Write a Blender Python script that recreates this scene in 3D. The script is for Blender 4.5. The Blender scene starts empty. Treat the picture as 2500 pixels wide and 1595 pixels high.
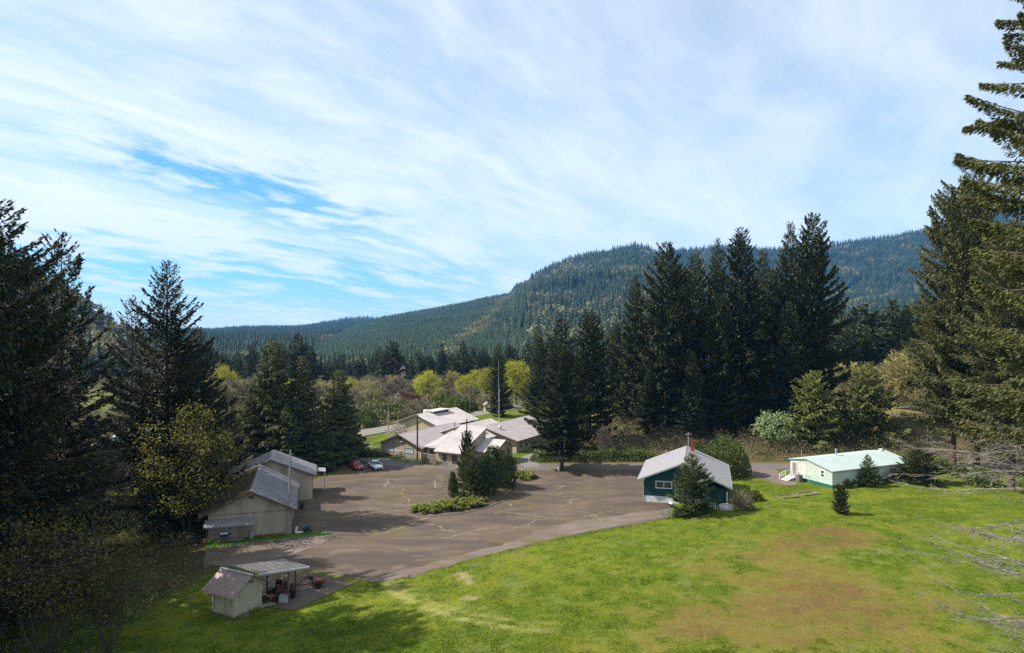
import bpy, math
import numpy as np
from mathutils import Vector

C = bpy.context.scene.collection
SC = bpy.context.scene
CAMH, F, CX, CY = 27.0, 1668.0, 1250.0, 797.5

# ------------------------------------------------------------------ camera, light, sky
cam = bpy.data.cameras.new('camera'); cam.lens = 24.02; cam.sensor_width = 36.0
cam.clip_start = 0.1; cam.clip_end = 20000
camo = bpy.data.objects.new('camera', cam); C.objects.link(camo)
camo.location = (0, 0, CAMH); camo.rotation_euler = (math.radians(90), 0, 0)
SC.camera = camo

SUN_EL = math.radians(45); SUN_AZ = math.radians(-88.5)          # azimuth from +Y, clockwise
sdir = Vector((math.sin(SUN_AZ) * math.cos(SUN_EL), math.cos(SUN_AZ) * math.cos(SUN_EL), math.sin(SUN_EL)))
sun = bpy.data.lights.new('sun', 'SUN'); sun.energy = 5.0; sun.angle = math.radians(0.55); sun.color = (1.0, 0.95, 0.87)
suno = bpy.data.objects.new('sun', sun); C.objects.link(suno)
suno.rotation_euler = sdir.to_track_quat('Z', 'Y').to_euler(); suno.location = (-200, 50, 250)

SC.view_settings.view_transform = 'Standard'; SC.view_settings.look = 'None'
SC.view_settings.exposure = 0.74; SC.view_settings.gamma = 1.0; SC.view_settings.use_curve_mapping = False
try:
    SC.cycles.use_denoising = False
    SC.cycles.max_bounces = 6; SC.cycles.diffuse_bounces = 3; SC.cycles.glossy_bounces = 2
    SC.cycles.transmission_bounces = 3; SC.cycles.volume_bounces = 1; SC.cycles.transparent_max_bounces = 8
    SC.cycles.sample_clamp_indirect = 2.0; SC.cycles.sample_clamp_direct = 12.0
except Exception:
    pass

W = bpy.data.worlds.new('World'); SC.world = W; W.use_nodes = True
def build_sky():
    nt = W.node_tree; N = nt.nodes; Lk = nt.links; N.clear()
    def nd(t, **k):
        n = N.new(t)
        for a, b in k.items(): setattr(n, a, b)
        return n
    def mth(op, a, b=None, c=None):
        n = nd('ShaderNodeMath', operation=op)
        for i, q in enumerate((a, b, c)):
            if q is None: continue
            if isinstance(q, (int, float)): n.inputs[i].default_value = q
            else: Lk.new(q, n.inputs[i])
        return n.outputs[0]
    def smooth(v, lo, hi, a=0., b=1.):
        n = nd('ShaderNodeMapRange', interpolation_type='SMOOTHSTEP')
        Lk.new(v, n.inputs[0]); n.inputs[1].default_value = lo; n.inputs[2].default_value = hi
        n.inputs[3].default_value = a; n.inputs[4].default_value = b
        return n.outputs[0]
    sky = nd('ShaderNodeTexSky', sky_type='NISHITA'); sky.sun_disc = False
    sky.sun_elevation = SUN_EL; sky.sun_rotation = SUN_AZ; sky.air_density = 1.0; sky.dust_density = 0.3; sky.ozone_density = 2.0
    tc = nd('ShaderNodeTexCoord'); sp = nd('ShaderNodeSeparateXYZ'); Lk.new(tc.outputs['Generated'], sp.inputs[0])
    x, y, z = sp.outputs
    zc = mth('MAXIMUM', z, 0.0)
    den = mth('ADD', zc, 0.16)
    u = mth('DIVIDE', x, den); v = mth('DIVIDE', y, den)
    # wind streaks: rotate the cloud-sheet plane, stretch along the wind
    a = math.radians(58)
    s_ = mth('ADD', mth('MULTIPLY', u, math.cos(a)), mth('MULTIPLY', v, math.sin(a)))
    t_ = mth('ADD', mth('MULTIPLY', u, -math.sin(a)), mth('MULTIPLY', v, math.cos(a)))
    cb = nd('ShaderNodeCombineXYZ'); Lk.new(u, cb.inputs[0]); Lk.new(v, cb.inputs[1])
    wn = nd('ShaderNodeTexNoise', noise_dimensions='2D'); Lk.new(cb.outputs[0], wn.inputs['Vector'])
    wn.inputs['Scale'].default_value = 0.9; wn.inputs['Detail'].default_value = 3
    wx = nd('ShaderNodeSeparateXYZ'); Lk.new(wn.outputs['Color'], wx.inputs[0])
    s2 = mth('ADD', mth('MULTIPLY', s_, 0.42), mth('MULTIPLY', wx.outputs[0], .8))
    t2 = mth('ADD', mth('MULTIPLY', t_, 1.9), mth('MULTIPLY', wx.outputs[1], 1.5))
    cs = nd('ShaderNodeCombineXYZ'); Lk.new(s2, cs.inputs[0]); Lk.new(t2, cs.inputs[1])
    n1 = nd('ShaderNodeTexNoise', noise_dimensions='2D'); Lk.new(cs.outputs[0], n1.inputs['Vector'])
    n1.inputs['Scale'].default_value = 0.85; n1.inputs['Detail'].default_value = 9; n1.inputs['Roughness'].default_value = 0.6
    s3 = mth('ADD', mth('MULTIPLY', s_, 1.2), mth('MULTIPLY', wx.outputs[2], .7))
    t3 = mth('ADD', mth('MULTIPLY', t_, 3.2), mth('MULTIPLY', wx.outputs[0], 1.2))
    c3 = nd('ShaderNodeCombineXYZ'); Lk.new(s3, c3.inputs[0]); Lk.new(t3, c3.inputs[1])
    n2 = nd('ShaderNodeTexNoise', noise_dimensions='2D'); Lk.new(c3.outputs[0], n2.inputs['Vector'])
    n2.inputs['Scale'].default_value = 1.5; n2.inputs['Detail'].default_value = 8; n2.inputs['Roughness'].default_value = 0.62
    # clear lanes in the cirrus (directions in the sky: x/y and z/y)
    yy = mth('MAXIMUM', y, 0.05)
    az = mth('DIVIDE', x, yy); el = mth('DIVIDE', z, yy)
    def lane(a0, e0, slope, wid, a1, a2, fade):
        d = mth('SUBTRACT', mth('SUBTRACT', el, e0), mth('MULTIPLY', mth('SUBTRACT', az, a0), slope))
        d = mth('ADD', d, mth('MULTIPLY', mth('SUBTRACT', n2.outputs[0], 0.5), 0.20))
        g = smooth(mth('ABSOLUTE', d), 0.0, wid, 1., 0.)
        g = mth('MULTIPLY', g, smooth(az, a1 - fade, a1 + fade))
        return mth('MULTIPLY', g, smooth(az, a2 - fade, a2 + fade, 1., 0.))
    g1 = lane(-0.45, 0.205, -0.30, 0.052, -0.66, -0.18, 0.16)
    g2 = lane(-0.45, 0.055, -0.04, 0.085, -1.2, -0.05, 0.16)
    gap = mth('MAXIMUM', g1, mth('MULTIPLY', g2, 0.9))
    side = smooth(az, -0.5, 0.6, 1.0, 0.55)
    base = mth('MULTIPLY', side, mth('ADD', mth('MULTIPLY', smooth(n1.outputs[0], 0.26, 0.72), 0.42), mth('MULTIPLY', smooth(n2.outputs[0], 0.30, 0.76), 0.22)))
    # the veil is thicker toward the sun side, thin to the east
    veil = smooth(az, -0.9, 0.75, 0.47, 0.40)
    low = smooth(el, 0.02, 0.30, 0.22, 0.0)
    cov = mth('ADD', mth('ADD', base, veil), low)
    wisp = smooth(n2.outputs[0], 0.42, 0.66, 1.0, 0.30)
    cov = mth('MULTIPLY', cov, mth('SUBTRACT', 1.0, mth('MULTIPLY', gap, mth('MULTIPLY', wisp, 0.97))))
    hs = smooth(z, -0.02, 0.01)
    cov = mth('MINIMUM', cov, 0.97)
    mx = nd('ShaderNodeMix', data_type='RGBA'); mx.inputs['B'].default_value = SKY_CLOUD
    tint = nd('ShaderNodeMix', data_type='RGBA', blend_type='MULTIPLY'); tint.inputs['Factor'].default_value = 1.0
    Lk.new(sky.outputs[0], tint.inputs['A']); tint.inputs['B'].default_value = SKY_TINT
    Lk.new(cov, mx.inputs['Factor']); Lk.new(tint.outputs['Result'], mx.inputs['A'])
    bg = nd('ShaderNodeBackground'); bg.inputs['Strength'].default_value = 0.10
    Lk.new(mx.outputs['Result'], bg.inputs['Color'])
    o = nd('ShaderNodeOutputWorld'); Lk.new(bg.outputs[0], o.inputs['Surface'])
SKY_CLOUD = (6.7, 7.0, 7.15, 1)
SKY_TINT = (0.40, 0.82, 1.04, 1)
build_sky()

# ------------------------------------------------------------------ helpers
def gp(px, py, z=0.0):
    """ground position seen at a photo pixel (survey helper)"""
    Y = (CAMH - z) * F / (py - CY)
    return ((px - CX) / F * Y, Y)
def D(px, py, z=0.0): return gp(px * 1.0382, py * 1.0382, z)

def hsh(ix, iy, s):
    h = (ix.astype(np.int64) * 374761393 + iy.astype(np.int64) * 668265263 + s * 974711) & 0xFFFFFFFF
    h = ((h ^ (h >> 13)) * 1274126177) & 0xFFFFFFFF
    return ((h ^ (h >> 16)) & 0xFFFF) / 65535.0
def vnoise(x, y, s=0):
    x = np.asarray(x, float); y = np.asarray(y, float)
    ix = np.floor(x); iy = np.floor(y); fx = x - ix; fy = y - iy
    fx = fx * fx * (3 - 2 * fx); fy = fy * fy * (3 - 2 * fy)
    a = hsh(ix, iy, s); b = hsh(ix + 1, iy, s); c = hsh(ix, iy + 1, s); d = hsh(ix + 1, iy + 1, s)
    return (a * (1 - fx) + b * fx) * (1 - fy) + (c * (1 - fx) + d * fx) * fy
def fbm(x, y, s=0, o=4):
    r = 0; a = .5; t = 0
    for i in range(o):
        r = r + a * vnoise(x * 2 ** i + 17.3 * i, y * 2 ** i - 9.1 * i, s + i); t += a; a *= .5
    return r / t
def sst(v, a, b):
    t = np.clip((np.asarray(v, float) - a) / (b - a), 0, 1); return t * t * (3 - 2 * t)
def inpoly(x, y, P):
    x = np.asarray(x, float); y = np.asarray(y, float); r = np.zeros(x.shape, bool); n = len(P)
    for i in range(n):
        x0, y0 = P[i]; x1, y1 = P[(i + 1) % n]
        c = ((y0 > y) != (y1 > y)) & (x < (x1 - x0) * (y - y0) / (y1 - y0 + 1e-12) + x0); r ^= c
    return r
def polydist(x, y, P, closed=True):
    x = np.asarray(x, float); y = np.asarray(y, float); d = np.full(x.shape, 1e9); n = len(P)
    for i in range(n if closed else n - 1):
        x0, y0 = P[i]; x1, y1 = P[(i + 1) % n]
        dx, dy = x1 - x0, y1 - y0; t = np.clip(((x - x0) * dx + (y - y0) * dy) / (dx * dx + dy * dy + 1e-12), 0, 1)
        d = np.minimum(d, np.hypot(x - x0 - t * dx, y - y0 - t * dy))
    return d

def setp(o, label=None, cat=None, group=None, kind=None):
    for k, v in (('label', label), ('category', cat), ('group', group), ('kind', kind)):
        if v is not None: o[k] = v
    return o
def thing(name, label, cat, loc=(0, 0, 0), rotz=0.0, group=None):
    o = bpy.data.objects.new(name, None); C.objects.link(o); o.empty_display_size = .3
    o.location = loc; o.rotation_euler = (0, 0, rotz)
    return setp(o, label, cat, group)
def link(name, me, parent=None):
    o = bpy.data.objects.new(name, me); C.objects.link(o)
    if parent is not None: o.parent = parent
    return o
def arr_mesh(name, V, Fc, mats, tint=None, col=None, smooth=False, mi=None):
    me = bpy.data.meshes.new(name); V = np.ascontiguousarray(V, np.float32); Fc = np.ascontiguousarray(Fc, np.int32)
    k = Fc.shape[1]
    me.vertices.add(len(V)); me.vertices.foreach_set('co', V.ravel())
    me.loops.add(Fc.size); me.loops.foreach_set('vertex_index', Fc.ravel())
    me.polygons.add(len(Fc)); me.polygons.foreach_set('loop_start', np.arange(0, Fc.size, k, dtype=np.int32))
    if mi is not None: me.polygons.foreach_set('material_index', np.asarray(mi, np.int32))
    if smooth: me.polygons.foreach_set('use_smooth', np.ones(len(Fc), bool))
    me.update(calc_edges=True)
    if tint is not None:
        a = me.attributes.new('tint', 'FLOAT', 'POINT'); a.data.foreach_set('value', np.ascontiguousarray(tint, np.float32))
    if col is not None:
        a = me.attributes.new('col', 'FLOAT_COLOR', 'POINT')
        c4 = np.ones((len(V), 4), np.float32); c4[:, :3] = col; a.data.foreach_set('color', c4.ravel())
    for m in (mats if isinstance(mats, (list, tuple)) else [mats]): me.materials.append(m)
    return me

class MB:
    """collects solids into one mesh"""
    def __init__(s): s.v = []; s.f = []; s.m = []
    def add(s, vs, fs, mi=0):
        b = len(s.v); s.v += [tuple(v) for v in vs]; s.f += [tuple(b + i for i in f) for f in fs]; s.m += [mi] * len(fs); return s
    def box(s, x0, x1, y0, y1, z0, z1, mi=0):
        return s.add([(x0, y0, z0), (x1, y0, z0), (x1, y1, z0), (x0, y1, z0), (x0, y0, z1), (x1, y0, z1), (x1, y1, z1), (x0, y1, z1)],
                     [(0, 3, 2, 1), (4, 5, 6, 7), (0, 1, 5, 4), (1, 2, 6, 5), (2, 3, 7, 6), (3, 0, 4, 7)], mi)
    def slab(s, q, th, mi=0):
        """quad q (4 points, upper face) thickened downward"""
        lo = [(a, b, c - th) for a, b, c in q]
        return s.add(list(q) + lo, [(0, 1, 2, 3), (7, 6, 5, 4), (0, 4, 5, 1), (1, 5, 6, 2), (2, 6, 7, 3), (3, 7, 4, 0)], mi)
    def prism(s, poly, axis, a0, a1, mi=0):
        """polygon in the plane across axis ('x','y','z'), extruded a0..a1"""
        n = len(poly)
        def mk(p, a):
            return (a, p[0], p[1]) if axis == 'x' else (p[0], a, p[1]) if axis == 'y' else (p[0], p[1], a)
        vs = [mk(p, a0) for p in poly] + [mk(p, a1) for p in poly]
        fs = [tuple(range(n)), tuple(range(2 * n - 1, n - 1, -1))] + [(i, i + n, (i + 1) % n + n, (i + 1) % n) for i in range(n)]
        return s.add(vs, fs, mi)
    def tube(s, p0, p1, r0, r1=None, n=8, mi=0, cap=True):
        r1 = r0 if r1 is None else r1
        p0 = Vector(p0); p1 = Vector(p1); d = (p1 - p0).normalized()
        a = d.orthogonal().normalized(); b = d.cross(a)
        vs = []
        for p, r in ((p0, r0), (p1, r1)):
            for i in range(n):
                t = 2 * math.pi * i / n; vs.append(p + a * (r * math.cos(t)) + b * (r * math.sin(t)))
        fs = [(i, (i + 1) % n, n + (i + 1) % n, n + i) for i in range(n)]
        if cap: fs += [tuple(range(n - 1, -1, -1)), tuple(range(n, 2 * n))]
        return s.add(vs, fs, mi)
    def lathe(s, prof, c=(0, 0, 0), n=16, axis='z', mi=0):
        vs = []; fs = []; m = len(prof)
        for r, h in prof:
            for i in range(n):
                t = 2 * math.pi * i / n; a, b = r * math.cos(t), r * math.sin(t)
                p = (a, b, h) if axis == 'z' else (h, a, b) if axis == 'x' else (a, h, b)
                vs.append((p[0] + c[0], p[1] + c[1], p[2] + c[2]))
        for j in range(m - 1):
            for i in range(n):
                fs.append((j * n + i, j * n + (i + 1) % n, (j + 1) * n + (i + 1) % n, (j + 1) * n + i))
        fs.append(tuple(range(n - 1, -1, -1))); fs.append(tuple(range((m - 1) * n, m * n)))
        return s.add(vs, fs, mi)
    def mesh(s, name, mats, smooth=False):
        me = bpy.data.meshes.new(name); me.from_pydata(s.v, [], s.f); 
        for m in (mats if isinstance(mats, (list, tuple)) else [mats]): me.materials.append(m)
        me.polygons.foreach_set('material_index', s.m)
        if smooth: me.polygons.foreach_set('use_smooth', [True] * len(s.f))
        me.update(); return me
    def build(s, name, mats, parent=None, smooth=False):
        return link(name, s.mesh(name, mats, smooth), parent)

# ------------------------------------------------------------------ materials
def newmat(name):
    m = bpy.data.materials.new(name); m.use_nodes = True; nt = m.node_tree
    b = nt.nodes['Principled BSDF']; return m, nt, b
def mixrgb(nt, fac, a, b, mode='MIX'):
    n = nt.nodes.new('ShaderNodeMix'); n.data_type = 'RGBA'; n.blend_type = mode
    for key, q in (('Factor', fac), ('A', a), ('B', b)):
        if isinstance(q, (int, float)): n.inputs[key].default_value = q
        elif isinstance(q, tuple): n.inputs[key].default_value = (*q, 1)
        else: nt.links.new(q, n.inputs[key])
    return n.outputs['Result']
def noise(nt, scale, detail=4, rough=.55, vec=None, dist=0.):
    n = nt.nodes.new('ShaderNodeTexNoise'); n.inputs['Scale'].default_value = scale; n.inputs['Detail'].default_value = detail
    n.inputs['Roughness'].default_value = rough; n.inputs['Distortion'].default_value = dist
    if vec is not None: nt.links.new(vec, n.inputs['Vector'])
    return n.outputs[0]
def ramp(nt, v, lo, hi):
    n = nt.nodes.new('ShaderNodeMapRange'); n.interpolation_type = 'SMOOTHSTEP'; nt.links.new(v, n.inputs[0])
    n.inputs[1].default_value = lo; n.inputs[2].default_value = hi; return n.outputs[0]
def objco(nt):
    return nt.nodes.new('ShaderNodeTexCoord').outputs['Object']
def worldpos(nt):
    return nt.nodes.new('ShaderNodeNewGeometry').outputs['Position']
def bump(nt, b, h, strength=.4, dist=.05):
    n = nt.nodes.new('ShaderNodeBump'); n.inputs['Strength'].default_value = strength; n.inputs['Distance'].default_value = dist
    nt.links.new(h, n.inputs['Height']); nt.links.new(n.outputs[0], b.inputs['Normal'])
def mat(name, col, rough=.7, spec=.3, metal=0., vary=.18, scale=2.5, dirt=None, dirtamt=.5, bumpamt=.15, stretch=None):
    """painted / wooden / metal surface with weathering"""
    m, nt, b = newmat(name); co = objco(nt)
    if stretch:
        mp = nt.nodes.new('ShaderNodeMapping'); mp.inputs['Scale'].default_value = stretch; nt.links.new(co, mp.inputs[0]); co2 = mp.outputs[0]
    else: co2 = co
    n1 = noise(nt, scale, 6, .6, co2)
    lo = tuple(c * (1 - vary) for c in col); hi = tuple(min(1, c * (1 + vary)) for c in col)
    c = mixrgb(nt, ramp(nt, n1, .3, .7), lo, hi)
    if dirt:
        n2 = noise(nt, scale * .6, 8, .68, co2, .6); f = nt.nodes.new('ShaderNodeMath'); f.operation = 'MULTIPLY'
        nt.links.new(ramp(nt, n2, .48, .72), f.inputs[0]); f.inputs[1].default_value = dirtamt
        c = mixrgb(nt, f.outputs[0], c, dirt)
    nt.links.new(c, b.inputs['Base Color']); b.inputs['Roughness'].default_value = rough
    b.inputs['Specular IOR Level'].default_value = spec; b.inputs['Metallic'].default_value = metal
    if bumpamt: bump(nt, b, noise(nt, scale * 8, 4, .6, co2), bumpamt, .02)
    return m
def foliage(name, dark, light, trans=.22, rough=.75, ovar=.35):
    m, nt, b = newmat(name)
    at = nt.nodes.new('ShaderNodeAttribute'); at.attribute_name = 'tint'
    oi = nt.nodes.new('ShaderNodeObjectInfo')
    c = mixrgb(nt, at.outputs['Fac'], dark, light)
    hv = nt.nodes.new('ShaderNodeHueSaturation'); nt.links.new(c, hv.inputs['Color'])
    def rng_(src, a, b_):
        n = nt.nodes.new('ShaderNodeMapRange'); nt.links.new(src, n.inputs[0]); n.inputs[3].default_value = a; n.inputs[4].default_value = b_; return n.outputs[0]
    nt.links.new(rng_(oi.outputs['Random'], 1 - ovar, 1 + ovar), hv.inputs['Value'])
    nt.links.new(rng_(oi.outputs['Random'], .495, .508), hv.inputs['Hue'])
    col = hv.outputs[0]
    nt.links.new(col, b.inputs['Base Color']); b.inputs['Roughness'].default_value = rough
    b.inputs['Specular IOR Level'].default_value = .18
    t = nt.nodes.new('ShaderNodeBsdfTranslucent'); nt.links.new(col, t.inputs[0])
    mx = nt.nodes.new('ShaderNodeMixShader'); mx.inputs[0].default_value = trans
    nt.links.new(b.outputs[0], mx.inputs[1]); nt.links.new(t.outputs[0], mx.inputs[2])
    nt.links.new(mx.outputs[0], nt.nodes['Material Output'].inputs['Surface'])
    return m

M = {}
M['bark'] = mat('bark', (.075, .058, .046), .9, .1, vary=.4, scale=3, stretch=(3, 3, .6))
M['bark_pale'] = mat('bark_pale', (.15, .13, .11), .9, .1, vary=.35, scale=3)
M['dead_wood'] = mat('dead_wood', (.22, .19, .165), .9, .1, vary=.4, scale=2)
M['fir'] = foliage('fir_needles', (.024, .036, .016), (.086, .094, .038), .12)
M['fir_olive'] = foliage('fir_needles_olive', (.050, .060, .020), (.165, .160, .055), .2, ovar=.15)
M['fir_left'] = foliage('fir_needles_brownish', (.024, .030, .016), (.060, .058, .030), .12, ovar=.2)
M['cedar'] = foliage('cedar_sprays', (.052, .064, .026), (.150, .150, .060), .15, ovar=.2)
M['cedar_bright'] = foliage('bright_cedar_sprays', (.085, .100, .026), (.23, .235, .065), .2, ovar=.12)
M['spruce'] = foliage('young_fir_needles', (.040, .058, .020), (.115, .130, .042), .15, ovar=.2)
M['juniper'] = foliage('juniper_sprays', (.030, .046, .014), (.070, .085, .026), .15, ovar=.2)
M['juniper_gold'] = foliage('golden_juniper_sprays', (.090, .110, .020), (.24, .25, .040), .2, ovar=.12)
M['far_fir'] = foliage('far_conifer_needles', (.014, .030, .019), (.046, .068, .034), .0, ovar=.55)
M['far_fir_young'] = foliage('young_plantation_needles', (.024, .046, .022), (.062, .092, .038), .0, ovar=.3)
M['pale_bud'] = foliage('pale_spring_twigs', (.24, .215, .075), (.46, .40, .15), .2, ovar=.15)
M['far_maple'] = foliage('far_budding_crowns', (.15, .145, .085), (.33, .295, .13), .1, ovar=.4)
M['maple_yellow'] = foliage('spring_maple_leaves', (.22, .23, .025), (.52, .49, .055), .3, ovar=.2)
M['maple_dim'] = foliage('olive_maple_leaves', (.090, .095, .018), (.26, .24, .045), .3, ovar=.15)
M['maple_shade'] = foliage('shaded_maple_leaves', (.040, .040, .012), (.125, .110, .026), .2, ovar=.15)  # darker copy of the olive leaves, corner shade put into the colour
M['budding'] = foliage('budding_twigs', (.125, .110, .060), (.27, .235, .110), .1, ovar=.3)
M['bare'] = foliage('bare_twigs', (.13, .10, .072), (.25, .20, .15), .0, ovar=.3)
M['bush'] = foliage('shrub_leaves', (.045, .070, .016), (.15, .175, .040), .2, ovar=.3)
M['laurel'] = foliage('glossy_laurel_leaves', (.030, .060, .012), (.14, .17, .035), .2, rough=.4, ovar=.1)
M['red_leaf'] = foliage('dark_red_leaves', (.045, .008, .010), (.13, .025, .025), .2)
M['blossom'] = foliage('pale_blossom', (.45, .33, .33), (.75, .64, .60), .3)
M['white_blossom'] = foliage('white_blossom', (.09, .14, .03), (.34, .38, .20), .3)
M['yellow_flower'] = foliage('yellow_flowers', (.4, .27, .01), (.7, .5, .02), .3)
M['bramble'] = foliage('bramble_tangle', (.085, .072, .038), (.23, .175, .095), .1)
M['bramble_green'] = foliage('bramble_leaves', (.045, .070, .018), (.14, .165, .042), .15)

# ------------------------------------------------------------------ terrain
LOT = ([gp(*p) for p in [(919, 1424), (862, 1414), (760, 1397), (640, 1390), (498, 1381), (506, 1343), (600, 1326)]] + [(-28.85, 89.1), (-33.25, 104.4), (-31.3, 106.9), (-33.4, 114.2), (-36, 117)]
       + [gp(*p) for p in [(826, 1152), (850, 1136), (880, 1118), (1000, 1135), (1107, 1139), (1270, 1141.5)]] + [(30, 131.8), (36.5, 131.6), (36.0, 121.0), (25, 121), (20.7, 108), (20.4, 105.4)]
       + [gp(*p) for p in [(1640, 1236), (1645, 1262), (1590, 1274), (1540, 1283), (1433, 1301), (1340, 1320), (1267, 1338), (1142, 1368), (1070, 1387), (1012, 1404)]])
LAWN_EDGE = [gp(*p) for p in [(919, 1424), (1012, 1404), (1070, 1387), (1142, 1368), (1267, 1338), (1340, 1320), (1433, 1301), (1540, 1283), (1590, 1274), (1645, 1262)]]
HOUSE_PAD = [gp(1562, 1150), gp(1573, 1236), gp(1775, 1250), (36.5, 103), (40, 119), (28, 121)]
ROAD = [(-140, 158), (-80, 150), (-50, 146), gp(893, 1121), gp(1000, 1135.5), gp(1107, 1139), gp(1270, 1141.5), (30, 132), (70, 131.8), (120, 132), (200, 128)]
HIGHWAY = [(-95, 60), (-72, 112), (-56, 146), (-35.8, 176), (-26, 190), (-10, 213), (8, 240), (34, 276), (60, 305), (100, 340)]
DRIVE = [(4.0, 131.5), (2.2, 136), (3.6, 142), (7.5, 149), (12.5, 157), (19, 170)]

def gz(x, y):
    x = np.asarray(x, float); y = np.asarray(y, float)
    near = sst(y, 113, 100)
    # lawn knoll beside the lot: a low bank along its edge
    d = polydist(x, y, LAWN_EDGE, False)
    out = ~(inpoly(x, y, LOT) | inpoly(x, y, HOUSE_PAD))
    z = 0.55 * sst(d, 0.2, 5.5) * out * sst(x, -14, -4) * near * sst(x, 62, 40)
    z = z + 0.25 * (fbm(x * .05, y * .05, 3) - .5) * out * near * sst(d, 0.5, 6)
    # bank behind the back road, and the field above it
    bank = 3.6 * sst(y, 137, 168) * sst(x, 12, 34) * sst(y, 420, 250)
    z = z + bank + 1.2 * (fbm(x * .03, y * .03, 8) - .5) * sst(y, 138, 165) * sst(x, 10, 30)
    z = z - 1.2 * sst(y, 330, 420) - 12.0 * sst(y, 360, 650)
    return z
def gzf(x, y): return float(gz(np.array([x]), np.array([y]))[0])

def lawncol(x, y):
    """albedo of the open ground by place: lush lawn, dry mossy patch, mowing stripes, forest floor, brush, field"""
    a = fbm(x * .35, y * .35, 11); b = fbm(x * .09, y * .09, 21); c = fbm(x * 1.3, y * 1.3, 31, 3); f = fbm(x * .22 + 40, y * .5, 41)
    g1 = np.array([.094, .138, .012]); g2 = np.array([.178, .196, .025]); g3 = np.array([.048, .092, .011]); straw = np.array([.34, .30, .12])
    moss = np.array([.175, .128, .042]); brown = np.array([.155, .088, .042])
    t = sst(.30 * a + .22 * b + .30 * c + .18 * fbm(x * 3.1, y * 3.1, 71, 2), .36, .64)[..., None]
    col = g1 * (1 - t) + g2 * t
    dk = (sst(c * .5 + f * .5, .56, .70) * .7)[..., None]; col = col * (1 - dk) + g3 * dk
    pale = (sst(f * .6 + c * .4, .55, .72) * sst(x, -12, 6) * sst(y, 95, 78) * .45)[..., None]; col = col * (1 - pale) + np.array([.30, .32, .10]) * pale
    # thin mossy soil on the knoll
    p = np.exp(-(((x - 30) / 17) ** 2 + ((y - 70) / 13) ** 2)) * 1.15 + np.exp(-(((x - 17) / 11) ** 2 + ((y - 60) / 6) ** 2)) * .8
    p = p + np.exp(-(((x - 42) / 9) ** 2 + ((y - 86) / 6) ** 2)) * 1.1
    pm = (sst(p + (b - .5) * 1.3 + (a - .5) * 1.1 + (c - .5) * .9, .40, 1.15) * .86)[..., None]
    mb = sst(fbm(x * .14 + y * .08, y * .42 - x * .10, 51) + (c - .5) * .4, .42, .58)[..., None]
    mo = moss * (1 - mb) + brown * mb
    mo = mo * (1 - .35 * sst(c, .5, .75)[..., None]) + .35 * sst(c, .5, .75)[..., None] * g2
    col = col * (1 - pm) + mo * pm
    # worn wheel tracks curving round the knoll from the tip of the lot
    trk = [gp(*q) for q in [(940, 1425), (975, 1455), (1040, 1495), (1130, 1530), (1250, 1552), (1400, 1562), (1560, 1560), (1700, 1552)]]
    for off, w, s in ((0, .75, .75), (1.7, .6, .5), (3.6, .4, .2)):
        dt = polydist(x, y - off * .9, trk, False); k = (sst(dt, w, w * .15) * s * sst(a + c, .45, 1.05) * sst(x, 9, -3))[..., None]
        col = col * (1 - k) + straw * k
    # bare slab-like scar
    for q0, q1, w in (((1124, 1410), (1150, 1440), .55), ((1140, 1472), (1152, 1478), .5)):
        dt = polydist(x, y, [gp(*q0), gp(*q1)], False); k = (sst(dt + (c - .5) * .6, w, w * .5) * .9)[..., None]
        col = col * (1 - k) + np.array([.30, .24, .15]) * k
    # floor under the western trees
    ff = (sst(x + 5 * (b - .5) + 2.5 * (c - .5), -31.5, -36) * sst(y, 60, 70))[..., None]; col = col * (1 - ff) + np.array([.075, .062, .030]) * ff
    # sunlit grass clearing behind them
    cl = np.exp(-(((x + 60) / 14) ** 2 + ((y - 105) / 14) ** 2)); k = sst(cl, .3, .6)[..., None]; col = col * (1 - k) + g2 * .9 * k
    # verge and brush behind the road
    br = (sst(y + 2 * (b - .5), 127.5, 130.5) * sst(x, -16, -12) * np.maximum(sst(x, 8, 13), sst(y, 137, 134)))[..., None]; col = col * (1 - br) + (np.array([.17, .125, .075]) * (1 - .55 * t) + np.array([.09, .12, .025]) * .55 * t) * br
    fd = (sst(y, 172, 184) * sst(x, 10, 30))[..., None]; t = sst(a * .5 + b * .5, .4, .6)[..., None]
    col = col * (1 - fd) + (np.array([.235, .19, .095]) * (1 - t) + np.array([.17, .17, .060]) * t) * fd
    # valley meadow beyond the highway
    vf = (sst(y, 205, 230) * sst(x, 35, 10))[..., None]; col = col * (1 - vf) + (np.array([.13, .15, .04]) * t + np.array([.10, .095, .045]) * (1 - t)) * vf
    ff = sst(y, 270, 330)[..., None]; col = col * (1 - ff) + np.array([.055, .052, .028]) * ff
    return col

def ground_mat(name, bumps=.5):
    m, nt, b = newmat(name); at = nt.nodes.new('ShaderNodeAttribute'); at.attribute_name = 'col'
    pos = worldpos(nt); n = noise(nt, 5.0, 6, .7, pos); n2 = noise(nt, 1.1, 5, .6, pos)
    c = mixrgb(nt, ramp(nt, n, .3, .72), at.outputs['Color'], mixrgb(nt, 1.0, at.outputs['Color'], (.50, .54, .42), 'MULTIPLY'))
    c = mixrgb(nt, ramp(nt, n2, .35, .7), c, mixrgb(nt, 1.0, c, (1.18, 1.12, 1.0), 'MULTIPLY'))
    nt.links.new(c, b.inputs['Base Color']); b.inputs['Roughness'].default_value = .95; b.inputs['Specular IOR Level'].default_value = .05
    bump(nt, b, n, bumps, .12); return m
M['ground'] = ground_mat('ground_cover')

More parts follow.
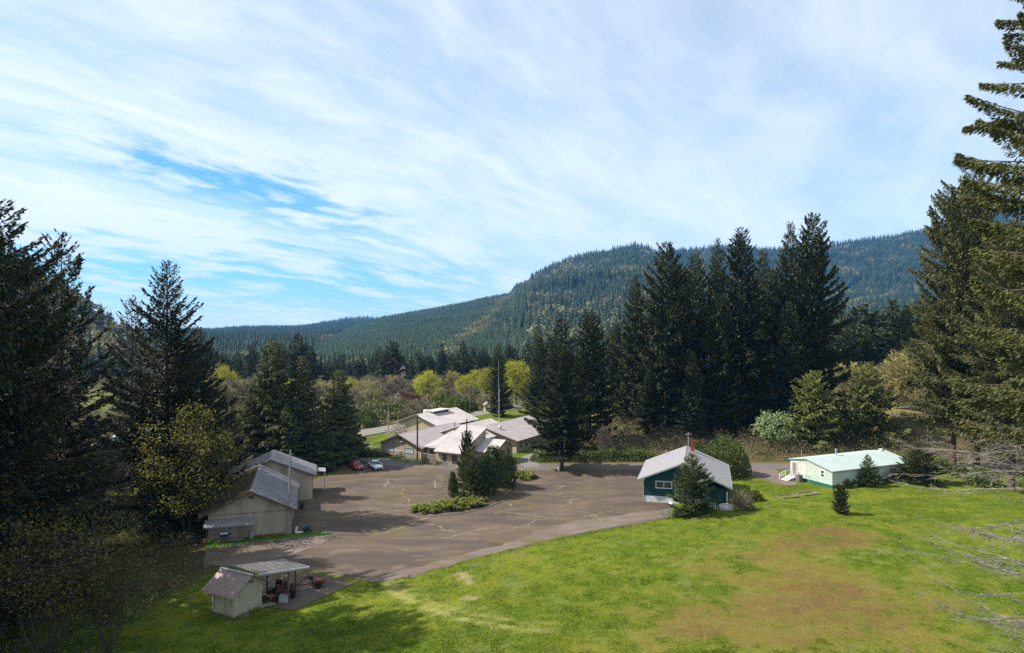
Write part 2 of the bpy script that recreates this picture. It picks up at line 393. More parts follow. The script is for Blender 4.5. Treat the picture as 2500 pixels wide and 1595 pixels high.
def graded(segs):
    r = [segs[0][0]]
    for a, b_, st in segs:
        n = max(1, int(round((b_ - a) / st))); r += list(a + (b_ - a) * (np.arange(1, n + 1) / n))
    return np.array(r)
def build_ground():
    xs = graded([(-9000, -2000, 1000), (-2000, -400, 200), (-400, -120, 14), (-120, -62, 3), (-62, 66, .8), (66, 130, 3), (130, 400, 14), (400, 2000, 200), (2000, 9000, 1000)])
    ys = graded([(-6000, -600, 900), (-600, -60, 60), (-60, 40, 6), (40, 132, .8), (132, 190, 1.5), (190, 320, 5), (320, 640, 20), (640, 2000, 200), (2000, 9000, 1000)])
    X, Y = np.meshgrid(xs, ys); x = X.ravel(); y = Y.ravel()
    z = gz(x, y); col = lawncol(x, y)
    ny, nx = X.shape; i = np.arange(ny * nx).reshape(ny, nx)
    Q = np.stack([i[:-1, :-1], i[:-1, 1:], i[1:, 1:], i[1:, :-1]], -1).reshape(-1, 4)
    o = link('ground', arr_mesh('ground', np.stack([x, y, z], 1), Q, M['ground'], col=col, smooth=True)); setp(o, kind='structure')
build_ground()

# hills: ridge lines as (column, row) sightings with the distance of foot and crest
HILLS = {
 'west': ([(-700, 380), (-100, 520), (60, 610), (120, 652), (200, 716), (262, 757), (330, 800), (420, 850), (520, 900)], 250, 600, 20),
 'far':  ([(100, 800), (400, 801), (520, 800), (600, 793), (665, 793), (740, 792), (790, 783), (860, 775), (930, 778), (1010, 800), (1200, 830)], 1500, 3700, 24),
 'blue': ([(650, 800), (720, 795), (800, 780), (850, 769), (900, 766), (930, 772), (1000, 800)], 4300, 5400, 26),
 'main': ([(480, 880), (640, 868), (760, 826), (850, 796), (900, 780), (935, 768), (1040, 750), (1140, 732), (1215, 712), (1243, 704), (1258, 684), (1320, 655), (1380, 628), (1440, 612), (1485, 604), (1547, 592), (1580, 600), (1610, 615), (1700, 640), (1800, 665), (2000, 700), (2200, 760)], 620, 2500, 26),
 'east': ([(1400, 690), (1500, 640), (1650, 603), (1765, 592), (1870, 599), (1960, 596), (2025, 588), (2080, 581), (2180, 567), (2263, 550), (2400, 515), (2600, 490), (3400, 520)], 1200, 3100, 24),
 'near_east': ([(1800, 880), (1900, 835), (2000, 780), (2050, 757), (2100, 740), (2200, 718), (2320, 690), (2600, 640), (3400, 600)], 330, 680, 26)}
def hill_z(c, Y):
    Z = np.full(np.shape(c), -32.0); who = np.zeros(np.shape(c), int)
    for k, (nm, (pts, y0, y1, th)) in enumerate(HILLS.items()):
        P = np.array(pts, float)
        row = np.interp(c, P[:, 0], P[:, 1]); zr = CAMH + (CY - row) / F * y1 - th
        x = (c - CX) / F * Y
        edge = (1.0 if nm == 'west' else sst(c, P[0, 0], P[0, 0] + 60)) * (1.0 if 'east' in nm else sst(c, P[-1, 0], P[-1, 0] - 60))
        t = np.clip((Y - y0) / (y1 - y0), 0, 1)
        prof = t ** 1.15 * (1 - .12 * np.sin(np.pi * t))
        rel = (fbm(x / 170., Y / 170., 70 + k, 4) - .5) * (zr * .42 + 8) * np.sin(np.pi * np.clip(t, 0, 1)) ** .8
        if nm == 'main': zr = zr + (26 - np.interp(c, [1180, 1290], [13, 28]))
        z = -15 + (zr + 15) * prof + rel
        z = np.where(Y > y1, zr - (Y - y1) * .28, z)
        z = np.where(Y < y0, -18.0, z)
        z = -25 + (z + 25) * edge
        who = np.where(z > Z, k, who); Z = np.maximum(Z, z)
    return Z, who
HROWS = np.concatenate([[252], 260 * (6500 / 260) ** (np.arange(190) / 189)])
HCOLS = np.linspace(-1000, 3600, 420)
def build_hills():
    c, Y = np.meshgrid(HCOLS, HROWS); z, who = hill_z(c, Y); x = (c - CX) / F * Y
    ny, nx = c.shape; i = np.arange(ny * nx).reshape(ny, nx)
    Q = np.stack([i[:-1, :-1], i[:-1, 1:], i[1:, 1:], i[1:, :-1]], -1).reshape(-1, 4)
    keep = z.ravel()[Q].max(1) > -16; Q = Q[keep]
    n = fbm(x / 60, Y / 60, 5)[..., None]
    col = np.array([.030, .036, .020]) * (1 - n) + np.array([.060, .055, .030]) * n
    used = np.unique(Q); mp = np.zeros(c.size, int); mp[used] = np.arange(len(used))
    V = np.stack([x, Y, z], -1).reshape(-1, 3)[used]
    o = link('hills', arr_mesh('hills', V, mp[Q], M['ground'], col=col.reshape(-1, 3)[used], smooth=True)); setp(o, kind='structure')
build_hills()

# ------------------------------------------------------------------ asphalt lot, roads
def asphalt_mat(name, base, pale, patch, swirl=None, rough=.9):
    m, nt, b = newmat(name); pos = worldpos(nt)
    mp = nt.nodes.new('ShaderNodeMapping'); mp.inputs['Scale'].default_value = (.55, 1.4, 1); mp.inputs['Rotation'].default_value = (0, 0, .5); nt.links.new(pos, mp.inputs[0])
    n1 = noise(nt, .16, 7, .62, mp.outputs[0], .8); n2 = noise(nt, .55, 8, .7, mp.outputs[0], .4); n3 = noise(nt, 7., 5, .7, pos); n4 = noise(nt, .09, 4, .5, pos)
    c = mixrgb(nt, ramp(nt, n1, .38, .66), base, patch)
    c = mixrgb(nt, ramp(nt, n2, .52, .74), c, pale)
    olive = tuple(v for v in (patch[0] * .92, patch[1] * .98, patch[2] * .62))
    f = nt.nodes.new('ShaderNodeMath'); f.operation = 'MULTIPLY'; nt.links.new(ramp(nt, n4, .45, .65), f.inputs[0]); nt.links.new(ramp(nt, n2, .40, .60), f.inputs[1])
    c = mixrgb(nt, f.outputs[0], c, olive)
    if swirl:
        vs = nt.nodes.new('ShaderNodeVectorMath'); vs.operation = 'SUBTRACT'; nt.links.new(pos, vs.inputs[0]); vs.inputs[1].default_value = (*swirl, 0)
        w = nt.nodes.new('ShaderNodeTexWave'); w.wave_type = 'RINGS'; w.rings_direction = 'Z'; w.inputs['Scale'].default_value = .42; w.inputs['Distortion'].default_value = 2.2
        w.inputs['Detail'].default_value = 3; w.inputs['Detail Scale'].default_value = .6; nt.links.new(vs.outputs[0], w.inputs[0])
        g = nt.nodes.new('ShaderNodeMath'); g.operation = 'MULTIPLY'; nt.links.new(ramp(nt, w.outputs['Fac'], .82, 1.), g.inputs[0])
        ln = nt.nodes.new('ShaderNodeVectorMath'); ln.operation = 'LENGTH'; nt.links.new(vs.outputs[0], ln.inputs[0])
        q = nt.nodes.new('ShaderNodeMapRange'); nt.links.new(ln.outputs['Value'], q.inputs[0]); q.inputs[1].default_value = 13; q.inputs[2].default_value = 8; q.inputs[3].default_value = 0; q.inputs[4].default_value = .55
        nt.links.new(q.outputs[0], g.inputs[1]); c = mixrgb(nt, g.outputs[0], c, tuple(v * 1.5 for v in base))
    if swirl:
        wv = nt.nodes.new('ShaderNodeTexNoise'); wv.inputs['Scale'].default_value = .5; wv.inputs['Detail'].default_value = 5; nt.links.new(pos, wv.inputs['Vector'])
        av = nt.nodes.new('ShaderNodeVectorMath'); av.operation = 'MULTIPLY_ADD'; nt.links.new(wv.outputs['Color'], av.inputs[0]); av.inputs[1].default_value = (3.2, 3.2, 0); nt.links.new(pos, av.inputs[2])
        fl = nt.nodes.new('ShaderNodeVectorMath'); fl.operation = 'MULTIPLY'; nt.links.new(av.outputs[0], fl.inputs[0]); fl.inputs[1].default_value = (1, 1, 0)
        vo = nt.nodes.new('ShaderNodeTexVoronoi'); vo.voronoi_dimensions = '2D'; vo.feature = 'DISTANCE_TO_EDGE'; vo.inputs['Scale'].default_value = .17; nt.links.new(fl.outputs[0], vo.inputs['Vector'])
        cl = nt.nodes.new('ShaderNodeMapRange'); nt.links.new(vo.outputs['Distance'], cl.inputs[0]); cl.inputs[1].default_value = .004; cl.inputs[2].default_value = .013; cl.inputs[3].default_value = .75; cl.inputs[4].default_value = 0
        cm = nt.nodes.new('ShaderNodeMath'); cm.operation = 'MULTIPLY'; nt.links.new(cl.outputs[0], cm.inputs[0]); nt.links.new(ramp(nt, n1, .42, .62), cm.inputs[1])
        c = mixrgb(nt, cm.outputs[0], c, (.20, .165, .095))
    c = mixrgb(nt, ramp(nt, n3, .35, .75), mixrgb(nt, 1., c, (.80, .80, .80), 'MULTIPLY'), c)
    nt.links.new(c, b.inputs['Base Color']); b.inputs['Roughness'].default_value = rough; b.inputs['Specular IOR Level'].default_value = .15
    bump(nt, b, n3, .35, .02); return m
M['lot'] = asphalt_mat('weathered_asphalt', (.092, .068, .057), (.225, .170, .130), (.142, .104, .074), gp(1000, 1262))
M['road'] = asphalt_mat('road_asphalt', (.150, .128, .116), (.20, .175, .155), (.165, .140, .125))
M['highway'] = asphalt_mat('highway_asphalt', (.20, .185, .17), (.25, .235, .215), (.22, .20, .185))
M['shoulder'] = asphalt_mat('pinkish_gravel', (.205, .158, .138), (.26, .21, .18), (.150, .112, .092))
M['gravel'] = asphalt_mat('grey_gravel', (.135, .105, .082), (.30, .25, .20), (.095, .070, .052))
M['paint_white'] = mat('road_paint', (.62, .60, .56), .8, .2, dirt=(.2, .18, .16), dirtamt=.7, scale=6)
M['paint_yellow'] = mat('road_paint_yellow', (.55, .40, .06), .8, .2, dirt=(.2, .18, .16), dirtamt=.6, scale=6)

def sheet(name, poly, z, m, kind='structure', jitter=0., seed=0, sub=1.0, th=0.0):
    """flat sheet with a slightly ragged outline"""
    pts = []
    n = len(poly)
    for i in range(n):
        a = np.array(poly[i]); b = np.array(poly[(i + 1) % n]); L = np.hypot(*(b - a)); k = max(1, int(L / sub))
        for j in range(k): pts.append(a + (b - a) * j / k)
    P = np.array(pts)
    if jitter:
        P = P + jitter * np.stack([fbm(P[:, 0] * .9, P[:, 1] * .9, seed) - .5, fbm(P[:, 0] * .9, P[:, 1] * .9, seed + 9) - .5], 1) * 2
    bm = MB()
    vs = [(a, b, z) for a, b in P]
    bm.add(vs, [tuple(range(len(vs)))]); me = bm.mesh(name, m)
    if me.polygons[0].normal.z < 0: me.flip_normals()
    o = link(name, me); return setp(o, kind=kind)
def ribbon_pts(line, w, step=2.0):
    P = np.array(line, float); out = [P[0]]
    for a, b in zip(P[:-1], P[1:]):
        k = max(1, int(np.hypot(*(b - a)) / step)); out += [a + (b - a) * j / k for j in range(1, k + 1)]
    Q = np.array(out)
    for _ in range(6): Q[1:-1] = Q[1:-1] * .5 + (Q[:-2] + Q[2:]) * .25
    t = np.gradient(Q, axis=0); t /= np.linalg.norm(t, axis=1)[:, None]; nrm = np.stack([-t[:, 1], t[:, 0]], 1)
    return Q, nrm
def ribbon(name, line, w, z, m, kind='structure', step=2.0, jit=0., seed=0, lift=None, off=0.):
    Q, nrm = ribbon_pts(line, w, step); ww = w * .5 * (1 + jit * (fbm(Q[:, 0] * .8, Q[:, 1] * .8, seed) * 2 - 1))
    Q = Q + nrm * off
    A = Q + nrm * ww[:, None]; B = Q - nrm * ww[:, None]
    if lift is None: za = zb = np.full(len(Q), z)
    else: za = lift(A[:, 0], A[:, 1]) + z; zb = lift(B[:, 0], B[:, 1]) + z
    V = np.concatenate([np.c_[A, za], np.c_[B, zb]]); n = len(Q); i = np.arange(n - 1)
    Fq = np.stack([i + n, i + 1 + n, i + 1, i], 1)
    o = link(name, arr_mesh(name, V, Fq, m)); return setp(o, kind=kind) if kind else o

sheet('parking_lot', LOT, .020, M['lot'], jitter=.16, seed=4)
ribbon('road', ROAD, 5.4, .030, M['road'], jit=.08, seed=3)
ribbon('highway', HIGHWAY, 7.2, .10, M['highway'], lift=gz)
hw = ribbon('highway_marking', HIGHWAY, .16, .106, M['paint_yellow'], lift=gz)
for s in (-3.2, 3.2): ribbon('highway_marking', HIGHWAY, .14, .106, M['paint_white'], lift=gz, off=s)
ribbon('driveway', DRIVE, 3.4, .036, M['highway'], jit=.25, seed=5, lift=lambda x, y: gz(x, y))
# gravel apron between house and road, pinkish shoulder along the lawn, crumbled pad
sheet('gravel_apron', [(40.6, 131), (41.5, 124), (46.5, 115.5), (49.2, 117.2), (49.0, 124), (50, 131)], .026, M['shoulder'], jitter=.7, seed=8)
edge = [gp(*p) for p in [(935, 1412), (1012, 1398), (1142, 1360), (1267, 1328), (1380, 1302), (1480, 1280), (1560, 1262)]]
ribbon('gravel_shoulder', edge, 2.0, .0245, M['shoulder'], jit=.75, seed=14, step=.7)
sheet('gravel_shoulder', [gp(*p) for p in [(1240, 1330), (1300, 1300), (1360, 1283), (1420, 1270), (1500, 1262), (1560, 1250), (1632, 1246), (1630, 1262), (1520, 1283), (1433, 1299), (1340, 1317)]], .0285, M['shoulder'], jitter=.5, seed=22, sub=.6)
sheet('gravel_pad', [gp(*p) for p in [(640, 1483), (720, 1490), (868, 1424), (760, 1400), (640, 1396)]], .060, M['gravel'], jitter=.2, seed=30, sub=.6)
sheet('gravel_shoulder', [gp(*p) for p in [(500, 1379), (508, 1346), (640, 1332), (800, 1306), (812, 1312), (760, 1340), (640, 1372), (600, 1386)]], .0325, M['shoulder'], jitter=.5, seed=25, sub=.6)

# moss and weeds filling the cracks of the asphalt
CR = [[(0, 895), (150, 865), (270, 820), (400, 775), (470, 745), (520, 735)], [(430, 785), (560, 800), (600, 815), (625, 835), (650, 850), (740, 870)],
      [(610, 915), (700, 900), (800, 870), (950, 835), (1040, 825), (1110, 830)], [(1000, 670), (1150, 690), (1350, 720), (1520, 740), (1620, 745), (1750, 740), (1900, 715), (2000, 690), (2110, 660)],
      [(1240, 530), (1350, 526), (1450, 530), (1600, 550), (1690, 570), (1740, 550), (1790, 540)], [(1620, 650), (1700, 610), (1685, 595), (1720, 582), (1780, 570), (1850, 565)],
      [(1050, 710), (1130, 680), (1200, 665), (1330, 660)], [(168, 468), (300, 480), (400, 470), (540, 460), (590, 475), (640, 485)], [(300, 480), (275, 545), (320, 570), (345, 600), (330, 640)],
      [(125, 490), (150, 450), (175, 410)], [(0, 692), (120, 688), (300, 680)], [(1180, 845), (1260, 820), (1330, 800), (1400, 760), (1440, 752), (1520, 745)], [(330, 552), (480, 556), (660, 548)],
      [(1620, 670), (1750, 685), (1880, 705), (1930, 745), (1960, 770)], [(-40, 815), (0, 830), (100, 850)], [(565, 420), (555, 450), (565, 490)], [(1230, 610), (1300, 595), (1340, 575)],
      [(100, 380), (350, 378), (520, 376)], [(1720, 620), (1800, 612), (1850, 618)], [(560, 800), (620, 805), (655, 795)], [(1180, 620), (1210, 650)], [(1540, 520), (1600, 490), (1650, 465)], [(0, 610), (140, 600)]]
cr_world = [[gp(900 + a / 3.44, 1050 + b / 3.44) for a, b in l] for l in CR]
M['crack_moss'] = mat('crack_moss', (.215, .175, .105), .95, .05, vary=.3, scale=.8, dirt=(.15, .145, .055), dirtamt=.9)
def cracks():
    V = []; Q = []; b = 0; rg = np.random.default_rng(5)
    for li, l in enumerate(cr_world):
        P, nr = ribbon_pts(l, .2, .22)
        n = len(P); jx = fbm(P[:, 0] * 1.1, P[:, 1] * 1.1, li) - .5; P = P + nr * jx[:, None] * .55
        w = .042 + .12 * np.clip(fbm(P[:, 0] * .9, P[:, 1] * .9, li + 50, 4) * 2.2 - .62, 0, 1) * (.6 + .8 * rg.random())
        w[[0, -1]] = .01
        V.append(np.concatenate([np.c_[P + nr * w[:, None], np.full(n, .0385)], np.c_[P - nr * w[:, None], np.full(n, .0385)]]))
        i = np.arange(n - 1) + b; Q.append(np.stack([i + n, i + 1 + n, i + 1, i], 1)); b += 2 * n
    o = link('moss', arr_mesh('moss', np.concatenate(V), np.concatenate(Q), M['crack_moss'])); setp(o, 'yellow green moss and weeds filling the cracks of the asphalt lot', 'moss', kind='stuff')
cracks()
M['concrete'] = mat('old_concrete', (.15, .130, .110), .9, .15, vary=.25, scale=2, dirt=(.10, .09, .05), dirtamt=.8, bumpamt=.3)
def curb(name, pts, w, h):
    Q, nr = ribbon_pts(pts, w, .8); n = len(Q); A = Q + nr * w / 2; B = Q - nr * w / 2
    V = np.concatenate([np.c_[A, np.full(n, h)], np.c_[B, np.full(n, h)], np.c_[A, np.full(n, -.1)], np.c_[B, np.full(n, -.1)]])
    i = np.arange(n - 1)
    Fq = np.concatenate([np.stack([i + n, i + n + 1, i + 1, i], 1), np.stack([i, i + 1, i + 1 + 2 * n, i + 2 * n], 1), np.stack([i + n + 1, i + n, i + 3 * n, i + 3 * n + 1], 1)])
    o = link(name, arr_mesh(name, V, Fq, M['concrete'])); setp(o, kind='structure')
ISLAND = [gp(*p) for p in [(1000, 1256), (1030, 1258), (1110, 1250), (1180, 1238), (1235, 1215), (1270, 1180), (1300, 1162), (1302, 1152), (1250, 1150), (1180, 1148), (1110, 1150), (1085, 1158), (1078, 1190), (1050, 1225)]]
sheet('planting_bed', ISLAND, .10, mat('bed_soil', (.10, .078, .055), .95, .05, vary=.4, scale=1.5), jitter=.2, seed=2)
curb('kerb', [gp(*p) for p in [(995, 1256), (1010, 1261), (1060, 1262), (1120, 1256), (1180, 1244), (1232, 1222)]], .16, .13)
curb('kerb', [gp(*p) for p in [(506, 1343), (560, 1334), (640, 1324), (740, 1313), (800, 1306), (813, 1302)]], .15, .12)
sheet('grass_strip', [gp(*p) for p in [(500, 1340), (560, 1333), (640, 1323.5), (740, 1312), (811, 1301), (790, 1299), (720, 1303), (600, 1316), (508, 1322)]], .07,
      mat('strip_grass', (.060, .125, .012), .95, .05, vary=.35, scale=3, bumpamt=.5), kind='structure', jitter=.08)

# ------------------------------------------------------------------ plant builders
def unit(v): return v / (np.linalg.norm(v, axis=-1, keepdims=True) + 1e-9)
def kites(P, Dr, L, Wd, rg, flat=.5, mid=.42):
    """pointed sprays: 4 vertices each. P base, Dr direction, L length, Wd half width"""
    n = len(P); up = np.tile([0, 0, 1.], (n, 1)) + rg.normal(0, flat, (n, 3)); side = unit(np.cross(Dr, up))
    m = P + Dr * (L * mid)[:, None]; w = side * Wd[:, None]
    V = np.stack([P, m + w, P + Dr * L[:, None], m - w], 1).reshape(-1, 3)
    return V, np.arange(4 * n).reshape(n, 4)
def tubes(P0, P1, R0, R1, sides=3):
    P0 = np.asarray(P0, float); P1 = np.asarray(P1, float); n = len(P0); d = unit(P1 - P0)
    ref = np.where(np.abs(d[:, 2:3]) > .9, np.array([[1., 0, 0]]), np.array([[0, 0, 1.]])); a = unit(np.cross(d, ref)); b = np.cross(d, a)
    t = 2 * np.pi * np.arange(sides) / sides
    ring = a[:, None, :] * np.cos(t)[None, :, None] + b[:, None, :] * np.sin(t)[None, :, None]
    V = np.concatenate([P0[:, None] + ring * np.asarray(R0)[:, None, None], P1[:, None] + ring * np.asarray(R1)[:, None, None]], 1)
    i = np.arange(sides); q = np.stack([i, (i + 1) % sides, sides + (i + 1) % sides, sides + i], 1)
    Fq = (np.arange(n) * 2 * sides)[:, None, None] + q[None]
    return V.reshape(-1, 3), Fq.reshape(-1, 4)
def cat_geo(L):
    V = []; Q = []; b = 0
    for v, q in L: V.append(v); Q.append(q + b); b += len(v)
    return np.concatenate(V), np.concatenate(Q)

def conifer(name, seed, H, R, base=.1, nb=150, k=9., sl=.75, sw=.16, p_top=.75, p_bot=-.28, shape=.8, Lmax=99, up=.18, wid=.30, droop=.25, hang=.0,
            leaf='fir', dead=0, dead_L=3., irregular=.35, trunk_r=None, bark='bark', inner=.14, dead_zone=None, lean=0., tl=.7, dead_az=(0, 6.28)):
    rg = np.random.default_rng(seed)
    t = base + (1 - base) * ((np.arange(nb) + rg.random(nb)) / nb) ** .88
    t = np.clip(t, base, .995); s = (1 - t) / (1 - base)
    az = np.arange(nb) * 2.39996 + rg.normal(0, .35, nb)
    lob = fbm(np.cos(az) * 1.3 + 7, t * 7 + np.sin(az) * 1.3, seed, 3)
    L = R * s ** shape * (rg.uniform(1 - irregular, 1.12, nb)) * (1 - irregular + 2 * irregular * lob) + .25
    L *= 1 - .35 * sst(s, .8, 1.0) * rg.random(nb)
    L = np.minimum(L, Lmax)
    p = p_bot + (p_top - p_bot) * (1 - s) ** 1.3 + rg.normal(0, .10, nb)
    cv = up + rg.normal(0, .05, nb)
    n = np.maximum(5, (k * L ** 1.45).astype(int)); I = np.repeat(np.arange(nb), n); m = len(I)
    kk = inner + (1.02 - inner) * rg.random(m) ** .8; Li = L[I]
    w = rg.uniform(-1, 1, m) * (wid * Li * np.clip(1 - kk, 0, 1) ** .75 * 1.1 + .10)
    ca, sa = np.cos(az[I]), np.sin(az[I]); r = kk * Li
    z = t[I] * H + Li * (p[I] * kk + cv[I] * kk ** 2 * 1.2) - droop * np.abs(w) - (rg.random(m) - .3) * .06 * Li
    off = lean * (t[I]) ** 1.5
    P = np.stack([ca * r - sa * w + off, sa * r + ca * w, z], 1)
    th = np.sign(w) * rg.uniform(.15, .95, m) * np.clip(1.15 - kk, .25, 1); sl_ = p[I] + 2.2 * cv[I] * kk - droop * .6 + rg.normal(0, .28, m)
    hg = rg.random(m) < hang
    cz = np.where(hg, -1.2 + rg.normal(0, .2, m), sl_)
    dx = np.cos(az[I] + th); dy = np.sin(az[I] + th)
    Dr = unit(np.stack([dx, dy, cz], 1))
    ll = sl * rg.uniform(.55, 1.25, m) * np.clip(.55 + .35 * Li / max(R, 1) * 2, .45, 1.1); ww = sw * rg.uniform(.7, 1.3, m) * np.clip(.5 + .5 * Li / max(R, 1) * 2, .55, 1.1)
    V, Q = kites(P, Dr, ll, ww, rg)
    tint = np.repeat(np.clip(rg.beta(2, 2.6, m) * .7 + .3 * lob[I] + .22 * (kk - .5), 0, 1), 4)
    # leader
    lp = np.tile([lean * .98, 0, H * .985], (10, 1)) + np.c_[np.zeros((10, 2)), -np.arange(10) * H * .006]
    la = rg.uniform(0, 6.28, 10); V2, Q2 = kites(lp, unit(np.stack([np.cos(la) * .6, np.sin(la) * .6, np.ones(10)], 1)), np.full(10, sl * .8), np.full(10, sw * .6), rg)
    V2b, Q2b = kites(np.array([[lean, 0, H * .95]]), np.array([[0, 0, 1.]]), np.array([H * .05 + .2]), np.array([sw * .5]), rg)
    V, Q = cat_geo([(V, Q), (V2, Q2), (V2b, Q2b)]); tint = np.concatenate([tint, np.full(44, .5)])
    crown = arr_mesh(name + '_crown', V, Q, M[leaf], tint=tint)
    # stem and limbs
    tr = trunk_r or H * .0115
    hs = np.array([0, .02, .08, .25, .5, .75, .97]); rr = tr * np.array([1.35, 1.1, 1.0, .86, .62, .34, .05])
    xs = lean * hs ** 1.5
    G = [tubes(np.c_[xs[:-1], np.zeros(6), hs[:-1] * H - (hs[:-1] == 0) * .5], np.c_[xs[1:], np.zeros(6), hs[1:] * H], rr[:-1], rr[1:], 9)]
    lb = np.stack([np.cos(az), np.sin(az)], 1)
    def at(kq): return np.c_[lb * (L * kq)[:, None] + np.c_[lean * t ** 1.5, np.zeros(nb)], t * H + L * (p * kq + cv * kq ** 2 * 1.2)]
    br = np.clip(.012 * L, .012, .09)
    G.append(tubes(at(0.), at(.45), br * 1.3, br * .8)); G.append(tubes(at(.45), at(.85), br * .8, br * .25))
    sv, sq = cat_geo(G); mi = [0] * len(sq); mats = [M[bark]]
    if dead:
        dz = dead_zone or (.06, base + .25)
        td = rg.uniform(*dz, dead); ad = rg.uniform(*dead_az, dead); Ld = dead_L * rg.uniform(.35, 1.1, dead); G2 = []
        d0 = np.c_[np.cos(ad), np.sin(ad)]; sd = np.c_[-d0[:, 1], d0[:, 0]]; a0 = np.c_[lean * td ** 1.5, np.zeros(dead), td * H]
        sag = rg.uniform(-.30, -.02, dead); lift = rg.uniform(.05, .3, dead); bend = rg.normal(0, .10, dead); K = 7
        pts = [a0 + np.c_[d0 * (Ld * q)[:, None] + sd * (Ld * bend * q * q + rg.normal(0, .012, dead) * Ld)[:, None], Ld * (sag * q + lift * q ** 3) + rg.normal(0, .012, dead) * Ld] for q in np.linspace(0, 1, K)]
        rd = np.clip(.0085 * Ld, .018, .07)
        for j in range(K - 1): G2.append(tubes(pts[j], pts[j + 1], rd * (1 - j / K), rd * (1 - (j + 1) / K)))
        ns = int(2.6 * dead_L) + 3
        for j in range(ns):
            u = rg.uniform(1.2, K - 1.05, dead); iu = u.astype(int); f = (u - iu)[:, None]; PA = np.stack(pts); ar = np.arange(dead)
            p0 = PA[iu, ar] * (1 - f) + PA[iu + 1, ar] * f; tg = unit(PA[iu + 1, ar] - PA[iu, ar])
            dd = unit(tg + np.c_[sd * (rg.choice([-1, 1], (dead, 1)) * rg.uniform(.3, .9, (dead, 1))), rg.normal(-.25, .3, dead)])
            ln_ = Ld * rg.uniform(.06, .26, dead) * (1.15 - u / K); p1 = p0 + dd * (ln_ * .5)[:, None]; d2 = unit(dd + rg.normal(0, .25, (dead, 3)) + [0, 0, -.1]); p2 = p1 + d2 * (ln_ * .5)[:, None]
            G2.append(tubes(p0, p1, rd * .30, rd * .20)); G2.append(tubes(p1, p2, rd * .20, rd * .06))
            for e in range(2):
                G2.append(tubes(p1, p1 + unit(dd + rg.normal(0, .55, (dead, 3))) * (ln_ * rg.uniform(.2, .5, dead))[:, None], rd * .14, rd * .05))
        dv, dq = cat_geo(G2); sq = np.concatenate([sq, dq + len(sv)]); sv = np.concatenate([sv, dv]); mi += [1] * len(dq); mats.append(M['dead_wood'])
    trunk = arr_mesh(name + '_trunk', sv, sq, mats, smooth=True, mi=mi)
    return {'trunk': trunk, 'crown': crown, 'H': H}

def broadleaf(name, seed, H, R, zlo=.3, clumps=60, leaves=60, ls=.30, leaf='maple_yellow', stems=1, spread=.5, shell=.55, twigs=False, twl=1.2, tww=.02, bark='bark', sq=1.0, cl=.18, stem_r=None):
    rg = np.random.default_rng(seed)
    zc = H * (zlo + (1 - zlo) * .5); rz = H * (1 - zlo) * .5
    d = unit(rg.normal(0, 1, (clumps, 3))); rad = shell + (1 - shell) * rg.random(clumps) ** .6
    lob = .72 + .5 * fbm(d[:, 0] * 1.6 + 5, d[:, 1] * 1.6 + d[:, 2] * 1.9, seed, 3)
    Cn = np.c_[d[:, :2] * (R * rad * lob)[:, None], zc + d[:, 2] * rz * rad * lob * sq]
    Cn[:, 2] = np.clip(Cn[:, 2], H * .12, H * 1.02)
    sr = stem_r or H * .016; G = []; fork = []
    for s in range(stems):
        a = 6.28 * s / stems + rg.random(); lean = spread * R * (0 if stems == 1 else 1)
        b0 = np.array([np.cos(a) * .25 * (stems > 1), np.sin(a) * .25 * (stems > 1), -.3]); h1 = H * (zlo + .15) * rg.uniform(.8, 1.1)
        p1 = np.array([np.cos(a) * lean * .5, np.sin(a) * lean * .5, h1]); p2 = np.array([np.cos(a) * lean, np.sin(a) * lean, H * .8])
        k = sr / (1 if stems == 1 else stems ** .5); mid = (b0 + p1) / 2 + np.r_[rg.normal(0, .02 * H, 2), 0]
        G.append(tubes(np.array([b0, mid, p1]), np.array([mid, p1, p2]), np.array([k * 1.3, k, k * .75]), np.array([k, k * .75, k * .12]), 6)); fork.append((b0, p1, p2))
    fi = rg.integers(0, stems, clumps); q = rg.random(clumps)
    st = np.array([fork[f][1] * (1 - qq) + fork[f][2] * qq if qq > .25 else fork[f][0] * (.25 - qq) * 1.5 + fork[f][1] * (1 - (.25 - qq) * 1.5) for f, qq in zip(fi, q)])
    st[:, 2] = np.minimum(st[:, 2], Cn[:, 2] - .02 * H)
    mid = st * .45 + Cn * .55 + np.c_[rg.normal(0, .02 * H, (clumps, 2)), np.full(clumps, .015 * H)]
    lr = sr * .26
    G.append(tubes(st, mid, np.full(clumps, lr), np.full(clumps, lr * .6))); G.append(tubes(mid, Cn, np.full(clumps, lr * .6), np.full(clumps, lr * .2)))
    tv, tq = cat_geo(G); trunk = arr_mesh(name + '_trunk', tv, tq, M[bark], smooth=True)
    m = clumps * leaves; I = np.repeat(np.arange(clumps), leaves); size = rg.uniform(.6, 1.3, clumps)
    if twigs:
        P = Cn[I] * .8 + mid[I] * .2 + rg.normal(0, cl * R * .45, (m, 3)); Dr = unit(d[I] * .7 + rg.normal(0, .55, (m, 3)) + [0, 0, .55])
        V, Q = kites(P, Dr, twl * rg.uniform(.5, 1.2, m), np.full(m, tww) * rg.uniform(.7, 1.4, m), rg, 1., .3)
    else:
        P = Cn[I] + rg.normal(0, 1, (m, 3)) * (cl * R * size[I])[:, None] * [1, 1, .7]; Dr = unit(rg.normal(0, 1, (m, 3)) + d[I] * .6 + [0, 0, -.2])
        V, Q = kites(P, Dr, ls * rg.uniform(.6, 1.3, m), ls * .42 * rg.uniform(.7, 1.2, m), rg, .8)
    tint = np.repeat(np.clip(rg.beta(2, 2, m) * .6 + rg.random(clumps)[I] * .4, 0, 1), 4)
    crown = arr_mesh(name + '_crown', V, Q, M[leaf], tint=tint)
    return {'trunk': trunk, 'crown': crown, 'H': H}

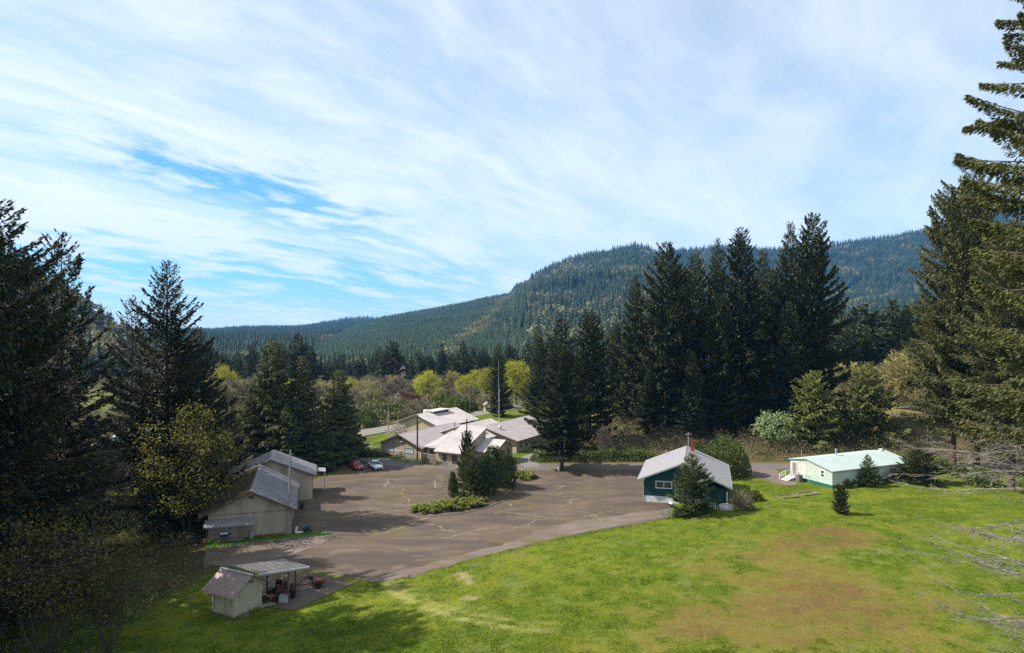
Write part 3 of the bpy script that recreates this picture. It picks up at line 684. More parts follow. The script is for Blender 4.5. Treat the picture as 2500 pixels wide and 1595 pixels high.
def column_juniper(name, seed, H, R, n=2600, leaf='juniper', lobes=5):
    rg = np.random.default_rng(seed); G = []; T = []
    for l in range(lobes):
        a = 6.28 * l / lobes + rg.random(); o = np.array([np.cos(a), np.sin(a)]) * R * .42; h = H * rg.uniform(.72, 1.); r = R * rg.uniform(.5, .7); m = n // lobes
        u = rg.random(m) ** .9; an = rg.uniform(0, 6.28, m); rr = r * np.sqrt(np.clip(np.sin(np.pi * (u * .93 + .04)), 0, 1)) * (1 - .35 * u) * rg.uniform(.55, 1.1, m) * (.8 + .5 * fbm(np.cos(an) * 2 + 5, u * 5, seed + l))
        P = np.c_[o[0] * (1 - .4 * u) + np.cos(an) * rr, o[1] * (1 - .4 * u) + np.sin(an) * rr, u * h * .96]
        Dr = unit(np.c_[np.cos(an) * .55, np.sin(an) * .55, np.ones(m)] + rg.normal(0, .28, (m, 3)))
        G.append(kites(P, Dr, rg.uniform(.25, .6, m), rg.uniform(.05, .10, m), rg, .8)); T.append(np.repeat(np.clip(rg.beta(2, 2.4, m), 0, 1), 4))
    V, Q = cat_geo(G); crown = arr_mesh(name + '_crown', V, Q, M[leaf], tint=np.concatenate(T))
    tv, tq = tubes(np.array([[0, 0, -.3]]), np.array([[0, 0, H * .7]]), np.array([.12]), np.array([.03]), 6)
    return {'trunk': arr_mesh(name + '_trunk', tv, tq, M['bark']), 'crown': crown, 'H': H}

def spreading(name, seed, rx, ry, h, n=3000, leaf='juniper_gold', sl=.5, sw=.075, arms=60):
    """low shrub of arching fans"""
    rg = np.random.default_rng(seed); a = rg.uniform(0, 6.28, arms); q = np.sqrt(rg.random(arms))
    o = np.c_[np.cos(a) * rx * q * .8, np.sin(a) * ry * q * .8]; da = a + rg.normal(0, .7, arms); L = rg.uniform(.5, 1.1, arms) * max(.7, min(rx, ry) * .7)
    hh = h * (1 - .5 * q ** 2) * rg.uniform(.6, 1.05, arms)
    I = rg.integers(0, arms, n); k = rg.random(n) ** .8; w = rg.normal(0, .16, n) * L[I] * (1.1 - k)
    P = np.c_[o[I, 0] + np.cos(da[I]) * k * L[I] - np.sin(da[I]) * w, o[I, 1] + np.sin(da[I]) * k * L[I] + np.cos(da[I]) * w, hh[I] * (np.sin(k * 1.9) * .55 + .45) * (.35 + .65 * rg.random(n) ** .35) - .05]
    Dr = unit(np.c_[np.cos(da[I] + np.sign(w) * .4), np.sin(da[I] + np.sign(w) * .4), .45 - .7 * k] + rg.normal(0, .25, (n, 3)))
    V, Q = kites(P, Dr, sl * rg.uniform(.6, 1.3, n), sw * rg.uniform(.7, 1.3, n), rg, .5)
    return arr_mesh(name, V, Q, M[leaf], tint=np.repeat(np.clip(rg.beta(2, 2, n) * .7 + .3 * k, 0, 1), 4))

def bushy(name, seed, R, H, n=1600, leaf='bush', ls=.22, twig=0.3, bark='bare'):
    """rounded shrub: leaves in an uneven shell over stems, some bare twigs"""
    rg = np.random.default_rng(seed); d = unit(rg.normal(0, 1, (n, 3))); d[:, 2] = np.abs(d[:, 2]); lob = .6 + .75 * fbm(d[:, 0] * 2 + 3, d[:, 1] * 2 + d[:, 2] * 2, seed, 3)
    P = d * np.array([R, R, H]) * (lob * (1 - .55 * rg.random(n) ** 2.2))[:, None]
    Dr = unit(d + rg.normal(0, .7, (n, 3))); V, Q = kites(P, Dr, ls * rg.uniform(.6, 1.3, n), ls * .40 * rg.uniform(.7, 1.2, n), rg, .9)
    tint = np.repeat(rg.beta(2, 2, n), 4); mi = [0] * n; mats = [M[leaf]]
    m = int(n * twig)
    if m:
        d2 = unit(rg.normal(0, 1, (m, 3))); d2[:, 2] = np.abs(d2[:, 2]) + .25; P2 = d2 * np.array([R, R, H]) * rg.uniform(.2, .75, (m, 1)) * .9
        V2, Q2 = kites(P2, unit(d2 + rg.normal(0, .35, (m, 3))), rg.uniform(.3, .8, m) * H * .5, np.full(m, .018), rg, 1., .3)
        Q = np.concatenate([Q, Q2 + len(V)]); V = np.concatenate([V, V2]); tint = np.concatenate([tint, np.repeat(rg.random(m), 4)]); mi += [1] * m; mats.append(M[bark])
    return arr_mesh(name, V, Q, mats, tint=tint, mi=mi)

def place(proto, name, x, y, label, group=None, H=None, wide=1.0, rot=None, cat='tree', z=None):
    s = (H / proto['H']) if H else 1.0
    o = thing(name, label, cat, (x, y, gzf(x, y) if z is None else z), rot if rot is not None else (x * 1.7 + y * 2.3) % 6.28, group)
    o.scale = (s * wide, s * wide, s)
    link('trunk', proto['trunk'], o); c = link('crown', proto['crown'], o)
    return o
def place_shrub(me, name, x, y, label, group=None, s=1., sz=None, rot=None, cat='shrub'):
    o = link(name, me); o.location = (x, y, gzf(x, y) - .05); o.scale = (s, s, sz or s); o.rotation_euler = (0, 0, rot if rot is not None else (x * 3.1 + y) % 6.28)
    return setp(o, label, cat, group)

# ------------------------------------------------------------------ buildings
M['tan_wall'] = mat('tan_siding', (.45, .365, .265), .85, .15, vary=.10, scale=.7, dirt=(.19, .15, .105), dirtamt=.5, stretch=(1, 1, .3))
M['tan_wall2'] = mat('weathered_tan_siding', (.44, .365, .255), .85, .15, vary=.12, scale=.8, dirt=(.22, .17, .12), dirtamt=.55, stretch=(1, 1, .3))
M['cream_board'] = mat('cream_painted_boards', (.44, .385, .255), .8, .2, vary=.10, scale=1.5, dirt=(.21, .18, .11), dirtamt=.55, stretch=(1, 1, .25))
M['trim_brown'] = mat('brown_trim', (.11, .078, .058), .7, .25, vary=.2)
M['metal_grey'] = mat('grey_ribbed_metal', (.29, .265, .27), .5, .4, vary=.10, scale=.6, dirt=(.17, .145, .13), dirtamt=.5, bumpamt=.04)
M['metal_old'] = mat('weathered_roof_metal', (.19, .175, .182), .55, .35, vary=.18, scale=.6, dirt=(.10, .08, .065), dirtamt=.75, bumpamt=.05)
M['moss_roof'] = mat('mossy_old_roofing', (.105, .075, .048), .95, .05, vary=.4, scale=.9, dirt=(.055, .060, .022), dirtamt=.9, bumpamt=.5)
M['metal_pale'] = mat('pale_pinkish_metal_roof', (.49, .435, .42), .55, .3, vary=.07, scale=.4, dirt=(.30, .26, .24), dirtamt=.5, bumpamt=.03)
M['comp_pale'] = mat('pale_roll_roofing', (.34, .30, .285), .8, .2, vary=.08, scale=.5, dirt=(.27, .235, .215), dirtamt=.5, bumpamt=.15)
M['metal_brown'] = mat('brown_seamed_roof', (.25, .175, .15), .45, .45, vary=.12, scale=1.2, dirt=(.16, .11, .09), dirtamt=.5, bumpamt=.03)
M['shingle'] = mat('pale_grey_shingles', (.26, .245, .255), .9, .1, vary=.2, scale=5, dirt=(.19, .17, .16), dirtamt=.65, bumpamt=.4)
M['green_wall'] = mat('dark_teal_siding', (.010, .054, .054), .7, .25, vary=.18, scale=1., stretch=(1, 1, .3))
M['green_trim'] = mat('pale_green_trim', (.25, .32, .29), .7, .25, vary=.1)
M['white'] = mat('white_paint', (.66, .65, .63), .65, .25, vary=.06, dirt=(.45, .42, .37), dirtamt=.4)
M['skirt_white'] = mat('whitewashed_block', (.62, .63, .66), .85, .15, vary=.08, dirt=(.35, .33, .31), dirtamt=.5)
M['mint'] = mat('mint_siding', (.43, .485, .415), .7, .25, vary=.06, scale=.8, dirt=(.33, .44, .33), dirtamt=.35)
M['mint_roof'] = mat('mint_metal_roof', (.37, .435, .41), .5, .35, vary=.06, scale=.5, dirt=(.33, .44, .38), dirtamt=.4, bumpamt=.03)
M['teal_skirt'] = mat('teal_skirting', (.015, .11, .095), .7, .2)
M['curtain'] = mat('peach_blinds', (.62, .47, .36), .8, .15, vary=.06)
M['brick_red'] = mat('red_brick_chimney', (.25, .050, .038), .9, .1, vary=.25, scale=4)
M['black'] = mat('black_metal', (.018, .018, .020), .5, .4)
M['steel'] = mat('galvanised_steel', (.45, .46, .48), .4, .5, metal=.4, vary=.1)
M['rust'] = mat('rusty_steel', (.13, .055, .030), .8, .2, vary=.4)
M['tractor_red'] = mat('faded_red_paint', (.085, .020, .016), .6, .3, vary=.3, dirt=(.08, .05, .035), dirtamt=.6)
M['rubber'] = mat('tyre_rubber', (.018, .017, .016), .85, .15)
M['wood_old'] = mat('weathered_timber', (.19, .15, .115), .9, .1, vary=.3, scale=2)
M['wood_red'] = mat('reddish_boards', (.20, .085, .055), .85, .15, vary=.3)
M['pole_brown'] = mat('creosoted_pole', (.062, .040, .032), .85, .1, vary=.3, stretch=(4, 4, .5))
M['pole_grey'] = mat('grey_weathered_pole', (.27, .235, .215), .9, .1, vary=.2, stretch=(4, 4, .5))
M['blue_plastic'] = mat('pale_blue_plastic', (.24, .34, .36), .6, .3)
M['pale_blue'] = mat('pale_blue_sheet', (.36, .55, .66), .6, .3)
M['orange'] = mat('cone_orange', (.75, .11, .03), .6, .3)
M['pinkwhite'] = mat('faded_pink_white', (.62, .40, .40), .7, .2)
def glassmat(name, col, rough=.08):
    m, nt, b = newmat(name); n = noise(nt, 1.3, 3, .5, objco(nt)); c = mixrgb(nt, ramp(nt, n, .35, .65), col, tuple(v * 1.6 for v in col))
    nt.links.new(c, b.inputs['Base Color']); b.inputs['Roughness'].default_value = rough; b.inputs['Specular IOR Level'].default_value = .6; return m
M['glass'] = glassmat('dark_window_glass', (.035, .045, .055))
M['glass_blue'] = glassmat('pale_window_glass', (.30, .36, .44), .2)

def rot_of(g): return math.atan2(g[1], g[0])
def front_box(mb, face, u0, u1, z0, z1, d0, d1, pos, mi=0):
    """box on a wall: face 'F' (-y), 'R' (+x), 'L' (-x); u along the wall, d outward"""
    if face == 'F': mb.box(u0, u1, pos - d1, pos - d0, z0, z1, mi)
    elif face == 'R': mb.box(pos + d0, pos + d1, u0, u1, z0, z1, mi)
    else: mb.box(pos - d1, pos - d0, u0, u1, z0, z1, mi)
    return mb
def window(par, face, pos, u, z, w, h, frame='white', glass='glass', bars=1, t=.09, hbar=False, label=None):
    fr = MB(); x0, x1, z0, z1 = u - w / 2, u + w / 2, z, z + h
    for a in ((x0, x1, z1 - t, z1), (x0, x1, z0, z0 + t), (x0, x0 + t, z0 + t, z1 - t), (x1 - t, x1, z0 + t, z1 - t)): front_box(fr, face, *a, .004, .07, pos)
    for i in range(1, bars + 1):
        c = x0 + (x1 - x0) * i / (bars + 1); front_box(fr, face, c - t * .35, c + t * .35, z0 + t, z1 - t, .004, .06, pos)
    if hbar: front_box(fr, face, x0 + t, x1 - t, (z0 + z1) / 2 - t * .35, (z0 + z1) / 2 + t * .35, .004, .055, pos)
    f = fr.build('window', M[frame], par)
    if label: f['label'] = label
    front_box(MB(), face, x0 + t * .8, x1 - t * .8, z0 + t * .8, z1 - t * .8, .002, .03, pos).build('pane', M[glass], f)
    return f
def gable_walls(W, Dp, ze, zr, xr, groove=0., gd=.018, z0=-.15):
    mb = MB(); mb.prism([(0, z0), (W, z0), (W, ze), (xr, zr), (0, ze)], 'y', 0, Dp)
    if groove:
        n = int(W / groove)
        for i in range(1, n):
            x = i * W / n; top = ze + (zr - ze) * (x / xr if x < xr else (W - x) / (W - xr)) - .06
            mb.box(x - .025, x + .025, -gd, .01, z0 + .02, top); mb.box(x - .025, x + .025, Dp - .01, Dp + gd, z0 + .02, top)
        n = int(Dp / groove)
        for i in range(1, n):
            y = i * Dp / n
            for xx, s in ((W, 1), (0, -1)): mb.box(min(xx - .01 * s, xx + gd * s), max(xx - .01 * s, xx + gd * s), y - .025, y + .025, z0 + .02, ze - .06)
    return mb
def roof_plane(q, th, rib=0., rib_h=.03, rib_w=.05):
    """q: eave0, eave1, ridge1, ridge0 ; ribs run eave -> ridge"""
    mb = MB(); mb.slab(q, th)
    if rib:
        e0, e1, r1, r0 = [np.array(p, float) for p in q]; n = max(2, int(np.linalg.norm(e1 - e0) / rib))
        ax = (e1 - e0) / np.linalg.norm(e1 - e0); nn = np.cross(e1 - e0, r0 - e0); nn /= np.linalg.norm(nn); nn *= np.sign(nn[2])
        for i in range(n + 1):
            t = .004 + .992 * i / n; a = e0 + (e1 - e0) * t - nn * .012; b = r0 + (r1 - r0) * t - nn * .012; w = ax * rib_w / 2; h = nn * (rib_h + .012)
            vs = [a - w, a + w, b + w, b - w, a - w * .5 + h, a + w * .5 + h, b + w * .5 + h, b - w * .5 + h]
            mb.add(vs, [(0, 3, 2, 1), (4, 5, 6, 7), (0, 1, 5, 4), (1, 2, 6, 5), (2, 3, 7, 6), (3, 0, 4, 7)])
    return mb
def gable_roof(par, W, Dp, ze, zr, xr, oh, ohf, mats, th=.14, rib=0., rib_h=.03, ohb=None, fascia=None, left_oh=None, right_oh=None):
    ohb = ohf if ohb is None else ohb
    sl = (zr - ze) / xr; srr = (zr - ze) / (W - xr); lo = oh if left_oh is None else left_oh; ro = oh if right_oh is None else right_oh; up = .16
    L = [(-lo, -ohf, ze - sl * lo + up), (-lo, Dp + ohb, ze - sl * lo + up), (xr, Dp + ohb, zr + up), (xr, -ohf, zr + up)]
    R = [(W + ro, Dp + ohb, ze - srr * ro + up), (W + ro, -ohf, ze - srr * ro + up), (xr, -ohf, zr + up), (xr, Dp + ohb, zr + up)]
    a = roof_plane(L[::1], th, rib, rib_h).build('roof', M[mats[0]], par); b = roof_plane(R, th, rib, rib_h).build('roof', M[mats[1]], par)
    rc = MB(); rc.add([(xr - .22, -ohf - .01, zr + up + .015 - .22 * sl), (xr, -ohf - .01, zr + up + .035), (xr + .22, -ohf - .01, zr + up + .015 - .22 * srr),
                       (xr - .22, Dp + ohb + .01, zr + up + .015 - .22 * sl), (xr, Dp + ohb + .01, zr + up + .035), (xr + .22, Dp + ohb + .01, zr + up + .015 - .22 * srr)], [(0, 1, 4, 3), (1, 2, 5, 4)])
    rc.build('ridge_cap', M[mats[1]], par)
    if fascia:
        for yy0, yy1 in ((-ohf - .035, -ohf - .003), (Dp + ohb + .003, Dp + ohb + .035)):
            for (x0, z0, x1, z1) in ((-lo, ze - sl * lo + up, xr, zr + up), (xr, zr + up, W + ro, ze - srr * ro + up)):
                fb = MB(); fb.add([(x0, yy0, z0 - .24), (x1, yy0, z1 - .24), (x1, yy0, z1 - .005), (x0, yy0, z0 - .005), (x0, yy1, z0 - .24), (x1, yy1, z1 - .24), (x1, yy1, z1 - .005), (x0, yy1, z0 - .005)],
                       [(0, 1, 2, 3), (7, 6, 5, 4), (0, 4, 5, 1), (2, 6, 7, 3), (0, 3, 7, 4), (1, 5, 6, 2)]); fb.build('fascia', M[fascia], par)
        MB().box(-lo - .12, -lo - .004, -ohf, Dp + ohb, ze - sl * lo + up - .16, ze - sl * lo + up - .03).build('gutter', M[fascia], par); MB().box(W + ro + .004, W + ro + .12, -ohf, Dp + ohb, ze - srr * ro + up - .16, ze - srr * ro + up - .03).build('gutter', M[fascia], par)
    return a, b

def building_workshop():
    g = (.960, .280); t = thing('workshop', 'beige workshop with a mossy and a grey roof slope and a corrugated front awning', 'building', (-38.4, 86.3, 0), rot_of(g))
    W, Dp = 10.0, 16.0
    gable_walls(W, Dp, 3.45, 5.85, 5.1, .30, .012).build('wall', M['tan_wall'], t)
    a, b = gable_roof(t, W, Dp, 3.45, 5.85, 5.1, .65, .75, ('moss_roof', 'metal_old'), rib=.30, rib_h=.025, fascia='trim_brown', left_oh=1.0)
    MB().box(-.02, W + .02, -.035, -.004, 3.05, 3.10).build('trim_board', M['trim_brown'], t)
    v = MB(); v.box(4.85, 5.35, -.06, -.004, 4.85, 5.25)
    for k in range(4): v.box(4.88, 5.32, -.085, -.05, 4.89 + k * .09, 4.94 + k * .09)
    v.build('gable_vent', M['trim_brown'], t)
    # awning
    aw = MB(); n = 34; x0, x1 = -.35, 5.7; za, zb = 2.55, 2.05
    vs = []; fs = []
    for i in range(n * 2 + 1):
        x = x0 + (x1 - x0) * i / (2 * n); h = .05 if i % 2 else 0
        vs += [(x, -.02, za + h), (x, -1.75, zb + h)]
    for i in range(n * 2): fs.append((2 * i, 2 * i + 1, 2 * i + 3, 2 * i + 2))
    aw.add(vs, fs); aw.box(x0, x1, -1.73, -1.65, zb - .12, zb - .005); aw.box(x0, x1, -.10, -.03, za - .12, za - .005)
    aw.build('awning', M['metal_grey'], t)
    for x in (.05, 4.9): MB().box(x - .05, x + .05, -1.72, -1.62, -.1, zb - .11).build('awning_post', M['trim_brown'], t)
    d = MB(); d.tube((W + .55, -.4, 3.2), (W + .12, -.10, 2.9), .045); d.tube((W + .12, -.10, 2.9), (W + .12, -.10, .1), .045); d.build('downspout', M['trim_brown'], t)
    for i, y in enumerate((2.2, 6.2, 10.4)):
        dr = MB(); dr.box(W + .004, W + .05, y, y + 2.9, 0, 2.6); 
        for k in range(1, 4): dr.box(W + .045, W + .065, y + .05, y + 2.85, k * .65 - .02, k * .65 + .02)
        dr.build('roller_door', M['tan_wall2'], t)
    # taller rear section
    zb_, zr_ = 3.9, 6.45
    t2 = thing('rear_workshop', 'taller beige workshop with pale grey metal roof behind the mossy roofed one', 'building', (-42.9, 103.4, 0), rot_of(g))
    W2, D2 = 12.2, 7.5
    gable_walls(W2, D2, zb_, zr_, 6.1, .30, .012).build('wall', M['tan_wall'], t2)
    gable_roof(t2, W2, D2, zb_, zr_, 6.1, .6, .55, ('metal_old', 'metal_grey'), rib=.45, rib_h=.03, fascia='trim_brown')
    MB().box(W2 + .004, W2 + .06, .8, 3.8, 0, 3.0).build('roller_door', M['trim_brown'], t2)
    pr = MB(); pr.slab([(W2 + .1, 4.4, 3.55), (W2 + 2.0, 4.4, 3.35), (W2 + 2.0, 7.4, 3.35), (W2 + .1, 7.4, 3.55)], .12); pr.build('porch_roof', M['metal_grey'], t2)
    MB().box(W2 + 1.96, W2 + 2.04, 4.38, 7.42, 2.75, 3.36).build('porch_panel', M['metal_pale'], t2)
    for y in (4.5, 7.3): MB().box(W2 + 1.86, W2 + 1.96, y - .05, y + .05, -.1, 3.3).build('porch_post', M['steel'], t2)
    for k in range(3): MB().box(4.7 - k * .9, 5.0 - k * .9, -.2 + k * .5, .1 + k * .5, 6.0 - k * .35, 6.22 - k * .35).build('roof_vent', M['black'], t2)
    return t
building_workshop()
def workshop_clutter():
    g = np.array((.960, .280)); d = np.array((-.280, .960)); o = np.array((-38.4, 86.3))
    def w(x, y): p = o + g * x + d * y; return float(p[0]), float(p[1])
    # mast
    t = MB(); x, y = w(9.55, -.35); t.tube((0, 0, -.3), (.42, -.05, 11.0), .14, .095, 10); t.tube((-.12, 0, 3.2), (.16, 0, 3.2), .02); t.box(.26, .40, -.12, .02, 9.2, 9.45)
    setp(t.build('mast', M['pole_grey']), 'tall bare grey wooden pole standing at the front corner of the beige workshop', 'pole').location = (x, y, 0)
    x, y = w(2.0, -1.0); b = thing('barbecue', 'black barbecue with shiny lid under the corrugated awning', 'barbecue', (x, y, .07), rot_of(g))
    MB().box(-.45, .45, -.28, .28, .55, .85).build('firebox', M['black'], b)
    l = MB(); l.prism([(-.28, .86), (.28, .86), (.2, 1.1), (-.2, 1.1)], 'x', -.45, .45); l.build('lid', M['steel'], b)
    for sx in (-.4, .36):
        for sy in (-.24, .2): MB().box(sx, sx + .04, sy, sy + .04, 0, .55).build('leg', M['black'], b)
    MB().box(.47, .85, -.25, .25, .78, .82).build('side_shelf', M['black'], b)
    x, y = w(2.6, -1.45); t = thing('timber_stack', 'low dark stack of boards on the grass under the awning', 'timber stack', (x, y, .07), rot_of(g) + .05)
    for k in range(5): MB().box(-1.6 + .1 * k, 1.9 - .12 * k, -.32 + .13 * k, -.21 + .13 * k, .1 + .05 * (k % 2), .18 + .05 * (k % 2)).build('plank', M['wood_old'], t)
    for xx in (-1.1, 1.2): MB().box(xx, xx + .1, -.4, .45, 0, .1).build('bearer', M['wood_old'], t)
    x, y = w(5.15, -.8); t = MB(); t.lathe([(.24, 0), (.27, .1), (.30, .75), (.32, .78)], n=14); t.lathe([(.33, .785), (.33, .82), (.1, .88)], n=14)
    setp(t.build('bin', M['blue_plastic']), 'pale blue plastic bin beside the awning post', 'bin').location = (x, y, .07)
    x, y = w(7.6, -.4); t = thing('board_stack', 'stack of reddish boards lying along the beige workshop wall', 'board stack', (x, y, .07), rot_of(g))
    for k in range(6): MB().box(-1.5 - .1 * k, 1.4 + .1 * (k % 3), -.25 + .14 * (k % 3), -.13 + .14 * (k % 3), .03 + .09 * (k // 3), .10 + .09 * (k // 3)).build('board', M['wood_red'], t)
    x, y = w(11.0, .1); t = MB(); vs = []; 
    t.prism([(-.5, .0), (-.35, .75), (-.28, .75), (-.38, .05), (.4, .03), (.42, -.02)], 'y', -.35, .35); setp(t.build('trough', M['white']), 'tilted white trough beside the workshop corner downspout', 'trough').location = (x, y, .03)
    x, y = w(12.0, .9); t = MB(); t.lathe([(.36, 0), (.45, .5), (.48, .52), (.44, .5), (.34, .06)], n=16); setp(t.build('tub', mat('teal_tub', (.03, .14, .17))), 'dark teal tub on the asphalt by the workshop corner', 'tub').location = (x, y, .02)
    x, y = w(11.9, -.3); t = thing('wheelbarrow', 'dark wheelbarrow beside the white trough at the workshop corner', 'wheelbarrow', (x, y, .02), .3)
    b = MB(); b.add([(-.5, -.3, .55), (.4, -.3, .6), (.4, .3, .6), (-.5, .3, .55), (-.3, -.2, .25), (.2, -.2, .25), (.2, .2, .25), (-.3, .2, .25)], [(4, 5, 6, 7), (0, 1, 5, 4), (1, 2, 6, 5), (2, 3, 7, 6), (3, 0, 4, 7)]); b.build('tray', M['black'], t)
    MB().lathe([(.05, -.04), (.18, -.05), (.18, .05), (.05, .04)], (.55, 0, .18), 14, 'y').build('wheel', M['rubber'], t)
    for s in (-1, 1): MB().tube((.55, .08 * s, .18), (-1., .28 * s, .6), .02).build('handle', M['wood_old'], t); MB().tube((-.25, .22 * s, .3), (-.35, .24 * s, 0), .018).build('leg', M['steel'], t)
    x, y = w(11.2, 12.3); t = MB(); t.lathe([(.30, 0), (.32, .02), (.32, .3), (.30, .32), (.30, .58), (.32, .6), (.31, .88), (.27, .9)], n=16); setp(t.build('drum', M['black']), 'black drum standing by the rear workshop door', 'drum').location = (x, y, .02)
workshop_clutter()

def building_shed():
    v = np.array((.888, -.46)); t = thing('shed', 'small cream board shed with brown seamed roof on the shaded lawn', 'shed', (-28.3, 64.5, gzf(-27, 65)), rot_of(v))
    W, Dp = 2.95, 3.25            # local x along the camera-left face, y away: ridge runs along x
    w = MB(); ze, zr, yr = 2.55, 3.55, 1.62
    w.prism([(0, .12), (Dp, .12), (Dp, ze), (yr, zr), (0, ze)], 'x', 0, W)
    wall = w.build('wall', M['cream_board'], t)
    for i in range(10):
        x = i * W / 10; MB().box(x + .012, x + W / 10 - .012, -.025, -.002, .13, ze - .03).build('board', M['cream_board'], t)
    for i in range(11):
        y = i * Dp / 11; ym = y + Dp / 22; top = ze + (zr - ze) * (min(ym, Dp - ym) / yr) - .08
        MB().box(W + .002, W + .025, y + .012, y + Dp / 11 - .012, .13, top - (.22 if 3 <= i <= 6 else 0)).build('board', M['cream_board'], t)
    MB().box(-.08, W + .08, -.08, Dp + .08, -.2, .125).build('footing', M['concrete'], t)
    oh = .55; sl = (zr - ze) / yr
    # camera-side slope: eleven seamed panels
    r = MB(); q = [(-.7, -.75, ze - sl * .75 + .10), (W + .7, -.75, ze - sl * .75 + .10), (W + .7, yr, zr + .10), (-.7, yr, zr + .10)]
    n = 11
    for i in range(n):
        a = -.7 + (W + 1.4) * i / n; b = -.7 + (W + 1.4) * (i + 1) / n
        p = MB(); p.slab([(a + .008, q[0][1], q[0][2]), (b - .008, q[0][1], q[0][2]), (b - .008, yr, zr + .10), (a + .008, yr, zr + .10)], .03)
        p.slab([(b - .03, q[0][1], q[0][2] + .035), (b + .004, q[0][1], q[0][2] + .035), (b + .004, yr, zr + .135), (b - .03, yr, zr + .135)], .04)
        p.build('roof_panel', M['metal_brown'], t)
    ub = MB(); ub.slab([(-.66, -.70, ze - sl * .70 + .06), (W + .66, -.70, ze - sl * .70 + .06), (W + .66, yr, zr + .06), (-.66, yr, zr + .06)], .05)
    ub.slab([(W + .66, Dp + .5, ze - sl * .5 + .09), (-.66, Dp + .5, ze - sl * .5 + .09), (-.66, yr, zr + .09), (W + .66, yr, zr + .09)], .06); ub.build('roof_deck', M['metal_brown'], t)
    c = MB(); c.add([(-.72, yr - .2, zr + .03 + .05), (-.72, yr, zr + .17), (-.72, yr + .2, zr + .03 + .05), (W + .72, yr - .2, zr + .08), (W + .72, yr, zr + .17), (W + .72, yr + .2, zr + .08)], [(0, 1, 4, 3), (1, 2, 5, 4)]); c.build('ridge_cap', M['metal_grey'], t)
    for k in range(4): MB().box(W + .028, W + .05, 1.0 + k * .32, 1.16 + k * .32, 2.62 + .1 * (1.5 - abs(k - 1.5)), 2.95 + .12 * (1.5 - abs(k - 1.5))).build('vent_slot', M['black'], t)
    MB().box(.30, .36, -.045, -.02, .5, 1.9).build('door_seam', M['trim_brown'], t)
    # lean-to
    P1, P2, P3, P4 = [np.array(p) for p in ((-24.1, 64.9, 3.45), (-20.1, 67.8, 3.15), (-23.6, 70.0, 3.15), (-27.4, 67.2, 3.45))]
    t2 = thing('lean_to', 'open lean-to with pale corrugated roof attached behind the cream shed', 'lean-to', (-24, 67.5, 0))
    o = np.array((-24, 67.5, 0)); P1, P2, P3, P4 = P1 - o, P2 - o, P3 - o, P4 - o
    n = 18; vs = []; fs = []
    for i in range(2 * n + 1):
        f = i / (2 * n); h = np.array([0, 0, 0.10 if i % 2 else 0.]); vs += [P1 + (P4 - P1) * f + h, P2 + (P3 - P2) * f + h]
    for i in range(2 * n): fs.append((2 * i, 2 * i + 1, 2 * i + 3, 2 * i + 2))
    rf_ = MB().add(vs, fs); rf_.m = [(1 if i % 4 in (1, 2) else 0) for i in range(2 * n)]  # dark stripes painted on the sheet stand for raking shade between ribs
    rf_.build('roof', [mat('corrugated_roof_crests', (.34, .31, .30), .55, .35, vary=.15, scale=1., dirt=(.15, .125, .11), dirtamt=.6), mat('corrugated_roof_shade_stripes', (.075, .065, .060), .8, .2, vary=.3, scale=1.)], t2)
    e = MB(); 
    for a, b in ((P1, P2), (P4, P3), (P2, P3)):
        dn = np.array([0, 0, .18]); sd = np.cross(b - a, [0, 0, 1.]); sd = sd / np.linalg.norm(sd) * .04; lo = np.array([0, 0, -.01])
        e.add([a - dn - sd, b - dn - sd, b + lo - sd, a + lo - sd, a - dn + sd, b - dn + sd, b + lo + sd, a + lo + sd], [(0, 1, 2, 3), (7, 6, 5, 4), (0, 4, 5, 1), (2, 6, 7, 3), (0, 3, 7, 4), (1, 5, 6, 2)])
    e.build('edge_beam', M['metal_grey'], t2)
    for f1, f2 in ((.62, .08), (.62, .92), (.98, .5)):
        p = P1 + (P2 - P1) * f1 + (P4 - P1) * f2; MB().box(p[0] - .07, p[0] + .07, p[1] - .07, p[1] + .07, .03, p[2] - .05).build('post', M['trim_brown'], t2)
    rf = MB(); a = P1 * .3 + P2 * .7; b = P4 * .3 + P3 * .7; rf.tube(a - [0, 0, .2], b - [0, 0, .2], .07, n=4); a = P1 * .7 + P2 * .3; b = P4 * .7 + P3 * .3; rf.tube(a - [0, 0, .2], b - [0, 0, .2], .07, n=4); rf.build('rafter', M['trim_brown'], t2)
building_shed()
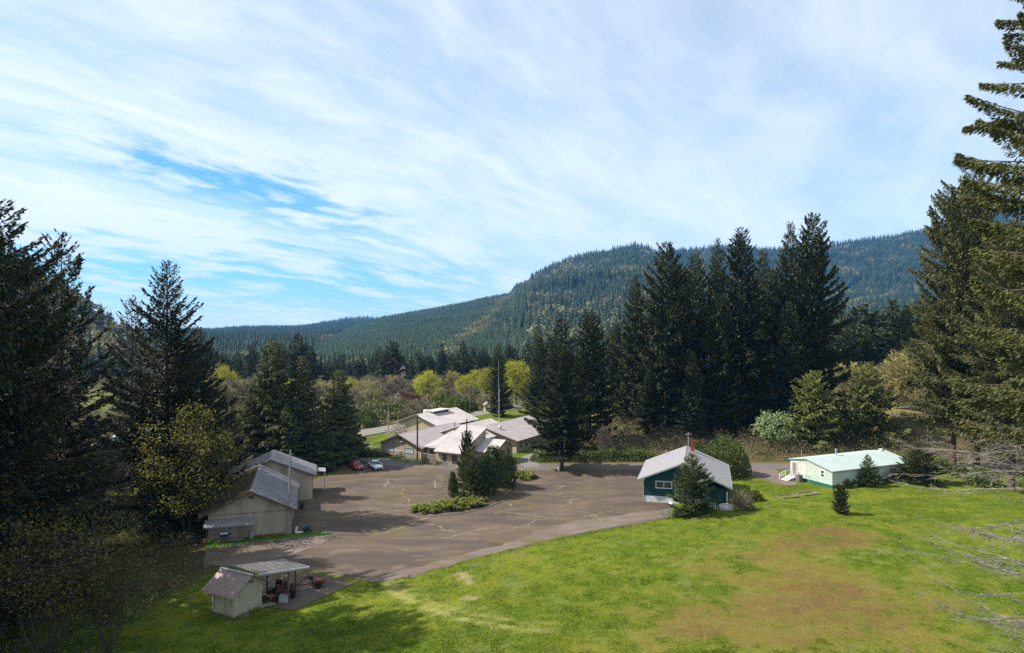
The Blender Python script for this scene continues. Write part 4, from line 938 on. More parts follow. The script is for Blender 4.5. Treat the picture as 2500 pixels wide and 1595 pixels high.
def tractor(x, y, rz):
    t = thing('tractor', 'old dark red tractor parked in the shade of the lean-to', 'tractor', (x, y, .06), rz)
    b = MB(); b.prism([(.1, .62), (1.75, .66), (1.85, .8), (1.85, 1.15), (1.7, 1.22), (.35, 1.28), (.1, 1.15)], 'y', -.28, .28); b.build('bonnet', M['tractor_red'], t)
    b = MB(); b.box(-.75, .2, -.25, .25, .55, .95); b.box(.2, 1.7, -.18, .18, .45, .64); b.build('chassis', M['rust'], t)
    for s in (-1, 1):
        w = MB().lathe([(.3, -.17), (.58, -.18), (.66, -.10), (.66, .10), (.58, .18), (.3, .17)], (-.55, s * .68, .66), 20, 'y').build('rear_wheel', M['rubber'], t)
        MB().lathe([(.05, -.12), (.32, -.06), (.32, .06), (.05, .12)], (-.55, s * .68, .66), 16, 'y').build('rim', M['tractor_red'], w)
        w = MB().lathe([(.16, -.09), (.34, -.10), (.38, -.05), (.38, .05), (.34, .10), (.16, .09)], (1.45, s * .55, .38), 16, 'y').build('front_wheel', M['rubber'], t)
        MB().lathe([(.04, -.07), (.18, -.04), (.18, .04), (.04, .07)], (1.45, s * .55, .38), 12, 'y').build('rim', M['tractor_red'], w)
        f = MB(); pts = [(math.cos(a) * .76, math.sin(a) * .76) for a in np.linspace(.3, 2.7, 9)]
        for (a, c), (a2, c2) in zip(pts[:-1], pts[1:]): f.slab([(-.55 + a, s * .68 - .2, .66 + c), (-.55 + a2, s * .68 - .2, .66 + c2), (-.55 + a2, s * .68 + .2, .66 + c2), (-.55 + a, s * .68 + .2, .66 + c)], .03)
        f.build('mudguard', M['tractor_red'], t)
    MB().box(-.6, -.2, -.22, .22, .96, 1.04).box(-.66, -.6, -.22, .22, .96, 1.3).build('seat', M['black'], t)
    MB().lathe([(.17, 0), (.2, .02), (.17, .04)], (.08, 0, 1.42), 14).tube((.3, 0, 1.15), (.08, 0, 1.43), .02).build('steering_wheel', M['black'], t)
    MB().tube((1.2, .12, 1.2), (1.2, .12, 1.85), .035).build('exhaust', M['rust'], t)
tractor(-22.6, 68.3, 1.9)
def yard_gear():
    x, y = gp(745, 1440); t = thing('implement', 'rusty field implement with a raised red arm beside the lean-to post', 'farm implement', (x, y, .06), .5)
    MB().box(.7, 2.0, -.35, .35, .55, .75).box(.75, 1.95, -.33, .33, .35, .56).build('hopper', M['rust'], t)
    MB().tube((-1.4, 0, .5), (.8, 0, .5), .06).build('drawbar', M['rust'], t); MB().tube((-.9, .1, .5), (.35, .1, 1.25), .06, .05).build('arm', M['tractor_red'], t)
    for s in (-1, 1):
        MB().lathe([(.12, -.06), (.3, -.07), (.34, 0), (.3, .07), (.12, .06)], (1.2, s * .5, .34), 16, 'y').build('wheel', M['rubber'], t)
    MB().lathe([(.05, -.2), (.22, -.18), (.25, 0), (.22, .18), (.05, .2)], (.6, .1, 1.05), 14, 'y').build('winch', M['black'], t)
    for a in (.8, 1.2, 1.6): MB().tube((a, -.4, .35), (a + .15, -.6, .05), .03).build('tine', M['rust'], t)
    x, y = gp(694, 1470); t = MB(); t.box(-.42, .42, -.3, .3, 0, .55); t.box(-.45, .45, -.33, .33, .55, .62); t.box(-.2, .2, -.345, -.331, .2, .4); setp(t.build('crate', mat('grey_crate', (.30, .30, .32))), 'grey lidded box on the ground under the lean-to', 'box').location = (x, y, .06)
    x, y = gp(651, 1480); t = MB(); t.box(-.8, .8, -.2, .2, 0, .07); t.box(-.7, .6, -.12, .3, .07, .13); o = setp(t.build('board_pile', M['pole_grey']), 'pale grey boards lying in the grass beside the cream shed', 'boards'); o.location = (x, y, .02); o.rotation_euler.z = .6
    x, y = gp(596, 1506); t = MB(); t.box(-.5, .5, -.12, .12, 0, .09); t.box(-.3, .7, .06, .2, .09, .13); o = setp(t.build('stone_slab', M['concrete']), 'pale slab at the foot of the cream shed', 'slab'); o.location = (x, y, .02); o.rotation_euler.z = 1.0
    for i, (px, py, k, l) in enumerate(((662, 1455, 3, 'added tyre stack nearest the cream shed, darkening the lean-to'), (708, 1448, 2, 'added low tyre stack beside the tractor, darkening the lean-to'), (680, 1440, 4, 'added tall tyre stack at the back, darkening the lean-to'))):  # made-up dark tyres, added to deepen the shade under the roof
        x, y = gp(px, py); st = thing('filler_tyre_stack', l, 'tyres', (x, y, .06), 0, 'added dark tyre stacks under the lean-to')
        for j in range(k): MB().lathe([(.14, 0), (.32, .02), (.38, .12), (.32, .22), (.14, .24)], (.04 * (j % 2), .03 * (j % 3), j * .245), 16).build('tyre', M['rubber'], st)
    x, y = gp(650, 1462); st = thing('filler_scrap_pile', 'added dark pile of scrap timber, darkening the lean-to', 'scrap', (x, y, .06), .9)  # dark planks added as well, to blacken the shaded interior
    for j in range(7): MB().box(-1.0 + .1 * j, 1.1 - .07 * j, -.5 + .14 * j, -.38 + .14 * j, .02 + .07 * (j % 3), .12 + .07 * (j % 3)).build('plank', M['pole_brown'], st)
    x, y = gp(672, 1468); t = MB(); t.lathe([(.12, 0), (.3, .03), (.34, .12), (.3, .21), (.12, .24)], n=18); o = setp(t.build('spare_tyre', M['rubber']), 'loose tyre lying under the lean-to', 'tyre'); o.location = (x, y, .06)
yard_gear()

def building_house():
    g = (.962, -.272); t = thing('green_house', 'dark green house with pale grey roof, white base and red chimney', 'house', (20.4, 105.6, 0), rot_of(g))
    W, Dp, ze, zr, xr = 12.0, 14.0, 3.75, 6.25, 6.0
    w = MB(); w.prism([(0, .95), (W, .95), (W, ze), (xr, zr), (0, ze)], 'y', 0, Dp)
    for i in range(1, 40):
        x = i * W / 40; top = ze + (zr - ze) * (x / xr if x < xr else (W - x) / (W - xr)) - .08; w.box(x - .02, x + .02, -.015, .01, .97, top)
    w.build('wall', M['green_wall'], t)
    MB().box(.02, W - .02, .02, Dp - .02, -.2, .952).build('foundation', M['skirt_white'], t)
    a, b = gable_roof(t, W, Dp, ze, zr, xr, .85, .75, ('shingle', 'shingle'), th=.16, fascia='green_trim')
    # course lines of the shingles
    for s, nm in ((0, a), (1, b)):
        pass
    # forward porch on the right with its own small gable roof
    p = MB(); p.prism([(8.3, 0), (12.4, 0), (12.4, 2.7), (10.3, 3.55), (8.3, 3.3)], 'y', -2.3, -.02); p.build('porch_wall', M['green_wall'], t)
    pr = MB(); sl = (zr - ze) / (W - xr)
    pr.slab([(W + .95, -.74, ze - sl * .95 + .16), (W + .95, -3.0, ze - sl * .95 + .16), (9.9, -3.0, ze + sl * 2.1 + .16), (9.9, -.74, ze + sl * 2.1 + .16)], .15)
    pr.slab([(8.0, -3.0, 3.85), (8.0, -.74, 3.85), (9.88, -.74, ze + sl * 2.1 + .16), (9.88, -3.0, ze + sl * 2.1 + .16)], .13); pr.build('porch_roof', M['shingle'], t)
    fz = ze + sl * 2.1 + .16
    y0, y1 = -3.04, -3.003
    for (x0, z0, x1, z1) in ((8.0, 3.85, 9.89, fz), (9.89, fz, W + .95, ze - sl * .95 + .16)):
        f = MB(); f.add([(x0, y0, z0 - .24), (x1, y0, z1 - .24), (x1, y0, z1), (x0, y0, z0), (x0, y1, z0 - .24), (x1, y1, z1 - .24), (x1, y1, z1), (x0, y1, z0)], [(0, 1, 2, 3), (7, 6, 5, 4), (0, 4, 5, 1), (2, 6, 7, 3), (0, 3, 7, 4), (1, 5, 6, 2)]); f.build('porch_fascia', M['green_trim'], t)
    MB().box(12.1, 12.25, -2.9, -2.75, 0, 2.85).build('porch_post', M['green_trim'], t)
    window(t, 'F', 0, 3.0, 2.15, 2.5, 1.15, 'white', 'glass', 1, .13)
    window(t, 'F', 0, 6.6, 2.15, 1.6, 1.15, 'white', 'glass', 1, .11)
    window(t, 'R', W, 5, 2.0, 1.8, 1.2, 'white', 'glass', 1, .11)
    c = MB(); c.box(6.75, 7.35, 12.0, 12.6, 5.2, 7.55); c.box(6.70, 7.40, 11.95, 12.65, 7.55, 7.68); ch = c.build('chimney', M['brick_red'], t)
    MB().box(6.85, 7.25, 12.1, 12.5, 7.68, 7.78).build('flue', M['black'], ch)
    for x, y, z, h in ((9.6, 6.5, 5.0, .5), (2.6, 12.6, 4.9, 1.0), (9.9, 11.0, 4.85, .4)): MB().tube((x, y, z - .2), (x, y, z + h), .05).build('vent_pipe', M['steel'], t)
    MB().tube((.15, -.9, 3.55), (-.02, -.03, 3.2), .04).tube((-.04, -.04, 3.2), (-.04, -.04, .15), .04).build('downspout', M['green_trim'], t)
    return t
building_house()
def house_clutter():
    # ramp slab and rails
    sheet('concrete_slab', [gp(*p) for p in [(1572, 1226), (1640, 1230), (1642, 1238), (1568, 1241)]], .035, M['lot'])
    # handrails on the lawn edge
    x, y = gp(1628, 1266); t = thing('handrail', 'grey green wooden handrail at the lawn edge left of the young fir', 'handrail', (x, y, gzf(x, y)), .10)
    for xx in (-.7, .75): MB().box(xx - .05, xx + .05, -.05, .05, -.2, .95).build('post', M['green_trim'], t)
    MB().add([(-1.1, -.05, .93), (.95, -.05, 1.15), (.95, .05, 1.15), (-1.1, .05, .93), (-1.1, -.05, 1.02), (.95, -.05, 1.24), (.95, .05, 1.24), (-1.1, .05, 1.02)], [(0, 3, 2, 1), (4, 5, 6, 7), (0, 1, 5, 4), (1, 2, 6, 5), (2, 3, 7, 6), (3, 0, 4, 7)]).build('rail', M['green_trim'], t)
    MB().box(-.75, .8, -.04, .04, .5, .58).build('rail', M['green_trim'], t); MB().tube((-1.0, 0, .92), (-.7, 0, .45), .035, n=4).build('brace', M['green_trim'], t)
    x, y = gp(1746, 1246); t = thing('railing', 'pale green railing beside the porch of the green house', 'railing', (x, y, gzf(x, y)), .28)
    for xx in (-1.0, 0.1, 1.15): MB().box(xx - .05, xx + .05, -.05, .05, -.2, 1.05).build('post', M['green_trim'], t)
    for z in (.2, .6, 1.05): MB().box(-1.05, 1.2, -.035, .035, z, z + .08).build('rail', M['green_trim'], t)
    x, y = gp(1772, 1253); t = MB(); rg = np.random.default_rng(3)
    prof = [(.95, -.1), (1.02, .2), (.95, .45), (.78, .62), (.35, .72)]; t.lathe(prof, n=13)
    t.v = [(a * 1.25 * (1 + .18 * math.sin(5 * math.atan2(b, a) + 4 * c)), b * (1 + .15 * math.cos(3 * math.atan2(b, a) - 3 * c)), c + .10 * math.sin(a * 5 + b * 4)) for a, b, c in t.v]
    setp(t.build('covered_pile', mat('dirty_white_tarp', (.47, .41, .39), .8, .2, vary=.25, dirt=(.15, .09, .06), dirtamt=.9)), 'low pile under a dirty white tarp on the lawn beside the railing', 'pile').location = (x, y, gzf(x, y))
    x, y = gp(1638, 1231); t = MB(); t.lathe([(.42, 0), (.36, .16), (.2, .25)], n=14); setp(t.build('basin', M['white']), 'upturned white basin on the slab before the green house', 'basin').location = (x, y, .03)
    for i, (px, py, c, l) in enumerate(((1796, 1162, 'pinkwhite', 'faded pink and white cone beside the laurel, nearest the house'), (1807, 1161, 'orange', 'orange cone in the middle of three by the laurel'), (1818.5, 1163, 'orange', 'orange cone out on the grass, farthest from the laurel'))):
        x, y = gp(px, py); t = thing('traffic_cone', l, 'cone', (x, y, .02), group='cones on the grass by the laurel')
        MB().box(-.22, .22, -.22, .22, 0, .05).build('base', M[c], t); MB().lathe([(.17, .05), (.05, .95), (.04, .97)], n=12).build('cone', M[c], t)
        MB().lathe([(.128, .45), (.098, .66)], n=12).build('band', M['white'], t)
    x, y = gp(1364, 1150); t = MB(); t.lathe([(.22, 0), (.2, .2), (.24, .5), (.2, .85), (.1, .95), (.16, 1.1), (.13, 1.3), (.05, 1.36)], n=12); setp(t.build('stone_figure', M['white']), 'small white garden post beside the trunk of the lone fir', 'garden ornament').location = (x, y, .02)
house_clutter()

def building_mobile():
    g = (.915, .403); t = thing('mobile_home', 'long mint green mobile home with pale metal roof and white steps', 'mobile home', (53.3, 113.7, 0), rot_of(g))
    L, Wd, ze, zr, yr = 19.5, 9.0, 2.85, 4.0, 5.4       # local x along the long side, y up the gable end
    w = MB(); w.prism([(0, .55), (Wd, .55), (Wd, 3.35), (yr, zr), (0, ze)], 'x', 0, L)
    for i in range(1, 24):
        y = i * Wd / 24; top = (ze + (zr - ze) * y / yr if y < yr else zr + (3.35 - zr) * (y - yr) / (Wd - yr)) - .08; w.box(-.014, .01, y - .02, y + .02, .57, top)
    for i in range(1, 50): x = i * L / 50; w.box(x - .02, x + .02, -.014, .01, .57, ze - .05)
    w.build('wall', M['mint'], t)
    MB().box(.05, L - .05, .05, Wd - .05, -.2, .552).build('skirting', M['teal_skirt'], t)
    oh = .22; sl = (zr - ze) / yr; s2 = (zr - 3.35) / (Wd - yr)
    roof_plane([(L + oh, -oh, ze - sl * oh + .12), (-oh, -oh, ze - sl * oh + .12), (-oh, yr, zr + .12), (L + oh, yr, zr + .12)], .10, .60, .022).build('roof', M['mint_roof'], t)
    roof_plane([(-oh, Wd + oh, 3.35 - s2 * oh + .12), (L + oh, Wd + oh, 3.35 - s2 * oh + .12), (L + oh, yr, zr + .12), (-oh, yr, zr + .12)], .10, .60, .022).build('roof', M['mint_roof'], t)
    for (y0, z0, y1, z1) in ((-oh, ze - sl * oh + .12, yr, zr + .12), (yr, zr + .12, Wd + oh, 3.35 - s2 * oh + .12)):
        for x0, x1 in ((-oh - .03, -oh - .003), (L + oh + .003, L + oh + .03)):
            f = MB(); f.add([(x0, y0, z0 - .16), (x0, y1, z1 - .16), (x0, y1, z1), (x0, y0, z0), (x1, y0, z0 - .16), (x1, y1, z1 - .16), (x1, y1, z1), (x1, y0, z0)], [(0, 1, 2, 3), (7, 6, 5, 4), (0, 4, 5, 1), (2, 6, 7, 3), (0, 3, 7, 4), (1, 5, 6, 2)]); f.build('fascia', M['green_trim'], t)
    MB().box(-oh, L + oh, -oh - .10, -oh - .003, ze - sl * oh - .02, ze - sl * oh + .10).build('gutter', M['metal_grey'], t)
    MB().box(-.03, -.003, yr - .02, yr + .03, .56, zr - .1).build('joint', M['trim_brown'], t)
    window(t, 'L', 0, 1.95, 1.45, .95, 1.35, 'white', 'glass', 0, .16, True)
    window(t, 'L', 0, 6.05, 1.25, 1.5, 1.65, 'white', 'curtain', 1, .13)
    d = MB(); front_box(d, 'L', 7.35, 8.65, .62, .72, .004, .06, 0); front_box(d, 'L', 7.35, 7.5, .72, 2.95, .004, .06, 0); front_box(d, 'L', 8.5, 8.65, .72, 2.95, .004, .06, 0); front_box(d, 'L', 7.35, 8.65, 2.95, 3.08, .004, .06, 0)
    dr = d.build('door', M['white'], t); front_box(MB(), 'L', 7.5, 8.5, .72, 2.95, .003, .03, 0).build('door_panel', mat('dim_screen_door', (.22, .17, .15), .5, .4), dr)
    # steps out from the door
    st = thing('steps', 'white wooden entry steps with handrails at the mint green mobile home', 'steps', (53.3, 113.7, 0), rot_of(g))
    MB().box(-1.3, -.07, 7.1, 8.9, .44, .52).build('landing', M['white'], st)
    for k in range(4): MB().box(-1.62 - .32 * k, -1.30 - .32 * k, 7.2, 8.8, .34 - .11 * k, .41 - .11 * k).build('tread', M['white'], st)
    for y in (7.12, 8.82):
        MB().box(-1.3, -1.2, y, y + .08, -.1, 1.4).build('post', M['white'], st); MB().box(-2.75, -2.65, y, y + .08, -.1, .95).build('post', M['white'], st); MB().box(-.16, -.08, y, y + .08, 0, 1.5).build('post', M['white'], st)
        for z0 in (.88, .45): MB().add([(-2.7, y, z0), (-1.25, y, z0 + .5), (-1.25, y + .07, z0 + .5), (-2.7, y + .07, z0), (-2.7, y, z0 + .1), (-1.25, y, z0 + .6), (-1.25, y + .07, z0 + .6), (-2.7, y + .07, z0 + .1)], [(0, 3, 2, 1), (4, 5, 6, 7), (0, 1, 5, 4), (1, 2, 6, 5), (2, 3, 7, 6), (3, 0, 4, 7)]).build('handrail', M['white'], st)
        MB().box(-1.25, -.1, y, y + .07, 1.36, 1.46).build('handrail', M['white'], st)
    # heat pump, pipes
    def loc(x, y): a = t.rotation_euler.z; return (53.3 + math.cos(a) * x - math.sin(a) * y, 113.7 + math.sin(a) * x + math.cos(a) * y)
    x, y = loc(-1.0, 6.1); a = thing('heat_pump', 'grey heat pump box beside the white steps', 'heat pump', (x, y, gzf(x, y)), rot_of(g))
    MB().box(-.42, .42, -.45, .45, .05, 1.15).build('cabinet', mat('grey_cabinet', (.13, .115, .12)), a); MB().lathe([(.34, 1.16), (.36, 1.18), (.1, 1.2)], n=16).build('fan_guard', M['black'], a); MB().box(-.5, .5, -.5, .5, -.1, .05).build('pad', M['concrete'], a)
    c = MB().tube((7.2, yr + .1, zr - .1), (7.2, yr + .1, zr + 1.05), .13, n=12); c.lathe([(.24, 0), (.24, .06), (.1, .14)], (7.2, yr + .1, zr + 1.08), 12); c.build('stove_pipe', M['steel'], t)
    MB().box(L - 1.2, L - .6, yr - .3, yr + .3, zr + .1, zr + .42).build('roof_vent', M['white'], t)
    MB().tube((1.4, Wd - 1.2, 3.4), (1.4, Wd - 1.2, 5.2), .035).build('service_mast', M['steel'], t)
    x, y = loc(-.25, 4.6); o = MB().tube((0, 0, -.1), (0, 0, 1.1), .025).box(-.09, .09, -.06, .06, 1.1, 1.28).build('yard_tap', M['steel']); setp(o, 'slim grey meter post by the mint wall joint', 'post'); o.location = (x, y, gzf(x, y))
    for i, (px, py, sx, l) in enumerate(((1922, 1213, 1.65, 'low timber framed garden bed farther from the mobile home'), (1972, 1204, 1.7, 'low timber framed garden bed nearer the mobile home'))):
        x, y = gp(px, py, .3); b = thing('garden_bed', l, 'garden bed', (x, y, gzf(x, y)), .42, 'timber garden beds on the lawn')
        for q in ((-sx / 1, sx, -.85, -.73), (-sx, sx, .73, .85)): MB().box(q[0], q[1], q[2], q[3], -.05, .22).build('plank', M['wood_old'], b)
        for q in (-sx + .001, sx - .121): MB().box(q, q + .12, -.728, .728, -.05, .215).build('plank', M['wood_old'], b)
        MB().box(-sx + .12, sx - .12, -.72, .72, -.05, .10).build('soil', mat('weedy_soil', (.11, .13, .03), .95, .05, vary=.4), b)
    for i, (px, py, s, l) in enumerate(((2059, 1186, 1., 'white tub planter nearest the mint green corner'), (2087, 1187, .8, 'small white tub planter second from the mint corner'), (2122, 1184, 1.25, 'widest white tub planter before the bush by the long wall'), (2147, 1181, 1.1, 'white tub planter farthest along the long mint wall'))):
        x, y = gp(px, py); o = MB().lathe([(.42, -.05), (.5, .15), (.62, .42), (.66, .46), (.58, .46), (.5, .36)], n=18).mesh('planter', M['white'], True); o = link('planter', o); o.location = (x, y, gzf(x, y)); o.scale = (s, s, s); setp(o, l, 'planter', 'white tub planters along the mobile home')
building_mobile()

def building_school():
    g = (.866, -.5); a = rot_of(g)
    wallm = 'tan_wall2'
    # west wing
    t = thing('office_building', 'rambling beige board building with several pale pinkish roofs behind the chain link fence', 'building', (-27.6, 143.6, 0), a)
    W, Dp, ze, zr = 10.6, 19.0, 2.65, 4.75
    gable_walls(W, Dp, ze, zr, W / 2, .45, .03).build('wall', M[wallm], t)
    gable_roof(t, W, Dp, ze, zr, W / 2, .8, .8, ('comp_pale', 'comp_pale'), th=.14, fascia='trim_brown')
    window(t, 'F', 0, 2.5, .95, 1.9, 1.15, 'trim_brown', 'glass_blue', 1, .08); window(t, 'F', 0, 7.6, .95, 2.1, 1.15, 'trim_brown', 'glass_blue', 2, .08)
    MB().box(5.0, 5.7, -.06, -.004, 3.6, 4.1).build('gable_vent', M['trim_brown'], t); MB().box(5.3, 5.9, -.32, -.03, 3.25, 3.42).build('floodlight', M['white'], t)
    # connecting slope (local coordinates: x along g, y along (.5,.866))
    P = lambda wx, wy: ((wx + 27.6) * g[0] + (wy - 143.6) * g[1], -(wx + 27.6) * g[1] + (wy - 143.6) * g[0])
    x0, y0 = P(-18.0, 138.4); x1, y1 = P(-14.6, 136.6)
    MB().prism([(1.0, -.1), (13, -.1), (13, 4.4), (1.0, 2.6)], 'x', x0 + .25, x1 + 1.8).build('wall', M[wallm], t)
    roof_plane([(x0 + .1, .2, 2.72), (x1 + 1.9, .2, 2.72), (x1 + 1.9, 14, 5.2), (x0 + .1, 14, 5.2)], .12, .55, .05).build('roof', M['metal_pale'], t)
    # entrance recess
    MB().box(x0 + 1.2, x0 + 2.3, .955, .996, 0, 2.1).build('door', M['trim_brown'], t)
    # tall single-slope wing
    ex0, ey0 = P(-15.2, 133.5); ex1 = ex0 + 6.4; dl = 9.2; zt = 6.55
    w = MB(); w.prism([(ey0 + .4, -.1), (ey0 + dl, -.1), (ey0 + dl, zt - .15), (ey0 + .4, 2.75)], 'x', ex0 + .3, ex1 - .3)
    for i in range(1, 13): x = ex0 + .3 + (ex1 - ex0 - .6) * i / 13; w.box(x - .03, x + .03, ey0 + .37, ey0 + .41, 0, 2.6)
    for i in range(1, 18): y = ey0 + .4 + (dl - .4) * i / 18; w.box(ex1 - .31, ex1 - .27, y - .03, y + .03, 0, 2.6 + (zt - 2.9) * i / 18)
    w.build('wall', M[wallm], t)
    roof_plane([(ex0, ey0 - .3, 2.72), (ex1, ey0 - .3, 2.72), (ex1, ey0 + dl + .3, zt + .12), (ex0, ey0 + dl + .3, zt + .12)], .13, .42, .06, .06).build('roof', M['metal_pale'], t)
    fb = MB(); fb.box(ex0, ex1, ey0 - .34, ey0 - .303, 2.50, 2.72); fb.build('fascia', M['trim_brown'], t)
    window(t, 'F', ey0 + .4, ex0 + 2.1, .95, 1.1, 1.2, 'trim_brown', 'glass', 1, .07); window(t, 'F', ey0 + .4, ex0 + 4.6, .55, 1.2, 1.6, 'trim_brown', 'glass', 0, .07)
    # hub roof
    hx, hy = P(-11.5, 147.0)
    MB().prism([(hx - 4, -.1), (hx + 6, -.1), (hx + 6, 3.4), (hx + .5, 5.6), (hx - 4, 4.0)], 'y', hy, hy + 12).build('wall', M[wallm], t)
    roof_plane([(hx - 5.5, hy + 12.5, 3.7), (hx - 5.5, hy - .6, 3.7), (hx + .5, hy - .6, 5.8), (hx + .5, hy + 12.5, 5.8)], .13, .45, .05).build('roof', M['metal_pale'], t)
    roof_plane([(hx + 6.8, hy - .6, 3.35), (hx + 6.8, hy + 12.5, 3.35), (hx + .5, hy + 12.5, 5.8), (hx + .5, hy - .6, 5.8)], .13, .45, .05).build('roof', M['metal_pale'], t)
    MB().tube((hx - 2.4, hy + 2, 4.5), (hx - 2.4, hy + 2, 6.0), .10).build('vent_pipe', M['trim_brown'], t)
    # small front-right wing
    sx, sy = P(-1.7, 136.3)
    w = MB(); hw = 3.6
    w.prism([(sy - hw, -.1), (sy + hw, -.1), (sy + hw, 2.6), (sy + .4, 4.2), (sy - .4, 4.2), (sy - hw, 2.6)], 'x', sx - 8.5, sx); w.build('wall', M[wallm], t)
    for s in (-1, 1):
        q = [(sx - 9, sy - (hw + .6), 2.45), (sx + .6, sy - (hw + .6), 2.45), (sx + .6, sy, 4.42), (sx - 9, sy, 4.42)] if s < 0 else [(sx + .6, sy + hw + .6, 2.45), (sx - 9, sy + hw + .6, 2.45), (sx - 9, sy, 4.42), (sx + .6, sy, 4.42)]
        roof_plane(q, .12, .45, .05).build('roof', M['metal_pale'], t)
    for k in range(3): window(t, 'R', sx, sy - 2.2 + k * 2.1, .9, 1.0, 1.4, 'trim_brown', 'glass', 0, .07, True)
    # east hall
    t2 = thing('hall', 'beige hall with one wide pale roof slope, right of the tall radio mast', 'building', (-13.6, 154.2, 0), a)
    W2, D2, ze2, zr2 = 16.8, 21.5, 2.75, 5.0
    gable_walls(W2, D2, ze2, zr2, 8.4, .6, .03).build('wall', M[wallm], t2)
    gable_roof(t2, W2, D2, ze2, zr2, 8.4, .75, .8, ('comp_pale', 'comp_pale'), th=.14, fascia='trim_brown')
    for k in range(6): window(t2, 'R', W2, 2.0 + k * 2.4, .9, 1.15, 1.35, 'trim_brown', 'glass', 1, .09)
    window(t2, 'F', 0, 14.6, .8, 1.5, 1.6, 'trim_brown', 'glass_blue', 0, .08, True); MB().box(10.2, 10.9, -.06, -.004, 3.4, 3.9).build('gable_vent', M['trim_brown'], t2)
    MB().lathe([(.16, 0), (.16, .5), (.42, .52), (.46, .7), (.2, .95)], (11.3, 2.4, 4.25), 14).build('roof_fan', M['steel'], t2)
    MB().box(W2 + .05, W2 + .9, 7.7, 8.6, 0, .8).build('heat_pump', M['metal_grey'], t2)
    # back hall with monitor
    t3 = thing('back_hall', 'pale roofed hall with a raised roof monitor, farthest of the beige buildings', 'building', (-29, 172, 0), a)
    gable_walls(13, 16, 2.8, 5.2, 6.5, .6, .03).build('wall', M[wallm], t3); gable_roof(t3, 13, 16, 2.8, 5.2, 6.5, .8, .8, ('metal_pale', 'metal_pale'), th=.14, rib=.5, rib_h=.05, fascia='trim_brown')
    mm = MB(); mm.box(5.2, 7.8, 5, 11.5, 4.3, 5.5); mm.build('monitor', M[wallm], t3); m2 = MB(); m2.slab([(4.9, 4.6, 5.62), (8.1, 4.6, 5.62), (8.1, 11.9, 5.62), (4.9, 11.9, 5.62)], .115); m2.build('monitor_roof', M['metal_pale'], t3)
    cy = MB(); cy.tube((4.4, 6, 4.2), (4.4, 6, 5.7), .5, n=14); cy.build('roof_cowl', M['white'], t3)
    for k in range(4): window(t3, 'R', 7.8, 5.9 + k * 1.55, 4.98, 1.2, .42, 'trim_brown', 'glass', 0, .06)
building_school()

def fence():
    t = thing('chain_link_fence', 'chain link fence with pale posts along the road before the beige buildings', 'fence', (0, 0, 0))
    line = [(-38, 149), (-31.5, 144.4), (-24.6, 139.3), (-22.0, 138.0), (-17.5, 135.3), (-13.5, 132.6), (-6.5, 132.2), (-1.2, 132.4), (1.2, 134.4)]
    wires = MB()
    for (x0, y0), (x1, y1) in zip(line[:-1], line[1:]):
        L = math.hypot(x1 - x0, y1 - y0); n = max(1, round(L / 2.6))
        for k in range(n + 1):
            if k == n and (x1, y1) != line[-1]: continue
            x = x0 + (x1 - x0) * k / n; y = y0 + (y1 - y0) * k / n; MB().tube((x, y, -.2), (x, y, 1.9), .038, n=6).build('post', M['steel'], t)
        MB().tube((x0, y0, 1.86), (x1, y1, 1.86), .028, n=6).build('top_rail', M['steel'], t)
        m = int(L / .16)
        for k in range(m):
            a = k / m; dx, dy = (x1 - x0) / L, (y1 - y0) / L; u = a * L
            for s in (-1, 1):
                u2 = u + s * 1.75
                if 0 <= u2 <= L: wires.add([(x0 + dx * u, y0 + dy * u, .05), (x0 + dx * (u + .010), y0 + dy * (u + .010), .05), (x0 + dx * (u2 + .010), y0 + dy * (u2 + .010), 1.84), (x0 + dx * u2, y0 + dy * u2, 1.84)], [(0, 1, 2, 3)])
    w = wires.build('wire_mesh', M['steel'], t); w['kind'] = 'stuff'
    # gate leaf with diagonal brace
    g = thing('fence_gate', 'pale metal gate with a diagonal brace in the chain link fence', 'gate', (-20.9, 136.2, 0), -.5)
    MB().tube((-1.5, 0, .1), (-1.5, 0, 2.1), .05, n=8).build('stile', M['steel'], g); MB().tube((1.5, 0, .1), (1.5, 0, 2.1), .05, n=8).build('stile', M['steel'], g)
    for z in (.18, 1.1, 2.05): MB().tube((-1.5, 0, z), (1.5, 0, z), .035, n=6).build('rail', M['steel'], g)
    MB().tube((-1.45, .02, 2.0), (1.45, .02, .25), .05, n=6).build('brace', M['white'], g)
    b = thing('board_fence', 'short weathered board fence between the beige building wings', 'fence', (-17.6, 134.9, 0), -.58)
    for k in range(12): MB().box(k * .27, k * .27 + .25, -.02, .02, 0, 1.75 + .05 * (k % 3)).build('board', M['wood_old'], b)
    for z in (.4, 1.4): MB().box(0, 3.24, .022, .07, z, z + .1).build('rail', M['wood_old'], b)
    # guide fence posts along the highway
    f = thing('wire_fence', 'old wire fence with dark posts beside the highway', 'fence', (0, 0, 0))
    for k, (px, py) in enumerate(((941, 1062), (979, 1056), (991, 1052), (1003, 1049))): x, y = gp(px, py); MB().tube((x, y, -.2), (x, y, 1.4), .07, n=6).build('post', M['pole_brown'], f)
fence()

